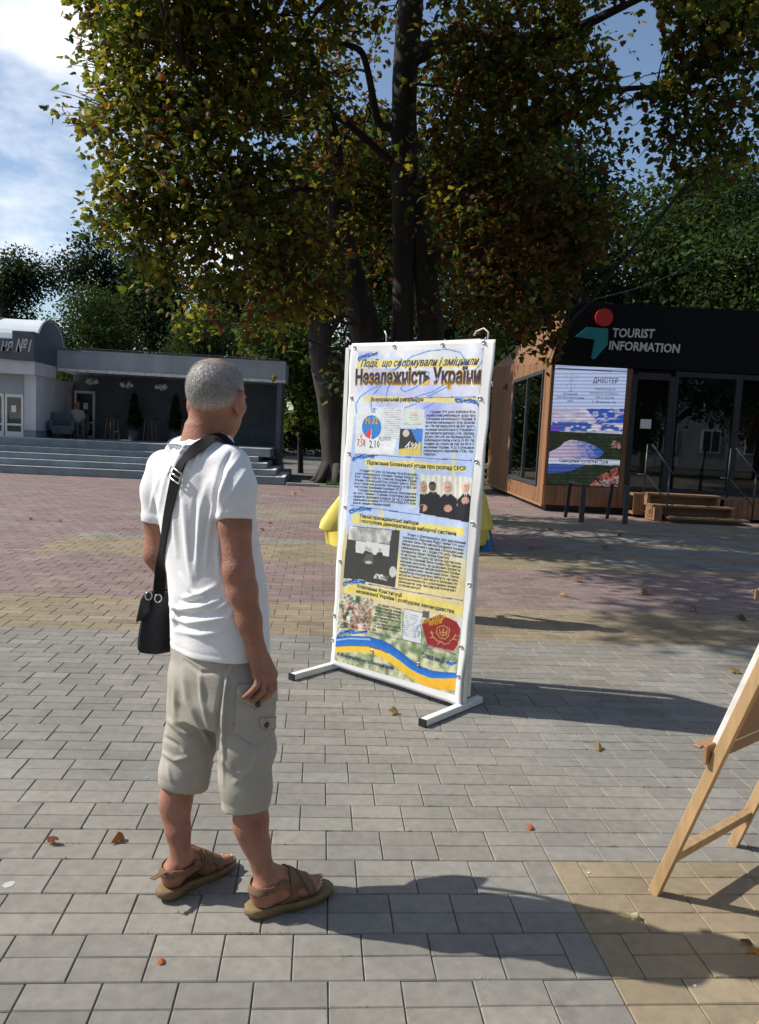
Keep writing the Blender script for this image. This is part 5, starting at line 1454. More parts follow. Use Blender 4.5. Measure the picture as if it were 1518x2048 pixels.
paint = pmat('painted_canvas', (.25, .33, .12), .6, .5, 9, .3, 60, hue=(.55, .38, .12))
E1 = easel((.901, .410), (1.346, .717), 18, 1.55, 'wooden easel standing on the tan blocks beside the banner shadow', .56, .42)
picture(E1, .56, .62, .85, .06, 'white edged picture seen from behind on the easel by the tan blocks', None, paint)
E2 = easel((3.02, 3.30), (3.465, 3.607), 18, 1.55, 'wooden easel further along, next to the leaf shadows on the red blocks', .58, .42, .60)
E3 = easel((.922, -.20), (1.317, .072), 17, 1.2, 'low easel at the corner of the tan blocks', .11, .42, -.12)

# ================================================================== PEOPLE: bodies as blended solids, surface drawn on a grid
def smin(a, b, k):
    h = np.clip(.5 + .5 * (b - a) / k, 0, 1)
    return b + (a - b) * h - k * h * (1 - h)


def cone(P, a, b, ra, rb, sq=None):
    a = np.asarray(a, np.float32); b = np.asarray(b, np.float32); d = b - a
    h = np.clip(((P - a) @ d) / (d @ d + 1e-12), 0, 1)
    q = P - a - h[..., None] * d
    return np.sqrt((q * q).sum(-1)) - (ra + (rb - ra) * h)


def chain(P, pts, rad, k=.02):
    d = None
    for i in range(len(pts) - 1):
        c = cone(P, pts[i], pts[i + 1], rad[i], rad[i + 1]); d = c if d is None else smin(d, c, k)
    return d


def ell(P, c, ax, R=None):
    q = P - np.asarray(c, np.float32)
    if R is not None: q = q @ np.asarray(R, np.float32)      # columns are the axes
    ax = np.asarray(ax, np.float32); k0 = np.sqrt(((q / ax) ** 2).sum(-1)); k1 = np.sqrt(((q / ax ** 2) ** 2).sum(-1)) + 1e-9
    return k0 * (k0 - 1) / k1


def stackd(P, rows, right, fwd, n=2.3):
    """torso-like solid: rows of (centre xyz, half width, half depth) from the bottom up"""
    z = np.array([r[0][2] for r in rows]); o = np.argsort(z); z = z[o]
    g = lambda v: np.interp(P[..., 2], z, np.array(v)[o])
    cx, cy = g([r[0][0] for r in rows]), g([r[0][1] for r in rows]); a, b = g([r[1] for r in rows]), g([r[2] for r in rows])
    dx, dy = P[..., 0] - cx, P[..., 1] - cy
    u = dx * right[0] + dy * right[1]; v = dx * fwd[0] + dy * fwd[1]
    q = (np.abs(u / a) ** n + np.abs(v / b) ** n) ** (1 / n)
    d = (q - 1) * np.minimum(a, b) * .92
    return np.maximum(d, np.maximum(z[0] - P[..., 2], P[..., 2] - z[-1]))


def nets(f, lo, hi, h):
    """surface-nets polygoniser of f<0 on a box"""
    ax = [np.arange(l, u + h, h, dtype=np.float32) for l, u in zip(lo, hi)]
    G = np.stack(np.meshgrid(*ax, indexing='ij'), -1)
    k = 4; Gc = G[::k, ::k, ::k]; Fc = f(Gc).astype(np.float32)
    F = Fc.repeat(k, 0).repeat(k, 1).repeat(k, 2)[:G.shape[0], :G.shape[1], :G.shape[2]].copy()
    nearm = np.abs(F) < k * h * 1.75; F[nearm] = f(G[nearm]).astype(np.float32)
    nx, ny, nz = F.shape; S = F < 0
    acc = np.zeros((nx - 1, ny - 1, nz - 1, 3), np.float32); cnt = np.zeros((nx - 1, ny - 1, nz - 1), np.float32)
    def sl(d, s): return tuple(slice(o, o + m - 1) for o, m in zip(d, (nx, ny, nz)))
    for axis in range(3):
        for a in (0, 1):
            for b in (0, 1):
                d0 = [0, 0, 0]; oth = [i for i in range(3) if i != axis]; d0[oth[0]] = a; d0[oth[1]] = b; d1 = list(d0); d1[axis] = 1
                f0, f1 = F[sl(d0, 0)], F[sl(d1, 0)]; m = (f0 < 0) != (f1 < 0)
                t = np.where(m, f0 / np.where(m, f0 - f1, 1), 0)
                p = G[sl(d0, 0)] + t[..., None] * (G[sl(d1, 0)] - G[sl(d0, 0)])
                acc += np.where(m[..., None], p, 0); cnt += m
    act = cnt > 0; idx = np.full(act.shape, -1, np.int64); idx[act] = np.arange(act.sum()); V = acc[act] / cnt[act][:, None]
    Q = []
    for axis in range(3):
        o1, o2 = (axis + 1) % 3, (axis + 2) % 3
        a = np.take(S, range(0, S.shape[axis] - 1), axis); b = np.take(S, range(1, S.shape[axis]), axis)
        I = np.argwhere(a != b)
        I = I[(I[:, o1] > 0) & (I[:, o2] > 0) & (I[:, o1] < idx.shape[o1]) & (I[:, o2] < idx.shape[o2])]
        if not len(I): continue
        e1 = np.zeros(3, int); e1[o1] = 1; e2 = np.zeros(3, int); e2[o2] = 1
        q = np.stack([idx[tuple((I - e1 - e2).T)], idx[tuple((I - e2).T)], idx[tuple(I.T)], idx[tuple((I - e1).T)]], 1)
        fl = ~a[tuple(I.T)]; q[fl] = q[fl][:, ::-1]; Q.append(q)
    Q = np.concatenate(Q); Q = Q[(Q >= 0).all(1)]
    return V.astype(float), Q


def vnormals(V, Q):
    n = np.cross(V[Q[:, 2]] - V[Q[:, 0]], V[Q[:, 3]] - V[Q[:, 1]]); N = np.zeros_like(V)
    for k in range(4): np.add.at(N, Q[:, k], n)
    return N / (np.linalg.norm(N, axis=1)[:, None] + 1e-12)


def relax(V, Q, it=2, lam=.5):
    E = np.concatenate([Q[:, [0, 1]], Q[:, [1, 2]], Q[:, [2, 3]], Q[:, [3, 0]]])
    for _ in range(it):
        A = np.zeros_like(V); c = np.zeros(len(V)); np.add.at(A, E[:, 0], V[E[:, 1]]); np.add.at(A, E[:, 1], V[E[:, 0]]); np.add.at(c, E[:, 0], 1); np.add.at(c, E[:, 1], 1)
        V = V + lam * (A / np.maximum(c, 1)[:, None] - V)
    return V


def keep(V, Q, ok):
    Q = Q[ok[Q].all(1)]; used = np.unique(Q); mp_ = np.full(len(V), -1); mp_[used] = np.arange(len(used)); return V[used], mp_[Q], used


def merge(parts):
    V, Q, n = [], [], 0
    for v, q in parts: V.append(v); Q.append(q + n); n += len(v)
    return np.concatenate(V), np.concatenate(Q)


def polydist(px, py, pts):
    best = np.full(px.shape, 1e9); along = np.zeros(px.shape); pts = np.asarray(pts, float); L = np.r_[0, np.cumsum(np.hypot(*np.diff(pts, axis=0).T))]
    for i in range(len(pts) - 1):
        x1, y1 = pts[i]; dx, dy = pts[i + 1] - pts[i]; h = (((px - x1) * dx + (py - y1) * dy) / (dx * dx + dy * dy)).clip(0, 1)
        d = np.hypot(px - x1 - h * dx, py - y1 - h * dy); m = d < best; best[m] = d[m]; along[m] = ((L[i] + h * np.hypot(dx, dy)) / L[-1])[m]
    return best, along


def folds(V, N, ridges, gain=1.0):
    """raise cloth folds along lines on the side that faces the camera"""
    px, py = proj(V); vd = CAM_POS - V; vd /= np.linalg.norm(vd, axis=1)[:, None]; fac = np.clip((np.sum(N * vd, 1) + .05) / .3, 0, 1); D = np.zeros(len(V))
    for pts, w, amp in ridges:
        d, t = polydist(px, py, pts); D += amp * np.exp(-(d / w) ** 2) * (np.sin(np.pi * (t * .86 + .07)) ** .7)
    return V + N * (D * fac * gain)[:, None]


def snoise(P, s, seed):
    """smooth random field from a few plane waves"""
    r = np.random.default_rng(seed); o = 0
    for k in range(7):
        d = r.normal(0, 1, 3); d /= np.linalg.norm(d); o = o + np.sin(P @ d * s * r.uniform(.6, 1.7) + r.uniform(0, 6.28))
    return o / 7 ** .5


def dirs(deg):
    a = math.radians(deg); f = np.array([math.cos(a), math.sin(a), 0]); return f, np.array([f[1], -f[0], 0])       # forward, right


# ---------------------------------------------------------------- the man reading the banner
man = empty('person', (-.478, .388, 0))
tag(man, 'grey-haired man in white T-shirt, khaki shorts and brown sandals facing the banner', 'person')
TF, TR_ = dirs(42); HF, HR = dirs(67)
SHIRT_ROWS = [(W(*q[:3]), q[3], q[4]) for q in ((411, 860, 2.34, .070, .064), (410, 876, 2.342, .086, .075), (404, 896, 2.345, .118, .088), (402, 915, 2.35, .148, .100), (401, 945, 2.355, .176, .113), (409, 1000, 2.355, .182, .122),
                                                (422, 1080, 2.36, .173, .127), (434, 1155, 2.36, .170, .131), (438, 1220, 2.36, .173, .131), (438, 1290, 2.36, .176, .130), (438, 1345, 2.36, .176, .130))]
R_ARM = [W(460, 940, 2.26), W(469, 1050, 2.215), W(477, 1140, 2.205), W(484, 1180, 2.205), W(498, 1240, 2.208), W(513, 1300, 2.215)]
L_ARM = [W(328, 942, 2.46), W(319, 1040, 2.465), W(316, 1108, 2.462), W(345, 1160, 2.51), W(372, 1205, 2.54)]
HEADC = W(433, 798, 2.335); UPV = np.array([0, 0, 1.0])
HTILT = HF * .10 + UPV; HTILT /= np.linalg.norm(HTILT)
HFW = HF - HTILT * (HF @ HTILT); HFW /= np.linalg.norm(HFW); HRT = np.cross(HFW, HTILT); HM = np.stack([HRT, HFW, HTILT], 1)
hp = lambda r, f, u: HEADC + HRT * r + HFW * f + HTILT * u


def head_sdf(P):
    d = ell(P, hp(0, -.012, .030), (.0765, .094, .088), HM)
    d = smin(d, ell(P, hp(0, .015, -.01), (.070, .080, .080), HM), .03)
    d = smin(d, ell(P, hp(0, .036, -.062), (.056, .055, .055), HM), .03)          # jaw
    d = smin(d, ell(P, hp(0, .068, -.094), (.024, .022, .020), HM), .025)         # chin
    d = smin(d, cone(P, hp(0, .088, .012), hp(0, .109, -.028), .010, .014), .014)  # nose
    d = smin(d, ell(P, hp(0, .078, .022), (.058, .014, .012), HM), .014)          # brow
    for s in (-1, 1):
        d = smin(d, ell(P, hp(.045 * s, .062, -.015), (.020, .020, .018), HM), .02)
        d = -smin(-d, ell(P, hp(.032 * s, .095, .004), (.015, .014, .010), HM), .008)  # eye sockets
        d = smin(d, ell(P, hp(.031 * s, .078, .004), (.012, .012, .011), HM), .003)    # eyeballs
        # ear: tilted rim with hollow
        Re = np.stack([HRT * s * .80 - HFW * .6, HFW * .80 * 1 + HRT * s * .6, HTILT], 1)
        e = ell(P, hp(.086 * s, -.010, -.008), (.0085, .023, .035), Re); e = -smin(-e, ell(P, hp(.095 * s, .000, -.004), (.008, .013, .022), Re), .005)
        d = smin(d, e, .005); d = smin(d, ell(P, hp(.079 * s, -.002, -.042), (.008, .010, .010), HM), .006)
    d = smin(d, cone(P, hp(-.02, .084, -.062), hp(.02, .084, -.062), .006, .006), .008)   # lips
    d = smin(d, cone(P, hp(-.018, .082, -.073), hp(.018, .082, -.073), .007, .007), .008)
    return d


NECK = [W(405, 905, 2.35), W(414, 868, 2.345), W(424, 835, 2.338)]
R_FOOT = (np.array([-.437, .278, 0]), np.array([-.199, .407, 0])); L_FOOT = (np.array([-.718, .366, 0]), np.array([-.529, .572, 0]))


def footframe(ft, s):
    a, b = ft; f = (b - a) / np.linalg.norm(b - a); r = np.array([f[1], -f[0], 0]); return a, f, r * s        # s=+1: outer side is the right


def foot_sdf(P, ft, s, grow=0.0):
    a, f, o = footframe(ft, s); p = lambda x, y, z: a + f * x + o * y + UPV * z
    d = cone(P, p(.034, 0, .066), p(.036, .002, .058), .032, .031)
    d = smin(d, cone(P, p(.040, 0, .085), p(.10, -.004, .090), .032, .030), .03)
    d = smin(d, cone(P, p(.075, 0, .112), p(.165, -.010, .062), .036, .026), .03)
    d = smin(d, cone(P, p(.05, .008, .058), p(.18, .020, .050), .027, .021), .025)
    d = smin(d, cone(P, p(.16, -.024, .056), p(.19, -.026, .052), .024, .022), .02)
    for k, (x0, x1, y0, y1, r0, r1) in enumerate(((.195, .250, -.027, -.026, .0165, .0145), (.20, .246, -.008, -.009, .0115, .0095), (.198, .238, .007, .005, .0105, .0088), (.193, .228, .020, .017, .0100, .0083), (.186, .216, .031, .027, .0098, .0080))):
        d = smin(d, cone(P, p(x0, y0, .050), p(x1, y1, .040), r0, r1), .006)
    return d - grow


R_LEG = [W(493, 1500, 2.285), W(499, 1575, 2.27), W(504, 1640, 2.266), W(514, 1690, 2.262), W(527, 1742, 2.262)]
L_LEG = [W(381, 1480, 2.385), W(362, 1560, 2.36), W(354, 1600, 2.352), W(356, 1660, 2.335), W(364, 1718, 2.325)]
# right hand: knuckles forward, palm turned back, fingers curled
HND = [((514, 1308, 2.217), (517, 1322, 2.215), (530, 1348, 2.213), .023, .022)]
FING = [  # pinky, ring, middle, index : mcp, pip, dip, tip with radii
    ([(516, 1352, 2.196), (513, 1372, 2.186), (500, 1386, 2.188), (489, 1394, 2.196)], (.0105, .0098, .0090, .0080)),
    ([(527, 1358, 2.206), (526, 1383, 2.196), (512, 1396, 2.200), (501, 1401, 2.210)], (.0115, .0106, .0097, .0086)),
    ([(539, 1358, 2.218), (540, 1384, 2.210), (527, 1397, 2.215), (515, 1401, 2.226)], (.0118, .0110, .0100, .0088)),
    ([(547, 1352, 2.232), (547, 1376, 2.228), (537, 1390, 2.236), (526, 1395, 2.248)], (.0115, .0106, .0097, .0086))]
THUMB = [(520, 1322, 2.235), (516, 1346, 2.262), (508, 1366, 2.268), (503, 1382, 2.262)]


def rhand_sdf(P):
    w0, w1 = W(513, 1300, 2.215), W(517, 1322, 2.216); d = cone(P, w0, w1, .0275, .026)
    for i, (x, y, D, r) in enumerate(((515, 1350, 2.200, .0165), (527, 1354, 2.210, .0175), (538, 1354, 2.221, .0180), (545, 1348, 2.233, .0165))):
        d = smin(d, cone(P, W(512 + 5 * i, 1316, 2.207 + .008 * i), W(x, y, D), .019, r), .014)
    for pts, rad in FING: d = smin(d, chain(P, [W(*q) for q in pts], [r * .95 for r in rad], .003), .0022)
    return smin(d, chain(P, [W(*q) for q in THUMB], (.017, .0135, .0115, .0095), .006), .010)


def lhand_sdf(P):
    w0 = L_ARM[-1]; f = TF * .35 + TR_ * .15 - UPV * .9; f = f / np.linalg.norm(f); o = -TR_; d = cone(P, w0, w0 + f * .08, .027, .030)
    for k in range(4):
        b0 = w0 + f * .085 + TF * (.028 - .018 * k); d = smin(d, chain(P, [b0, b0 + f * .035 - o * .01, b0 + f * .04 - o * .04], (.0115, .0105, .009), .004), .005)
    return smin(d, chain(P, [w0 + f * .02 + TF * .03, w0 + f * .06 + TF * .045, w0 + f * .09 + TF * .04], (.015, .0125, .010), .006), .01)


def body_sdf(P):
    d = head_sdf(P)
    d = smin(d, chain(P, NECK, (.072, .060, .058), .02), .03)
    d = smin(d, cone(P, hp(0, .01, -.06), NECK[1], .052, .058), .03)
    d = smin(d, stackd(P, [(c, a - .030, b - .026) for c, a, b in SHIRT_ROWS], TR_, TF), .03)
    ra = chain(P, R_ARM, (.051, .0465, .0425, .0430, .0350, .0265), .02)
    ra = smin(ra, ell(P, W(470, 1144, 2.19), (.028, .028, .034)), .02); ra = smin(ra, rhand_sdf(P), .012); d = smin(d, ra, .02)
    la = smin(chain(P, L_ARM, (.050, .046, .043, .040, .029), .02), lhand_sdf(P), .012); d = smin(d, la, .02)
    d = smin(d, chain(P, [W(470, 1350, 2.31)] + R_LEG, (.085, .064, .054, .0485, .0385, .0325), .02), .03)
    d = smin(d, chain(P, [W(405, 1350, 2.40)] + L_LEG, (.085, .062, .050, .0455, .0365, .0320), .02), .03)
    # calf muscle fullness
    d = smin(d, ell(P, R_LEG[2] - TF * .018, (.036, .036, .075)), .03); d = smin(d, ell(P, L_LEG[2] - TF * .018, (.034, .034, .070)), .03)
    d = smin(d, foot_sdf(P, R_FOOT, 1), .02); return smin(d, foot_sdf(P, L_FOOT, -1), .02)


def bx(lo, hi, h): return nets(body_sdf, lo, hi, h)
hc = HEADC; wr = W(520, 1350, 2.21); h3 = .0045
zcut = float(R_ARM[-2][2]) - .02; zl = float(L_LEG[3][2])
parts = [bx((-.82, .18, 1.40), (-.42, .62, 1.72), .0042)]
v, q = bx((-.85, .10, .890), (-.32, .80, 1.425), .0065); parts.append((v, q))
v, q = bx((wr[0] - .09, wr[1] - .09, .66), (wr[0] + .09, wr[1] + .10, .915), .0030); ok = np.ones(len(v), bool); parts.append(keep(v, q, ok)[:2])
v, q = bx((-.86, .15, .1895), (-.36, .65, .70), .0062); parts.append((v, q))
v, q = bx((-.82, .20, .0), (-.14, .66, .2100), .0042); parts.append((v, q))
V, Q = merge(parts)
link_b = attach(link('body', npmesh('body', V, Q, True, [MAT['skin']])), man)
for i, (pts, rad) in enumerate([]): pass

# hair: cropped cap plus thousands of short strands
v, q = nets(lambda P: head_sdf(P) - .0022, hc - np.array([.14, .14, .14]), hc + np.array([.14, .14, .15]), .0045)
loc = (v - HEADC) @ HM                                     # right, forward, up
def hairmask(l, n=0.0):
    r, f, u = l[:, 0], l[:, 1], l[:, 2]
    line = np.interp(f, [-.12, -.07, -.035, -.018, .0, .022, .04, .055, .07], [-.050, -.048, -.030, .0, .026, .014, .05, .075, .09]) + n
    bald = ((r / .034) ** 2 + ((f + .004) / .048) ** 2 < 1 + .5 * np.sin(r * 900) * np.sin(f * 700)) & (u > .06)
    return (u > line) & ~bald & ~((np.abs(r) > .0765) & (u < .026) & (f > -.03))
ok = hairmask(loc, .003 * snoise(v, 120, 4)); v2, q2, us = keep(v, q, ok)
l2 = loc[us]
def hairedge(l): return l[:, 2] - np.interp(l[:, 1], [-.12, -.07, -.035, -.018, .0, .022, .04, .055, .07], [-.050, -.048, -.030, .0, .026, .014, .05, .075, .09])
ed = (hairedge(l2) / .034).clip(0, 1)[:, None]; bd = ((np.hypot(l2[:, 0] / .034, (l2[:, 1] + .004) / .048) - 1) / .7).clip(0, 1)[:, None]; bd = np.where(l2[:, 2:3] < .05, 1, bd)
hc_ = (np.array([.36, .178, .118]) * (1 - ed * bd * .85) + np.array([.40, .37, .34]) * ed * bd * .85) * (1 + .12 * snoise(v2, 300, 9)[:, None])
v2 = v2 - vnormals(v2, q2) * .0012 * (1 - ed)
hr = attach(link('hair', npmesh('hair', v2, q2, True, [MAT['hair']], cols=hc_.clip(.02, .6))), man)
N2 = vnormals(v2, q2); nh = 46000; k = RNG.integers(0, len(v2), nh); k = k[RNG.uniform(size=nh) < (.03 + .97 * (ed * bd)[k, 0] ** 1.3)]; nh = len(k); b0 = v2[k] + RNG.normal(0, .0016, (nh, 3)); nn = N2[k]
flow = np.array([0, 0, -1.0]) * .9 - HFW * .25 + RNG.normal(0, .28, (nh, 3)); flow -= nn * np.sum(flow * nn, 1)[:, None]; flow /= np.linalg.norm(flow, axis=1)[:, None] + 1e-9
ln_ = RNG.uniform(.004, .0085, nh)[:, None] * (.45 + .55 * ed[k]); tip = b0 + (flow * .85 + nn * .36) * ln_; sd_ = np.cross(nn, flow) * .00036
hV = np.stack([b0 - sd_, b0 + sd_, tip], 1).reshape(-1, 3); base_c = np.where(RNG.uniform(size=(nh, 1)) < .5, .74, np.where(RNG.uniform(size=(nh, 1)) < .5, .44, .14)) * np.array([1, .96, .90]) * (1 + .22 * snoise(b0, 45, 6))[:, None].clip(.5, 1.4)
st_o = attach(link('hair_strand', npmesh('hair_strand', hV, np.arange(3 * nh).reshape(-1, 3), False, [MAT['hair']], cols=np.repeat(base_c, 3, 0))), man)
st_o.parent = hr; st_o.matrix_parent_inverse = Matrix.Identity(4); st_o['kind'] = 'stuff'

# T-shirt
R_SL = [W(457, 937, 2.265), W(465, 978, 2.235), W(469, 1090, 2.208)]; L_SL = [W(331, 938, 2.46), W(322, 980, 2.465), W(318, 1095, 2.465)]
R_CUT, L_CUT = W(469, 1041, 2.22), W(318, 1043, 2.465)
HEMN = np.array([0, 0, 1.0]) - TR_ * .02; hem0 = W(440, 1297, 2.36)
colr = W(411, 871, 2.342); CN = UPV * .93 - TF * .33; CN /= np.linalg.norm(CN)
def shirt_sdf(P):
    d = stackd(P, SHIRT_ROWS, TR_, TF)
    for SL, rad, cut in ((R_SL, (.068, .068, .0595), R_CUT), (L_SL, (.062, .061, .056), L_CUT)):
        n = (SL[2] - SL[1]) / np.linalg.norm(SL[2] - SL[1]); t = (P - cut) @ n
        c = chain(P, SL, rad, .03) - .0022 * np.exp(-((t + .018) / .010) ** 2)
        d = smin(d, np.maximum(c, t), .020)
    d = np.maximum(d, -((P - hem0) @ HEMN)); d = np.maximum(d, (P - colr) @ CN)
    return d + .0022 * snoise(P.reshape(-1, 3), 11, 2).reshape(P.shape[:-1]) + .0012 * snoise(P.reshape(-1, 3) * np.array([1.6, 1.6, .7]), 26, 5).reshape(P.shape[:-1])
zs0 = float(SHIRT_ROWS[0][0][2])
V, Q = nets(shirt_sdf, (-.92, .08, .78), (-.30, .82, zs0 + .02), .0046)
V = relax(V, Q, 1, .4)
ok = np.ones(len(V), bool)
N = vnormals(V, Q)
RID = [([(398, 868), (372, 890), (352, 930), (340, 985)], 6, .0065), ([(408, 872), (384, 902), (370, 945), (362, 990)], 5, .0055), ([(388, 862), (350, 882), (325, 915)], 6, .0050), ([(418, 874), (400, 900), (388, 930)], 4, .0040), ([(428, 878), (412, 900), (404, 925)], 3.5, .0035),
       ([(415, 965), (402, 1020), (396, 1090), (392, 1150)], 9, .0060), ([(365, 985), (372, 1050), (378, 1120), (385, 1170)], 8, .0055), ([(436, 968), (424, 1020), (416, 1080), (412, 1130)], 7, .0055), ([(345, 1000), (350, 1060), (355, 1110)], 7, .0045), ([(450, 985), (440, 1040), (436, 1100), (440, 1160)], 7, .0045),
       ([(392, 985), (388, 1050), (388, 1120)], 6, -.0040), ([(428, 990), (412, 1050), (404, 1110)], 5, -.0035),
       ([(462, 905), (444, 935), (432, 980), (427, 1040)], 5, -.0100), ([(478, 915), (456, 945), (442, 985), (436, 1020)], 6, .0050), ([(492, 940), (470, 975), (452, 1005)], 6, .0045), ([(500, 985), (480, 1010), (455, 1022)], 5, .0035),
       ([(330, 1205), (360, 1218), (400, 1214), (440, 1200)], 6, .0085), ([(338, 1232), (375, 1245), (420, 1240), (470, 1232)], 6, .0070), ([(346, 1186), (352, 1215), (349, 1250)], 5, .0070), ([(432, 1172), (400, 1188), (368, 1196)], 6, .0060), ([(345, 1222), (380, 1230), (415, 1225)], 4, -.0060), ([(360, 1200), (380, 1205), (420, 1196)], 4, -.0050),
       ([(352, 1262), (400, 1270), (450, 1262)], 6, .0050), ([(470, 1195), (440, 1215), (410, 1222)], 6, .0050), ([(500, 1180), (470, 1210), (455, 1240)], 7, .0045), ([(362, 1150), (380, 1180), (410, 1192)], 6, .0045), ([(318, 955), (308, 990), (302, 1020)], 5, .0040), ([(335, 940), (325, 985), (318, 1020)], 5, .0040)]
V = folds(V, N, [(p_, w_ * .8, a_) for p_, w_, a_ in RID], 1.3)
px_, py_ = proj(V)
# stitched hems read as small steps
hz = (V - hem0) @ HEMN; V += N * (.0012 * np.exp(-((hz - .020) / .004) ** 2))[:, None] * -1
cz = -((V - colr) @ CN); V += N * np.where(cz < .014, .0022, 0)[:, None]
Vs, Qs, us = keep(V, Q, ok)
shirt = attach(link('shirt', npmesh('shirt', Vs, Qs, True, [MAT['shirt']])), man)
shirt_bvh = BVHTree.FromPolygons([tuple(p) for p in Vs], [tuple(int(i) for i in f) for f in Qs])
# ribbed grey collar
a = np.linspace(0, 2 * math.pi, 60, endpoint=False); cR = TR_; cF = TF + UPV * .36; cF /= np.linalg.norm(cF)
ring = []
for t in a:
    d = cR * math.cos(t) + cF * math.sin(t); hit = None
    o_ = colr - CN * .006; h_, n_, _, _ = shirt_bvh.ray_cast(Vector(o_ + d * .25), Vector(-d), .3)
    ring.append(np.array(h_) + d * .0 if h_ is not None else o_ + d * .075)
ring = np.array(ring); ring = (np.roll(ring, 1, 0) + ring * 2 + np.roll(ring, -1, 0)) / 4
Nv = vnormals(V, Q); cz = -((V - colr) @ CN); rr0 = np.linalg.norm(V - colr, axis=1); vv, qq, us = keep(V, Q, (cz > -.003) & (cz < .0085) & (rr0 < .115) & (rr0 > .055))
co_ = attach(link('collar', npmesh('collar', vv + Nv[us] * .0012, qq, True, [pmat('grey_rib', (.26, .29, .35), .85, .1, 60)])), man); co_.parent = shirt; co_.matrix_parent_inverse = Matrix.Identity(4)
# navy print on the chest, only its edge shows
# thin silver neck chain
cb = MB(); cb.tube(np.concatenate([ring, ring[:2]]) * .94 + (colr + CN * .012) * .06 + CN * .010, .0011, 6, False); attach(cb.obj('neck_chain', MAT['steel'], None, True), man)

# cropped cargo shorts
PEL = [(W(*q[:3]), q[3], q[4]) for q in ((438, 1255, 2.36, .158, .118), (438, 1290, 2.36, .164, .124), (440, 1340, 2.355, .166, .130), (440, 1390, 2.35, .158, .125), (440, 1430, 2.35, .140, .110))]
RS = [W(482, 1360, 2.305), W(493, 1490, 2.285), W(493, 1560, 2.278), W(492, 1680, 2.268)]; LS = [W(402, 1360, 2.40), W(383, 1480, 2.38), W(370, 1540, 2.365), W(360, 1640, 2.35)]
def shorts_sdf(P):
    d = stackd(P, PEL, TR_, TF); r = chain(P, RS, (.096, .0815, .0740, .0720), .03); l = chain(P, LS, (.094, .0770, .0725, .0715), .03)
    for c, L_, cut in ((r, RS, W(492, 1612, 2.272)), (l, LS, W(365, 1570, 2.36))):
        n = (L_[3] - L_[1]) / np.linalg.norm(L_[3] - L_[1]); t = (P - cut) @ n
        d = smin(d, np.maximum(c + .0015 * np.exp(-((t + .028) / .004) ** 2), t), .035)
    return d + .0030 * snoise(P.reshape(-1, 3), 13, 8).reshape(P.shape[:-1]) + .0026 * snoise(P.reshape(-1, 3), 34, 9).reshape(P.shape[:-1])
V, Q = nets(shorts_sdf, (-.86, .14, .28), (-.30, .70, .905), .0048); V = relax(V, Q, 1, .4)
ok = np.ones(len(V), bool)
N = vnormals(V, Q)
RID = [([(456, 1330), (446, 1370), (436, 1430), (434, 1480)], 6, -.0090), ([(470, 1320), (452, 1350), (446, 1420), (444, 1500)], 7, .0065), ([(345, 1330), (352, 1380), (350, 1440)], 8, .0050), ([(338, 1440), (360, 1462), (378, 1472)], 6, .0070), ([(330, 1475), (355, 1490), (362, 1500)], 5, -.0050), ([(326, 1505), (350, 1520), (380, 1514)], 6, .0060),
       ([(365, 1340), (375, 1400), (395, 1450)], 9, .0050), ([(400, 1345), (405, 1400), (418, 1455)], 7, .0050), ([(385, 1420), (410, 1470), (425, 1500)], 6, .0045), ([(452, 1330), (449, 1440), (447, 1570)], 4, .0040), ([(446, 1520), (470, 1545), (500, 1540)], 7, .0045), ([(520, 1500), (500, 1540), (470, 1565)], 8, .0050), ([(545, 1480), (530, 1530), (520, 1580)], 7, .0045), ([(335, 1530), (340, 1555), (345, 1565)], 5, .0035),
       ([(395, 1318), (430, 1330), (470, 1322)], 6, .0060), ([(370, 1322), (400, 1345), (432, 1345)], 5, -.0045), ([(505, 1320), (520, 1350), (540, 1370)], 7, .004)]
V = folds(V, N, [(p_, w_ * .72, a_) for p_, w_, a_ in RID], 1.5); Vq, Qq, us = keep(V, Q, ok.astype(bool))
shorts = attach(link('shorts', npmesh('shorts', Vq, Qq, True, [MAT['shorts']])), man)


def cut_patch(V, Q, poly, off, name, m, parent, th=.003):
    """raised patch of cloth: the part of a surface inside a photo outline, on the camera side"""
    N = vnormals(V, Q); px, py = proj(V); vd = CAM_POS - V; ok = inpoly(px, py, poly) & (np.sum(N * vd, 1) > 0)
    v, q, us = keep(V, Q, ok); v = v + N[us] * off
    o = attach(link(name, npmesh(name, v, q, True, [m])), man); md = o.modifiers.new('thickness', 'SOLIDIFY'); md.thickness = th; md.offset = -1
    o.parent = parent; o.matrix_parent_inverse = Matrix.Identity(4); return o


cut_patch(Vq, Qq, [(472, 1372), (549, 1366), (551, 1460), (538, 1470), (512, 1495), (466, 1466)], .0045, 'pocket', MAT['shorts'], shorts)
cut_patch(Vq, Qq, [(474, 1368), (552, 1362), (553, 1400), (512, 1418), (472, 1401)], .0085, 'pocket_flap', MAT['shorts'], shorts)
cut_patch(Vq, Qq, [(517, 1433), (551, 1431), (551, 1455), (530, 1462), (517, 1452)], .0085, 'pocket_tab', MAT['shorts'], shorts)
for pl in ([(516, 1046), (530, 1046), (530, 1056), (517, 1053)], [(517, 1062), (534, 1066), (534, 1076), (519, 1070)], [(519, 1080), (536, 1086), (536, 1104), (522, 1096)], [(524, 1108), (538, 1110), (538, 1118), (527, 1116)]):
    try: cut_patch(Vs, Qs, pl, .0012, 'chest_print', MAT['ink_black'], shirt, .001)
    except Exception: pass
shorts_bvh = BVHTree.FromPolygons([tuple(p) for p in Vq], [tuple(int(i) for i in f) for f in Qq])
def surf_hit(px, py, bvh):
    d = ray(px, py); d = d / np.linalg.norm(d); h, n, _, _ = bvh.ray_cast(Vector(CAM_POS), Vector(d), 8); return (np.array(h), np.array(n)) if h is not None else (None, None)
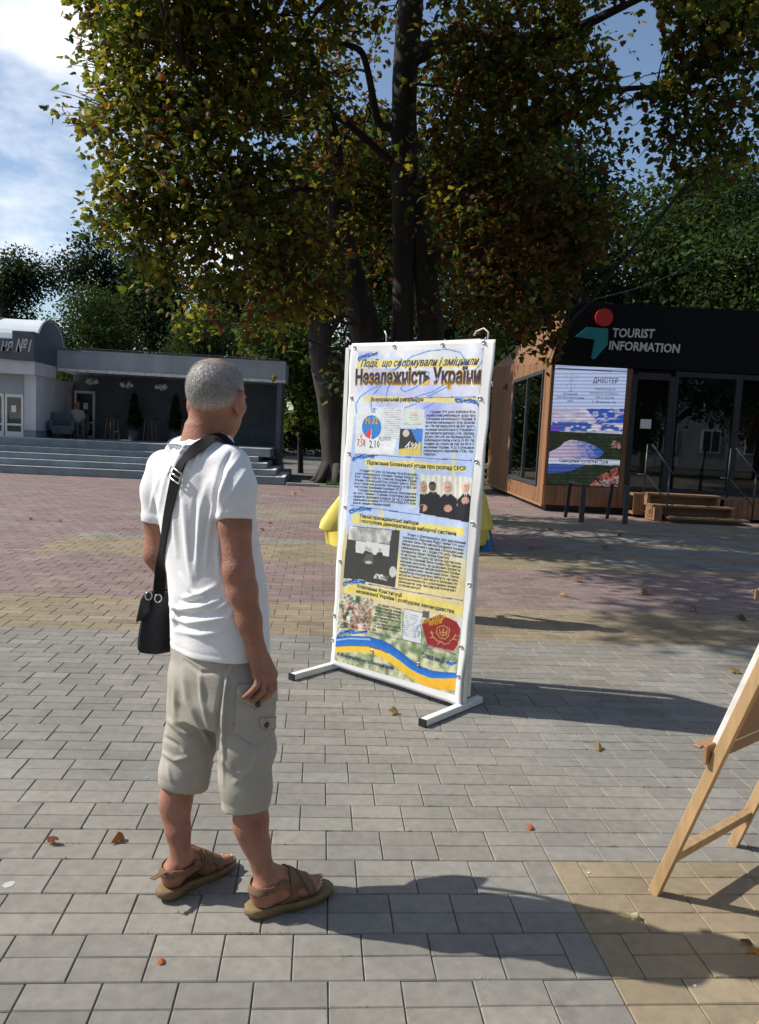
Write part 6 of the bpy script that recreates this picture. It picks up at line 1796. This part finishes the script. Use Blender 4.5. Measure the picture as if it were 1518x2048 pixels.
for x, y in ((513, 1408), (529, 1448)):
    h, n = surf_hit(x, y, shorts_bvh)
    if h is not None:
        b = attach(MB().tube([h + n * .006, h + n * .0135, h + n * .0145], [.0085, .0085, .005], 14).obj('button', pmat('horn_button', (.06, .05, .045), .4, .2, 60), None, True), man); b.parent = shorts; b.matrix_parent_inverse = Matrix.Identity(4)

# sandals: rubber sole, suede straps cut from a shell round the foot
for ft, s in ((R_FOOT, 1), (L_FOOT, -1)):
    a, f, o = footframe(ft, s); root_s = None
    xs = np.array([-.014, -.006, .012, .04, .08, .12, .16, .20, .235, .262, .276, .283]); hw_o = np.array([.006, .024, .035, .038, .037, .041, .046, .048, .044, .035, .023, .010]); hw_i = np.array([.006, .024, .035, .037, .031, .032, .042, .047, .047, .040, .028, .012])
    out = [(x, w) for x, w in zip(xs, hw_o)] + [(x, -w) for x, w in zip(xs[::-1], hw_i[::-1])]
    out = np.array(out); n = len(out); L = []; cen = out.mean(0)
    rise = lambda x: .006 * np.clip((x - .2) / .08, 0, 1) ** 2 + .004 * np.clip((.03 - x) / .04, 0, 1)
    for z, g in ((.0, -.007), (.005, -.003), (.010, -.003), (.0115, .001), (.023, .001), (.0285, -.001), (.0285, -.007)):
        P2 = cen + (out - cen) * (1 + g / .05); heel = np.where(P2[:, 0] < .10, .006, 0) * (z > .02)
        L.append(a + P2[:, :1] * f + P2[:, 1:2] * o + np.stack([0 * P2[:, 0], 0 * P2[:, 0], z + rise(P2[:, 0]) * (1 if z > 0 else .6) + heel], 1))
    V = np.concatenate(L + [[a + f * .13 + UPV * .0]] + [[a + f * .13 + UPV * .028]]); Qs_ = []; T_ = []
    for k in range(len(L) - 1):
        for j in range(n):
            j2 = (j + 1) % n; Qs_.append([k * n + j, k * n + j2, (k + 1) * n + j2, (k + 1) * n + j])
    b0_, t0_ = len(V) - 2, len(V) - 1
    for j in range(n):
        j2 = (j + 1) % n; T_.append([b0_, j2, j]); T_.append([t0_, (len(L) - 1) * n + j, (len(L) - 1) * n + j2])
    Qs_ = np.array(Qs_); T_ = np.array(T_)
    if s > 0: Qs_ = Qs_[:, ::-1]; T_ = T_[:, ::-1]
    sole = attach(link('sandal', npmesh('sandal', V, [Qs_, T_], True, [MAT['sole']])), man)
    LEG = R_LEG if s > 0 else L_LEG
    c0 = a + f * .12; v, q = nets(lambda P: smin(foot_sdf(P, ft, s), chain(P, LEG[2:], (.053, .043, .036), .02), .02) - .0035, c0 - np.array([.18, .18, .12]) + [0, 0, .13], c0 + np.array([.18, .18, .16]), .0040)
    l = np.stack([(v - a) @ f, (v - a) @ o, v[:, 2]], 1); x, y, z = l.T
    top = (x > .115 - .25 * (.06 - z).clip(0, .05)) & (x < .212 - .10 * np.abs(y)) & (z < .13)
    hole = (np.abs(x - .160 + .5 * (z - .055)) < .017 - .25 * np.abs(z - .052)) & (np.abs(y) > .012) & (z > .036) & (z < .070)
    side = (x > .085) & (x < .16) & (z < .036 + .55 * (x - .075)) & (z > .02)
    band = (z > .077 + .16 * x.clip(0, .1)) & (z < .103 + .10 * x.clip(0, .1)) & (x < .105)
    link2 = (np.abs((z - .098) + .62 * (x - .095)) < .012) & (x > .075) & (x < .15)
    seam = np.abs(x - .165) < .004
    for nm, mk, off in (('strap', (top | side) & ~hole & (z > .030), .0), ('heel_strap', (band | link2) & ~top & (z > .03), .0015), ('strap', (np.abs((x - .165) - .55 * (np.abs(y) - .0) * np.sign(y)) < .017) & (z > .045) & top, .003)):
        vv, qq, us = keep(v, q, mk)
        if len(qq) < 5: continue
        Nn = vnormals(v, q)[us]; o_ = attach(link(nm, npmesh(nm, vv + Nn * off, qq, True, [MAT['sandal']])), man); o_.parent = sole; o_.matrix_parent_inverse = Matrix.Identity(4)
        md = o_.modifiers.new('thickness', 'SOLIDIFY'); md.thickness = .003; md.offset = 0
    # toenails
    for x1, y1, r1 in ((.250, -.026, .0145), (.246, -.009, .0095), (.238, .005, .0088), (.228, .017, .0083), (.216, .027, .0080)):
        c = a + f * (x1 + .004) + o * y1 + UPV * (.040 + r1 * .86); R = np.stack([o, f, UPV], 1)
        t = MB(); t.box(c, (r1 * 1.0, r1 * 1.1, .0022), R, .0008); nb_ = attach(t.obj('toenail', pmat('nail', (.55, .36, .29), .3, .05), None), man); nb_.parent = link_b; nb_.matrix_parent_inverse = Matrix.Identity(4)
    if s < 0:
        p0 = a - f * .002 + UPV * .100 - o * .01; t = MB(); t.beam(p0, p0 - f * .055 - o * .012 + UPV * .004, .018, .003, UPV); st2 = attach(t.obj('strap_end', MAT['sandal']), man); st2.parent = sole; st2.matrix_parent_inverse = Matrix.Identity(4)

# ---------------------------------------------------------------- shoulder bag
bag = empty('shoulder_bag', W(310, 1300, 2.5)); tag(bag, 'black shoulder bag on a wide webbing strap at the man\'s hip', 'bag')
pts = [(318, 1192), (322, 1150), (328, 1100), (337, 1040), (347, 990), (356, 948), (372, 920), (395, 897), (418, 885)]
C_, N_ = [], []
for x, y in pts:
    h, n = surf_hit(x, y, shirt_bvh)
    if h is None or y > 1120: h = W(x, y, 2.43); n = np.array(-HEAD)
    if n @ (CAM_POS - h) < 0: n = -n
    C_.append(h); N_.append(n)
# over the shoulder and down the chest, round to the bag again
nb0 = W(411, 871, 2.342)
for f_, r_ in ((-.035, .075), (-.005, .088), (.03, .095), (.06, .095), (.085, .09)):
    q_ = nb0 + TR_ * r_ + TF * f_; h_, n_, _, _ = shirt_bvh.ray_cast(Vector((q_[0], q_[1], 1.62)), Vector((0, 0, -1)), .5)
    if h_ is not None: C_.append(np.array(h_)); N_.append(np.array(n_))
for k, (r_, f_, z_) in enumerate(((.05, .135, 1.33), (-.03, .155, 1.20), (-.12, .15, 1.06), (-.19, .10, .98))):
    c = np.array([nb0[0], nb0[1], 0]); C_.append(c + TR_ * r_ + TF * f_ + UPV * z_); N_.append(TF.copy())
C_ = np.array(C_); N_ = np.array(N_); N_ /= np.linalg.norm(N_, axis=1)[:, None]
t0_ = np.linspace(0, len(C_) - 1, 90); ii = np.arange(len(C_)); CC = np.stack([np.interp(t0_, ii, C_[:, k]) for k in range(3)], 1); NN = np.stack([np.interp(t0_, ii, N_[:, k]) for k in range(3)], 1)
for _ in range(4): CC[1:-1] = (CC[:-2] + 2 * CC[1:-1] + CC[2:]) / 4; NN[1:-1] = (NN[:-2] + 2 * NN[1:-1] + NN[2:]) / 4
NN /= np.linalg.norm(NN, axis=1)[:, None]; tg = np.gradient(CC, axis=0); tg /= np.linalg.norm(tg, axis=1)[:, None]; sd2 = np.cross(tg, NN); sd2 /= np.linalg.norm(sd2, axis=1)[:, None]
hw = .0185; V = np.concatenate([CC + sd2 * hw + NN * .009, CC - sd2 * hw + NN * .009, CC - sd2 * hw + NN * .0065, CC + sd2 * hw + NN * .0065]); m_ = len(CC); Q = []
for i in range(m_ - 1):
    for k in range(4): k2 = (k + 1) % 4; Q.append([k * m_ + i, k * m_ + i + 1, k2 * m_ + i + 1, k2 * m_ + i])
strap = attach(link('strap', npmesh('strap', V, np.array(Q), False, [MAT['webbing']])), bag)
i0 = int(np.argmin(np.abs(t0_ - 5))); c, tn, s2, n2 = CC[i0], tg[i0], sd2[i0], NN[i0]
bk2 = MB(); w_, l_ = .025, .016
loop = [c + n2 * .013 + s2 * (w_ * a) + tn * (l_ * b) for a, b in ((-1, -1), (1, -1), (1, 1), (-1, 1), (-1, -1), (1, -1))]
bk2.tube(loop, .0032, 8, False); bk2.tube([c + n2 * .014 + s2 * w_, c + n2 * .014 - s2 * w_], .0028, 8); b_o = attach(bk2.obj('buckle', MAT['steel'], None, True), bag); b_o.parent = strap; b_o.matrix_parent_inverse = Matrix.Identity(4)
# bag body, tapered and slightly slumped
bl = [W(*q) for q in ((290, 1192, 2.40), (338, 1176, 2.43), (344, 1272, 2.43), (302, 1316, 2.385), (268, 1309, 2.375))]
dep = TF * .23 + TR_ * -.02
v0 = np.array(bl); mid_ = v0.mean(0); nrow = 9; rings = []
for i in range(nrow):
    t = i / (nrow - 1); k = 1 - .10 * abs(2 * t - 1) ** 6 * 1.0; rings.append(mid_ + (v0 - mid_) * k + dep * t)
def rsub(P, n=5):
    out = []
    for i in range(len(P)):
        for j in range(n): out.append(P[i] + (P[(i + 1) % len(P)] - P[i]) * j / n)
    out = np.array(out)
    for _ in range(2): out = (np.roll(out, 1, 0) + 2 * out + np.roll(out, -1, 0)) / 4
    return out
rings = [rsub(r_) for r_ in rings]; n = len(rings[0]); V = np.concatenate(rings + [[rings[0].mean(0)], [rings[-1].mean(0)]]); Q = []; T = []
V[:-2] += (.0035 * snoise(V[:-2], 30, 3))[:, None] * np.array([1, 0, .3])
for i in range(nrow - 1):
    for j in range(n): j2 = (j + 1) % n; Q.append([i * n + j, i * n + j2, (i + 1) * n + j2, (i + 1) * n + j])
for j in range(n): j2 = (j + 1) % n; T += [[nrow * n, j2, j], [nrow * n + 1, (nrow - 1) * n + j, (nrow - 1) * n + j2]]
attach(link('bag_body', npmesh('bag_body', V, [np.array(Q), np.array(T)], True, [MAT['bag']])), bag)
fl = MB(); A_, B_, C2, D2 = W(293, 1184, 2.395), W(283, 1200, 2.392), W(274, 1243, 2.380), W(287, 1228, 2.385)
fl.prism([A_ - TF * .004, B_ - TF * .004, C2 - TF * .004, D2 - TF * .004], dep * 1.04); attach(fl.obj('flap', MAT['bag']), bag)
for x, y in ((297, 1192), (316, 1197)):
    c = W(x, y, 2.392); a = np.linspace(0, 2 * math.pi, 13); attach(MB().tube(c + np.cos(a)[:, None] * np.array([.010, .003, 0]) + np.sin(a)[:, None] * np.array([0, 0, .013]), .0022, 6, False).obj('ring', MAT['steel'], None, True), bag)

# ================================================================== OTHER PEOPLE
def simple_person(name, pos, deg, label, shirt_m, legs_m, hair_c, seated=False, scale=1.0):
    """whole figure from blended solids; clothes are their own surfaces"""
    root = empty(name, pos); tag(root, label, 'person'); F_, R_ = dirs(deg); o = np.array(pos, float)
    p = lambda r, f, u: o + (R_ * r + F_ * f + UPV * u) * scale
    if seated:
        hip = {s: p(.09 * s, 0, .50) for s in (-1, 1)}; kn = {s: p(.11 * s, .42, .52) for s in (-1, 1)}; an = {s: p(.10 * s, .44, .09) for s in (-1, 1)}; zt = -.36
    else:
        hip = {s: p(.09 * s, 0, .86) for s in (-1, 1)}; kn = {s: p(.10 * s, .02, .48) for s in (-1, 1)}; an = {s: p(.11 * s, 0, .09) for s in (-1, 1)}; zt = 0
    rows = [(p(0, 0, .80 + zt), .165, .12), (p(0, 0, .95 + zt), .155, .115), (p(0, .0, 1.15 + zt), .165, .118), (p(0, 0, 1.32 + zt), .175, .115), (p(0, 0, 1.40 + zt), .14, .09), (p(0, 0, 1.45 + zt), .07, .065)]
    sh = {s: p(.17 * s, 0, 1.36 + zt) for s in (-1, 1)}
    el_ = {s: p(.22 * s, .02 if not seated else .10, 1.08 + zt) for s in (-1, 1)}; wr_ = {s: p((.12 if not seated else .14) * s, .22 if not seated else .30, 1.06 + zt if not seated else .98 + zt) for s in (-1, 1)}
    hd_ = p(0, .01, 1.60 + zt)
    def body(P):
        Rm = np.stack([R_, F_, UPV], 1)
        d = ell(P, hd_ + UPV * .02, (.076, .094, .100), Rm); d = smin(d, ell(P, hd_ + F_ * .035 - UPV * .06, (.055, .055, .055), Rm), .03); d = smin(d, cone(P, hd_ + F_ * .09, hd_ + F_ * .105 - UPV * .03, .010, .014), .012)
        for s in (-1, 1): d = smin(d, ell(P, hd_ + R_ * .078 * s, (.012, .02, .032), Rm), .008)
        d = smin(d, cone(P, p(0, 0, 1.42 + zt), hd_, .06, .055), .03); d = smin(d, stackd(P, [(c, a - .012, b - .012) for c, a, b in rows], R_, F_), .03)
        for s in (-1, 1):
            d = smin(d, chain(P, [sh[s], el_[s], wr_[s]], (.052, .042, .028), .02), .02)
            h0 = wr_[s]; g = (wr_[s] - el_[s]); g = g / np.linalg.norm(g); d = smin(d, cone(P, h0, h0 + g * .08, .028, .026), .01)
            for k in range(4): b = h0 + g * .08 + UPV * (.026 - .017 * k); d = smin(d, chain(P, [b, b + g * .05, b + g * .06 - R_ * s * .03], (.011, .010, .008), .004), .005)
            d = smin(d, chain(P, [h0 + g * .03 + UPV * .03, h0 + g * .08 + UPV * .045], (.014, .010), .005), .008)
            d = smin(d, chain(P, [hip[s], kn[s], an[s]], (.08, .055, .035), .02), .03); d = smin(d, cone(P, an[s] - UPV * .045 - F_ * .03, an[s] - UPV * .055 + F_ * .17, .035, .03), .02)
        return d
    def shirt(P):
        d = stackd(P, rows, R_, F_)
        for s in (-1, 1): d = smin(d, chain(P, [sh[s], sh[s] + (el_[s] - sh[s]) * .7], (.066, .054), .02), .03)
        return d + .003 * snoise(P.reshape(-1, 3), 14, 4).reshape(P.shape[:-1])
    def legs(P):
        d = stackd(P, [(p(0, 0, .76 + zt), .16, .125), (p(0, 0, .93 + zt), .158, .118)], R_, F_)
        for s in (-1, 1): d = smin(d, chain(P, [hip[s], kn[s], an[s] + UPV * .02], (.098, .072, .056), .02), .03)
        return d + .003 * snoise(P.reshape(-1, 3), 12, 6).reshape(P.shape[:-1])
    lo = o + np.array([-.65, -.65, -.02]); hi = o + np.array([.65, .65, 1.78 + zt])
    for nm, f_, m_ in (('body', body, MAT['skin']), ('shirt', shirt, shirt_m), ('trousers', legs, legs_m)):
        v, q = nets(f_, lo, hi, .011); attach(link(nm, npmesh(nm, v, q, True, [m_])), root)
    v, q = nets(lambda P: ell(P, hd_ + UPV * .03 - F_ * .006, (.082, .099, .099), np.stack([R_, F_, UPV], 1)), hd_ - np.array([.14] * 3), hd_ + np.array([.14] * 3), .009)
    l = (v - hd_) @ np.stack([R_, F_, UPV], 1); v, q, _ = keep(v, q, (l[:, 2] > np.interp(l[:, 1], [-.1, -.02, .05, .1], [-.05, .0, .05, .08])))
    attach(link('hair', npmesh('hair', v, q, True, [MAT['hair']], cols=np.tile(hair_c, (len(v), 1)))), root)
    for s in (-1, 1):
        c = an[s] - UPV * .06; attach(MB().box(c + F_ * .07 + UPV * -.0, (.085, .27, .07), np.stack([R_, F_, UPV], 1), .03).obj('shoe', MAT['black']), root)
    return root


simple_person('person', (.47, 4.33, 0), 120, 'person in a dark blue shirt standing hidden behind the banner', pmat('blue_shirt', (.06, .09, .18), .8, .1, 8), pmat('dark_trousers', (.05, .05, .06), .8, .1, 8), (.06, .045, .035))
simple_person('person', (-7.93, 23.05, .90), -60, 'person in a pale top sitting in the veranda armchair', pmat('pale_top', (.45, .42, .40), .8, .2, 20), pmat('grey_trousers', (.12, .12, .13), .8, .1, 8), (.25, .23, .22), True, .84)

# ================================================================== FLAG CLOTH behind the banner
def drape(name, px_pts, Yv, m, root, seed, th=.004, bulge=.12):
    """hanging cloth: fan of folds between an upper and a lower outline"""
    up_, lo_ = px_pts; nu, nv_ = 46, 22; U = np.linspace(0, 1, nu)
    f = lambda P, u: np.stack([np.interp(u, np.linspace(0, 1, len(P)), np.array(P)[:, k]) for k in range(2)], 1)
    a, b = f(up_, U), f(lo_, U); V = []
    for i in range(nv_):
        t = i / (nv_ - 1); q = a * (1 - t) + b * t
        for j, (x, y) in enumerate(q):
            w = atY(x, y, Yv); w[1] += bulge * t * (math.sin(U[j] * 21 + seed) * .5 + math.sin(U[j] * 9 + 2 * seed)) * .5 - .25 * t * math.sin(math.pi * U[j]); w[0] += .03 * math.sin(U[j] * 30 + seed) * t; V.append(w)
    g = np.arange(nu * nv_).reshape(nv_, nu); Q = np.stack([g[:-1, :-1], g[1:, :-1], g[1:, 1:], g[:-1, 1:]], -1).reshape(-1, 4)
    o = attach(link(name, npmesh(name, V, Q, True, [m])), root); md = o.modifiers.new('thickness', 'SOLIDIFY'); md.thickness = th; return o


fc = empty('flag_cloth', (.9, 8.3, 0)); tag(fc, 'yellow and blue cloth draped over a stand behind the banner', 'cloth')
drape('yellow_drape', ([(645, 1032), (668, 1005), (690, 975), (740, 930), (860, 930), (955, 965), (966, 985)], [(650, 1098), (680, 1104), (720, 1108), (800, 1108), (900, 1096), (960, 1088), (980, 1078)]), 8.25, MAT['yellow_cloth'], fc, 1)
drape('yellow_drape', ([(642, 1040), (664, 1012), (700, 968), (760, 925), (860, 925), (960, 970), (972, 990)], [(636, 1046), (650, 1060), (690, 1060), (760, 1070), (900, 1060), (970, 1056), (986, 1060)]), 8.05, MAT['yellow_cloth'], fc, 2)
drape('blue_drape', ([(930, 1030), (955, 1040), (970, 1050), (982, 1060)], [(930, 1112), (955, 1110), (975, 1106), (985, 1103)]), 8.35, MAT['blue_cloth'], fc, 3, .004, .05)
drape('white_drape', ([(700, 1060), (800, 1050), (900, 1060), (968, 1082)], [(720, 1118), (800, 1122), (900, 1118), (945, 1112)]), 8.45, MAT['vinyl'], fc, 4, .004, .05)
fr = MB()
for x in (.05, 1.75):
    for y in (8.3, 8.75): fr.cyl((x, y, -.01), (x, y, .95), .018, 8)
fr.box((.9, 8.52, .96), (1.85, .55, .03)); attach(fr.obj('stand', MAT['grey_metal']), fc)

# picture on the low easel and small things
painting = pmat('landscape_paint', (.30, .34, .12), .6, .6, 14, .3, 60, hue=(.50, .22, .08))
picture(E3, .11, .46, .75, .01, 'small green and orange painting on the low easel', pmat('green_frame', (.28, .30, .12), .6, .3, 12), painting)
picture(E2, .58, 1.1, .80, -.27, 'white edged picture seen from behind beside the leaf shadows', None, paint)
cb = MB(); a, b = atY(1190, 598, 14.8), atY(1430, 492, 22.0); t = np.linspace(0, 1, 16)[:, None]; cb.tube(a + (b - a) * t - np.array([0, 0, .25]) * np.sin(np.pi * t), .008, 6)
tag(cb.obj('cable', MAT['grey_metal']), 'thin cable running from the kiosk roof up into the trees', 'cable')

# fallen leaves lying on the blocks
def fallen(px, py, size, rz, col, label, curl=1.8, group=None, tilt=.25):
    p = gnd(px, py); n = len(LEAF3); V = LEAF3 * size * .74; V[:, 0] *= .72; V[:, 2] = V[:, 2] * curl * 1.5 + size * .10 * np.sin(V[:, 1] / size * 5 + rz * 3); c = np.tile(np.array(col), (n, 1)) * RNG.uniform(.8, 1.2, (n, 1))
    V[:, 2] -= V[:, 2].min(); R = rotz(rz); V = V @ R.T; V[:, 2] += np.abs(V[:, 0]) * tilt * .5
    st = V[0]; mb_ = npmesh('fallen_leaf', V, LEAFT, False, [MAT['leaf']], cols=c)
    o = link('fallen_leaf', mb_); o.location = (p[0], p[1], .0015); tag(o, label, 'leaf', group or 'fallen leaves on the paving'); return o


RD, TN, PL, BR_ = (.30, .10, .06), (.40, .28, .16), (.55, .55, .42), (.16, .10, .06)
fallen(107, 1688, .062, 1.1, (.20, .07, .05), 'curled dark red leaf on the grey blocks behind the man', 3.0)
fallen(237, 1682, .070, 2.6, (.27, .14, .075), 'curled tan and red leaf close behind the man\'s heel', 3.2)
fallen(322, 1926, .045, .5, (.40, .17, .08), 'tiny rust leaf on grey blocks in front of the sandals\' shadow', 2)
fallen(787, 1428, .085, 2.2, (.34, .26, .16), 'crumpled pale brown leaf between the feet of the banner stand', 3.2)
fallen(1060, 1658, .055, .2, (.42, .16, .08), 'orange-red leaf on grey blocks near the tan corner', 2.2)
fallen(1262, 1836, .07, 1.3, PL, 'pale whitish leaf on the tan blocks by the man\'s head shadow', 1.4)
fallen(1492, 1888, .06, 2.0, BR_, 'small brown leaf with long stalk beside the low easel', 1.6)
fallen(1514, 1908, .06, .9, (.50, .22, .05), 'orange and green leaf under the low easel', 1.2)
fallen(1196, 1497, .085, 2.9, (.30, .24, .13), 'folded brown leaf on grey blocks before the easel', 2.4)
fallen(1468, 1346, .12, 1.7, (.38, .27, .12), 'yellow-brown leaf on grey blocks beyond the easel tray', 1.6)
fallen(1483, 1240, .16, .4, (.10, .12, .03), 'large green leaf on the tan band near the leaf shadows', 2)
for x, y in ((603, 982), (588, 990), (525, 1062), (120, 1043), (60, 1040), (1062, 1100), (1156, 1116), (1100, 1062), (1210, 1098), (1290, 1188), (1345, 1205), (1155, 1163), (1128, 1192), (985, 1100), (1020, 1012), (1385, 1223), (1240, 1073), (1470, 1128), (690, 1112), (540, 1048), (505, 1022), (330, 1008)):
    fallen(x, y, RNG.uniform(.10, .17), RNG.uniform(0, 6.28), [TN, BR_, (.25, .16, .08)][RNG.integers(0, 3)], 'dry fallen leaf on the far red and tan blocks', 2.2, 'dry leaves scattered over the far blocks')
for x, y, r_, c in ((294, 1556, .011, (.10, .35, .28)), (740, 1336, .006, (.7, .7, .7)), (683, 1378, .006, (.7, .7, .7)), (700, 1371, .006, (.7, .7, .7)), (860, 1430, .006, (.7, .7, .7)), (1390, 1972, .005, (.75, .75, .75)), (1177, 1746, .006, (.7, .7, .7)), (20, 1769, .02, (.45, .45, .43))):
    p = gnd(x, y); n = 7; a = np.linspace(0, 6.28, n, endpoint=False); rr_ = r_ * RNG.uniform(.6, 1.2, n)
    o = MB().prism(np.stack([rr_ * np.cos(a), rr_ * np.sin(a), 0 * a], 1), (0, 0, .0012)).obj('paper_scrap', pmat('scrap', c, .7, .05))
    o.location = (p[0], p[1], .001); tag(o, 'tiny green scrap of plastic on the grey blocks behind the shorts' if c[1] > c[0] + .1 else 'tiny pale scrap lying on the paving blocks', 'litter', 'tiny pale scraps on the blocks' if c[0] > .4 else None)

# woodland closing the view far behind
n = 42000; rng = np.random.default_rng(77)
x = rng.uniform(-70, 80, n); y = rng.uniform(66, 80, n); z = rng.uniform(0, 1, n) ** .8 * (6.5 + 2.2 * np.sin(x * .35) + 1.6 * np.sin(x * .93 + 1))
P = np.stack([x, y, z], 1); cc = np.array([.030, .048, .022]) * rng.uniform(.6, 1.4, (n, 1)); out = rng.normal(0, 1, (n, 3)); out /= np.linalg.norm(out, axis=1)[:, None]
V, F, Cc = scatter(SPRIG, SPRIGQ, P, out, rng.uniform(.5, 1.1, n), cc, .2, rng)
tag(link('woods', npmesh('woods', V, F, False, [MAT['leaf_far']], cols=Cc)), 'dark belt of woodland far behind the pavilion and path', 'woods', kind='stuff')
# unseen park trees added round the square to block part of the sky light
for x, y, k, s, rz, lb in ((11.5, 2.0, 1, .8, 1.0, 'park tree standing right of the easels, past the square\'s edge'), (-3.5, -14, 0, .8, 2.0, 'unseen sky-blocking park tree added across the square from the banner'), (6.5, -16, 1, .8, 4.0, 'unseen sky-blocking park tree added by the street opposite the kiosk'), (-13, -11, 2, .85, 3.0, 'unseen sky-blocking park tree added across the square from the pavilion')):
    tree(k, x, y, s, rz, lb, None)

# moss and tiny weeds in the joints
mV, mF, mC = [], [], []; rng = np.random.default_rng(5)
spots = [(945, 1785), (655, 1657), (1242, 1866), (405, 1506), (470, 1740), (700, 1520), (960, 1450), (250, 1652), (130, 1716), (560, 1865), (1420, 1660), (1330, 1572), (870, 1610)]
pts_ = [gnd(*q)[:2] for q in spots]
for _ in range(150):
    j_ = rng.integers(-6, 22); pts_.append(np.array([rng.uniform(-2.2, 2.4), .1 * j_]))
pts_ = np.array(pts_); pts_[:, 1] = np.round(pts_[:, 1] / .1) * .1
n_each = 16; P = np.repeat(pts_, n_each, 0); P = np.concatenate([P + np.stack([rng.normal(0, .014, len(P)), rng.normal(0, .0022, len(P))], 1), np.full((len(P), 1), -.006)], 1)
a = rng.uniform(0, 6.28, len(P)); h = rng.uniform(.006, .016, len(P)); w_ = rng.uniform(.001, .0022, len(P)); d = np.stack([np.cos(a), np.sin(a), 0 * a], 1)
V = np.stack([P - d * w_[:, None], P + d * w_[:, None], P + np.stack([rng.normal(0, .005, len(P)), rng.normal(0, .005, len(P)), h], 1)], 1).reshape(-1, 3)
tag(link('moss', npmesh('moss', V, np.arange(len(V)).reshape(-1, 3), False, [MAT['grass']])), 'specks of moss and weed in the paving joints', 'moss', kind='stuff')
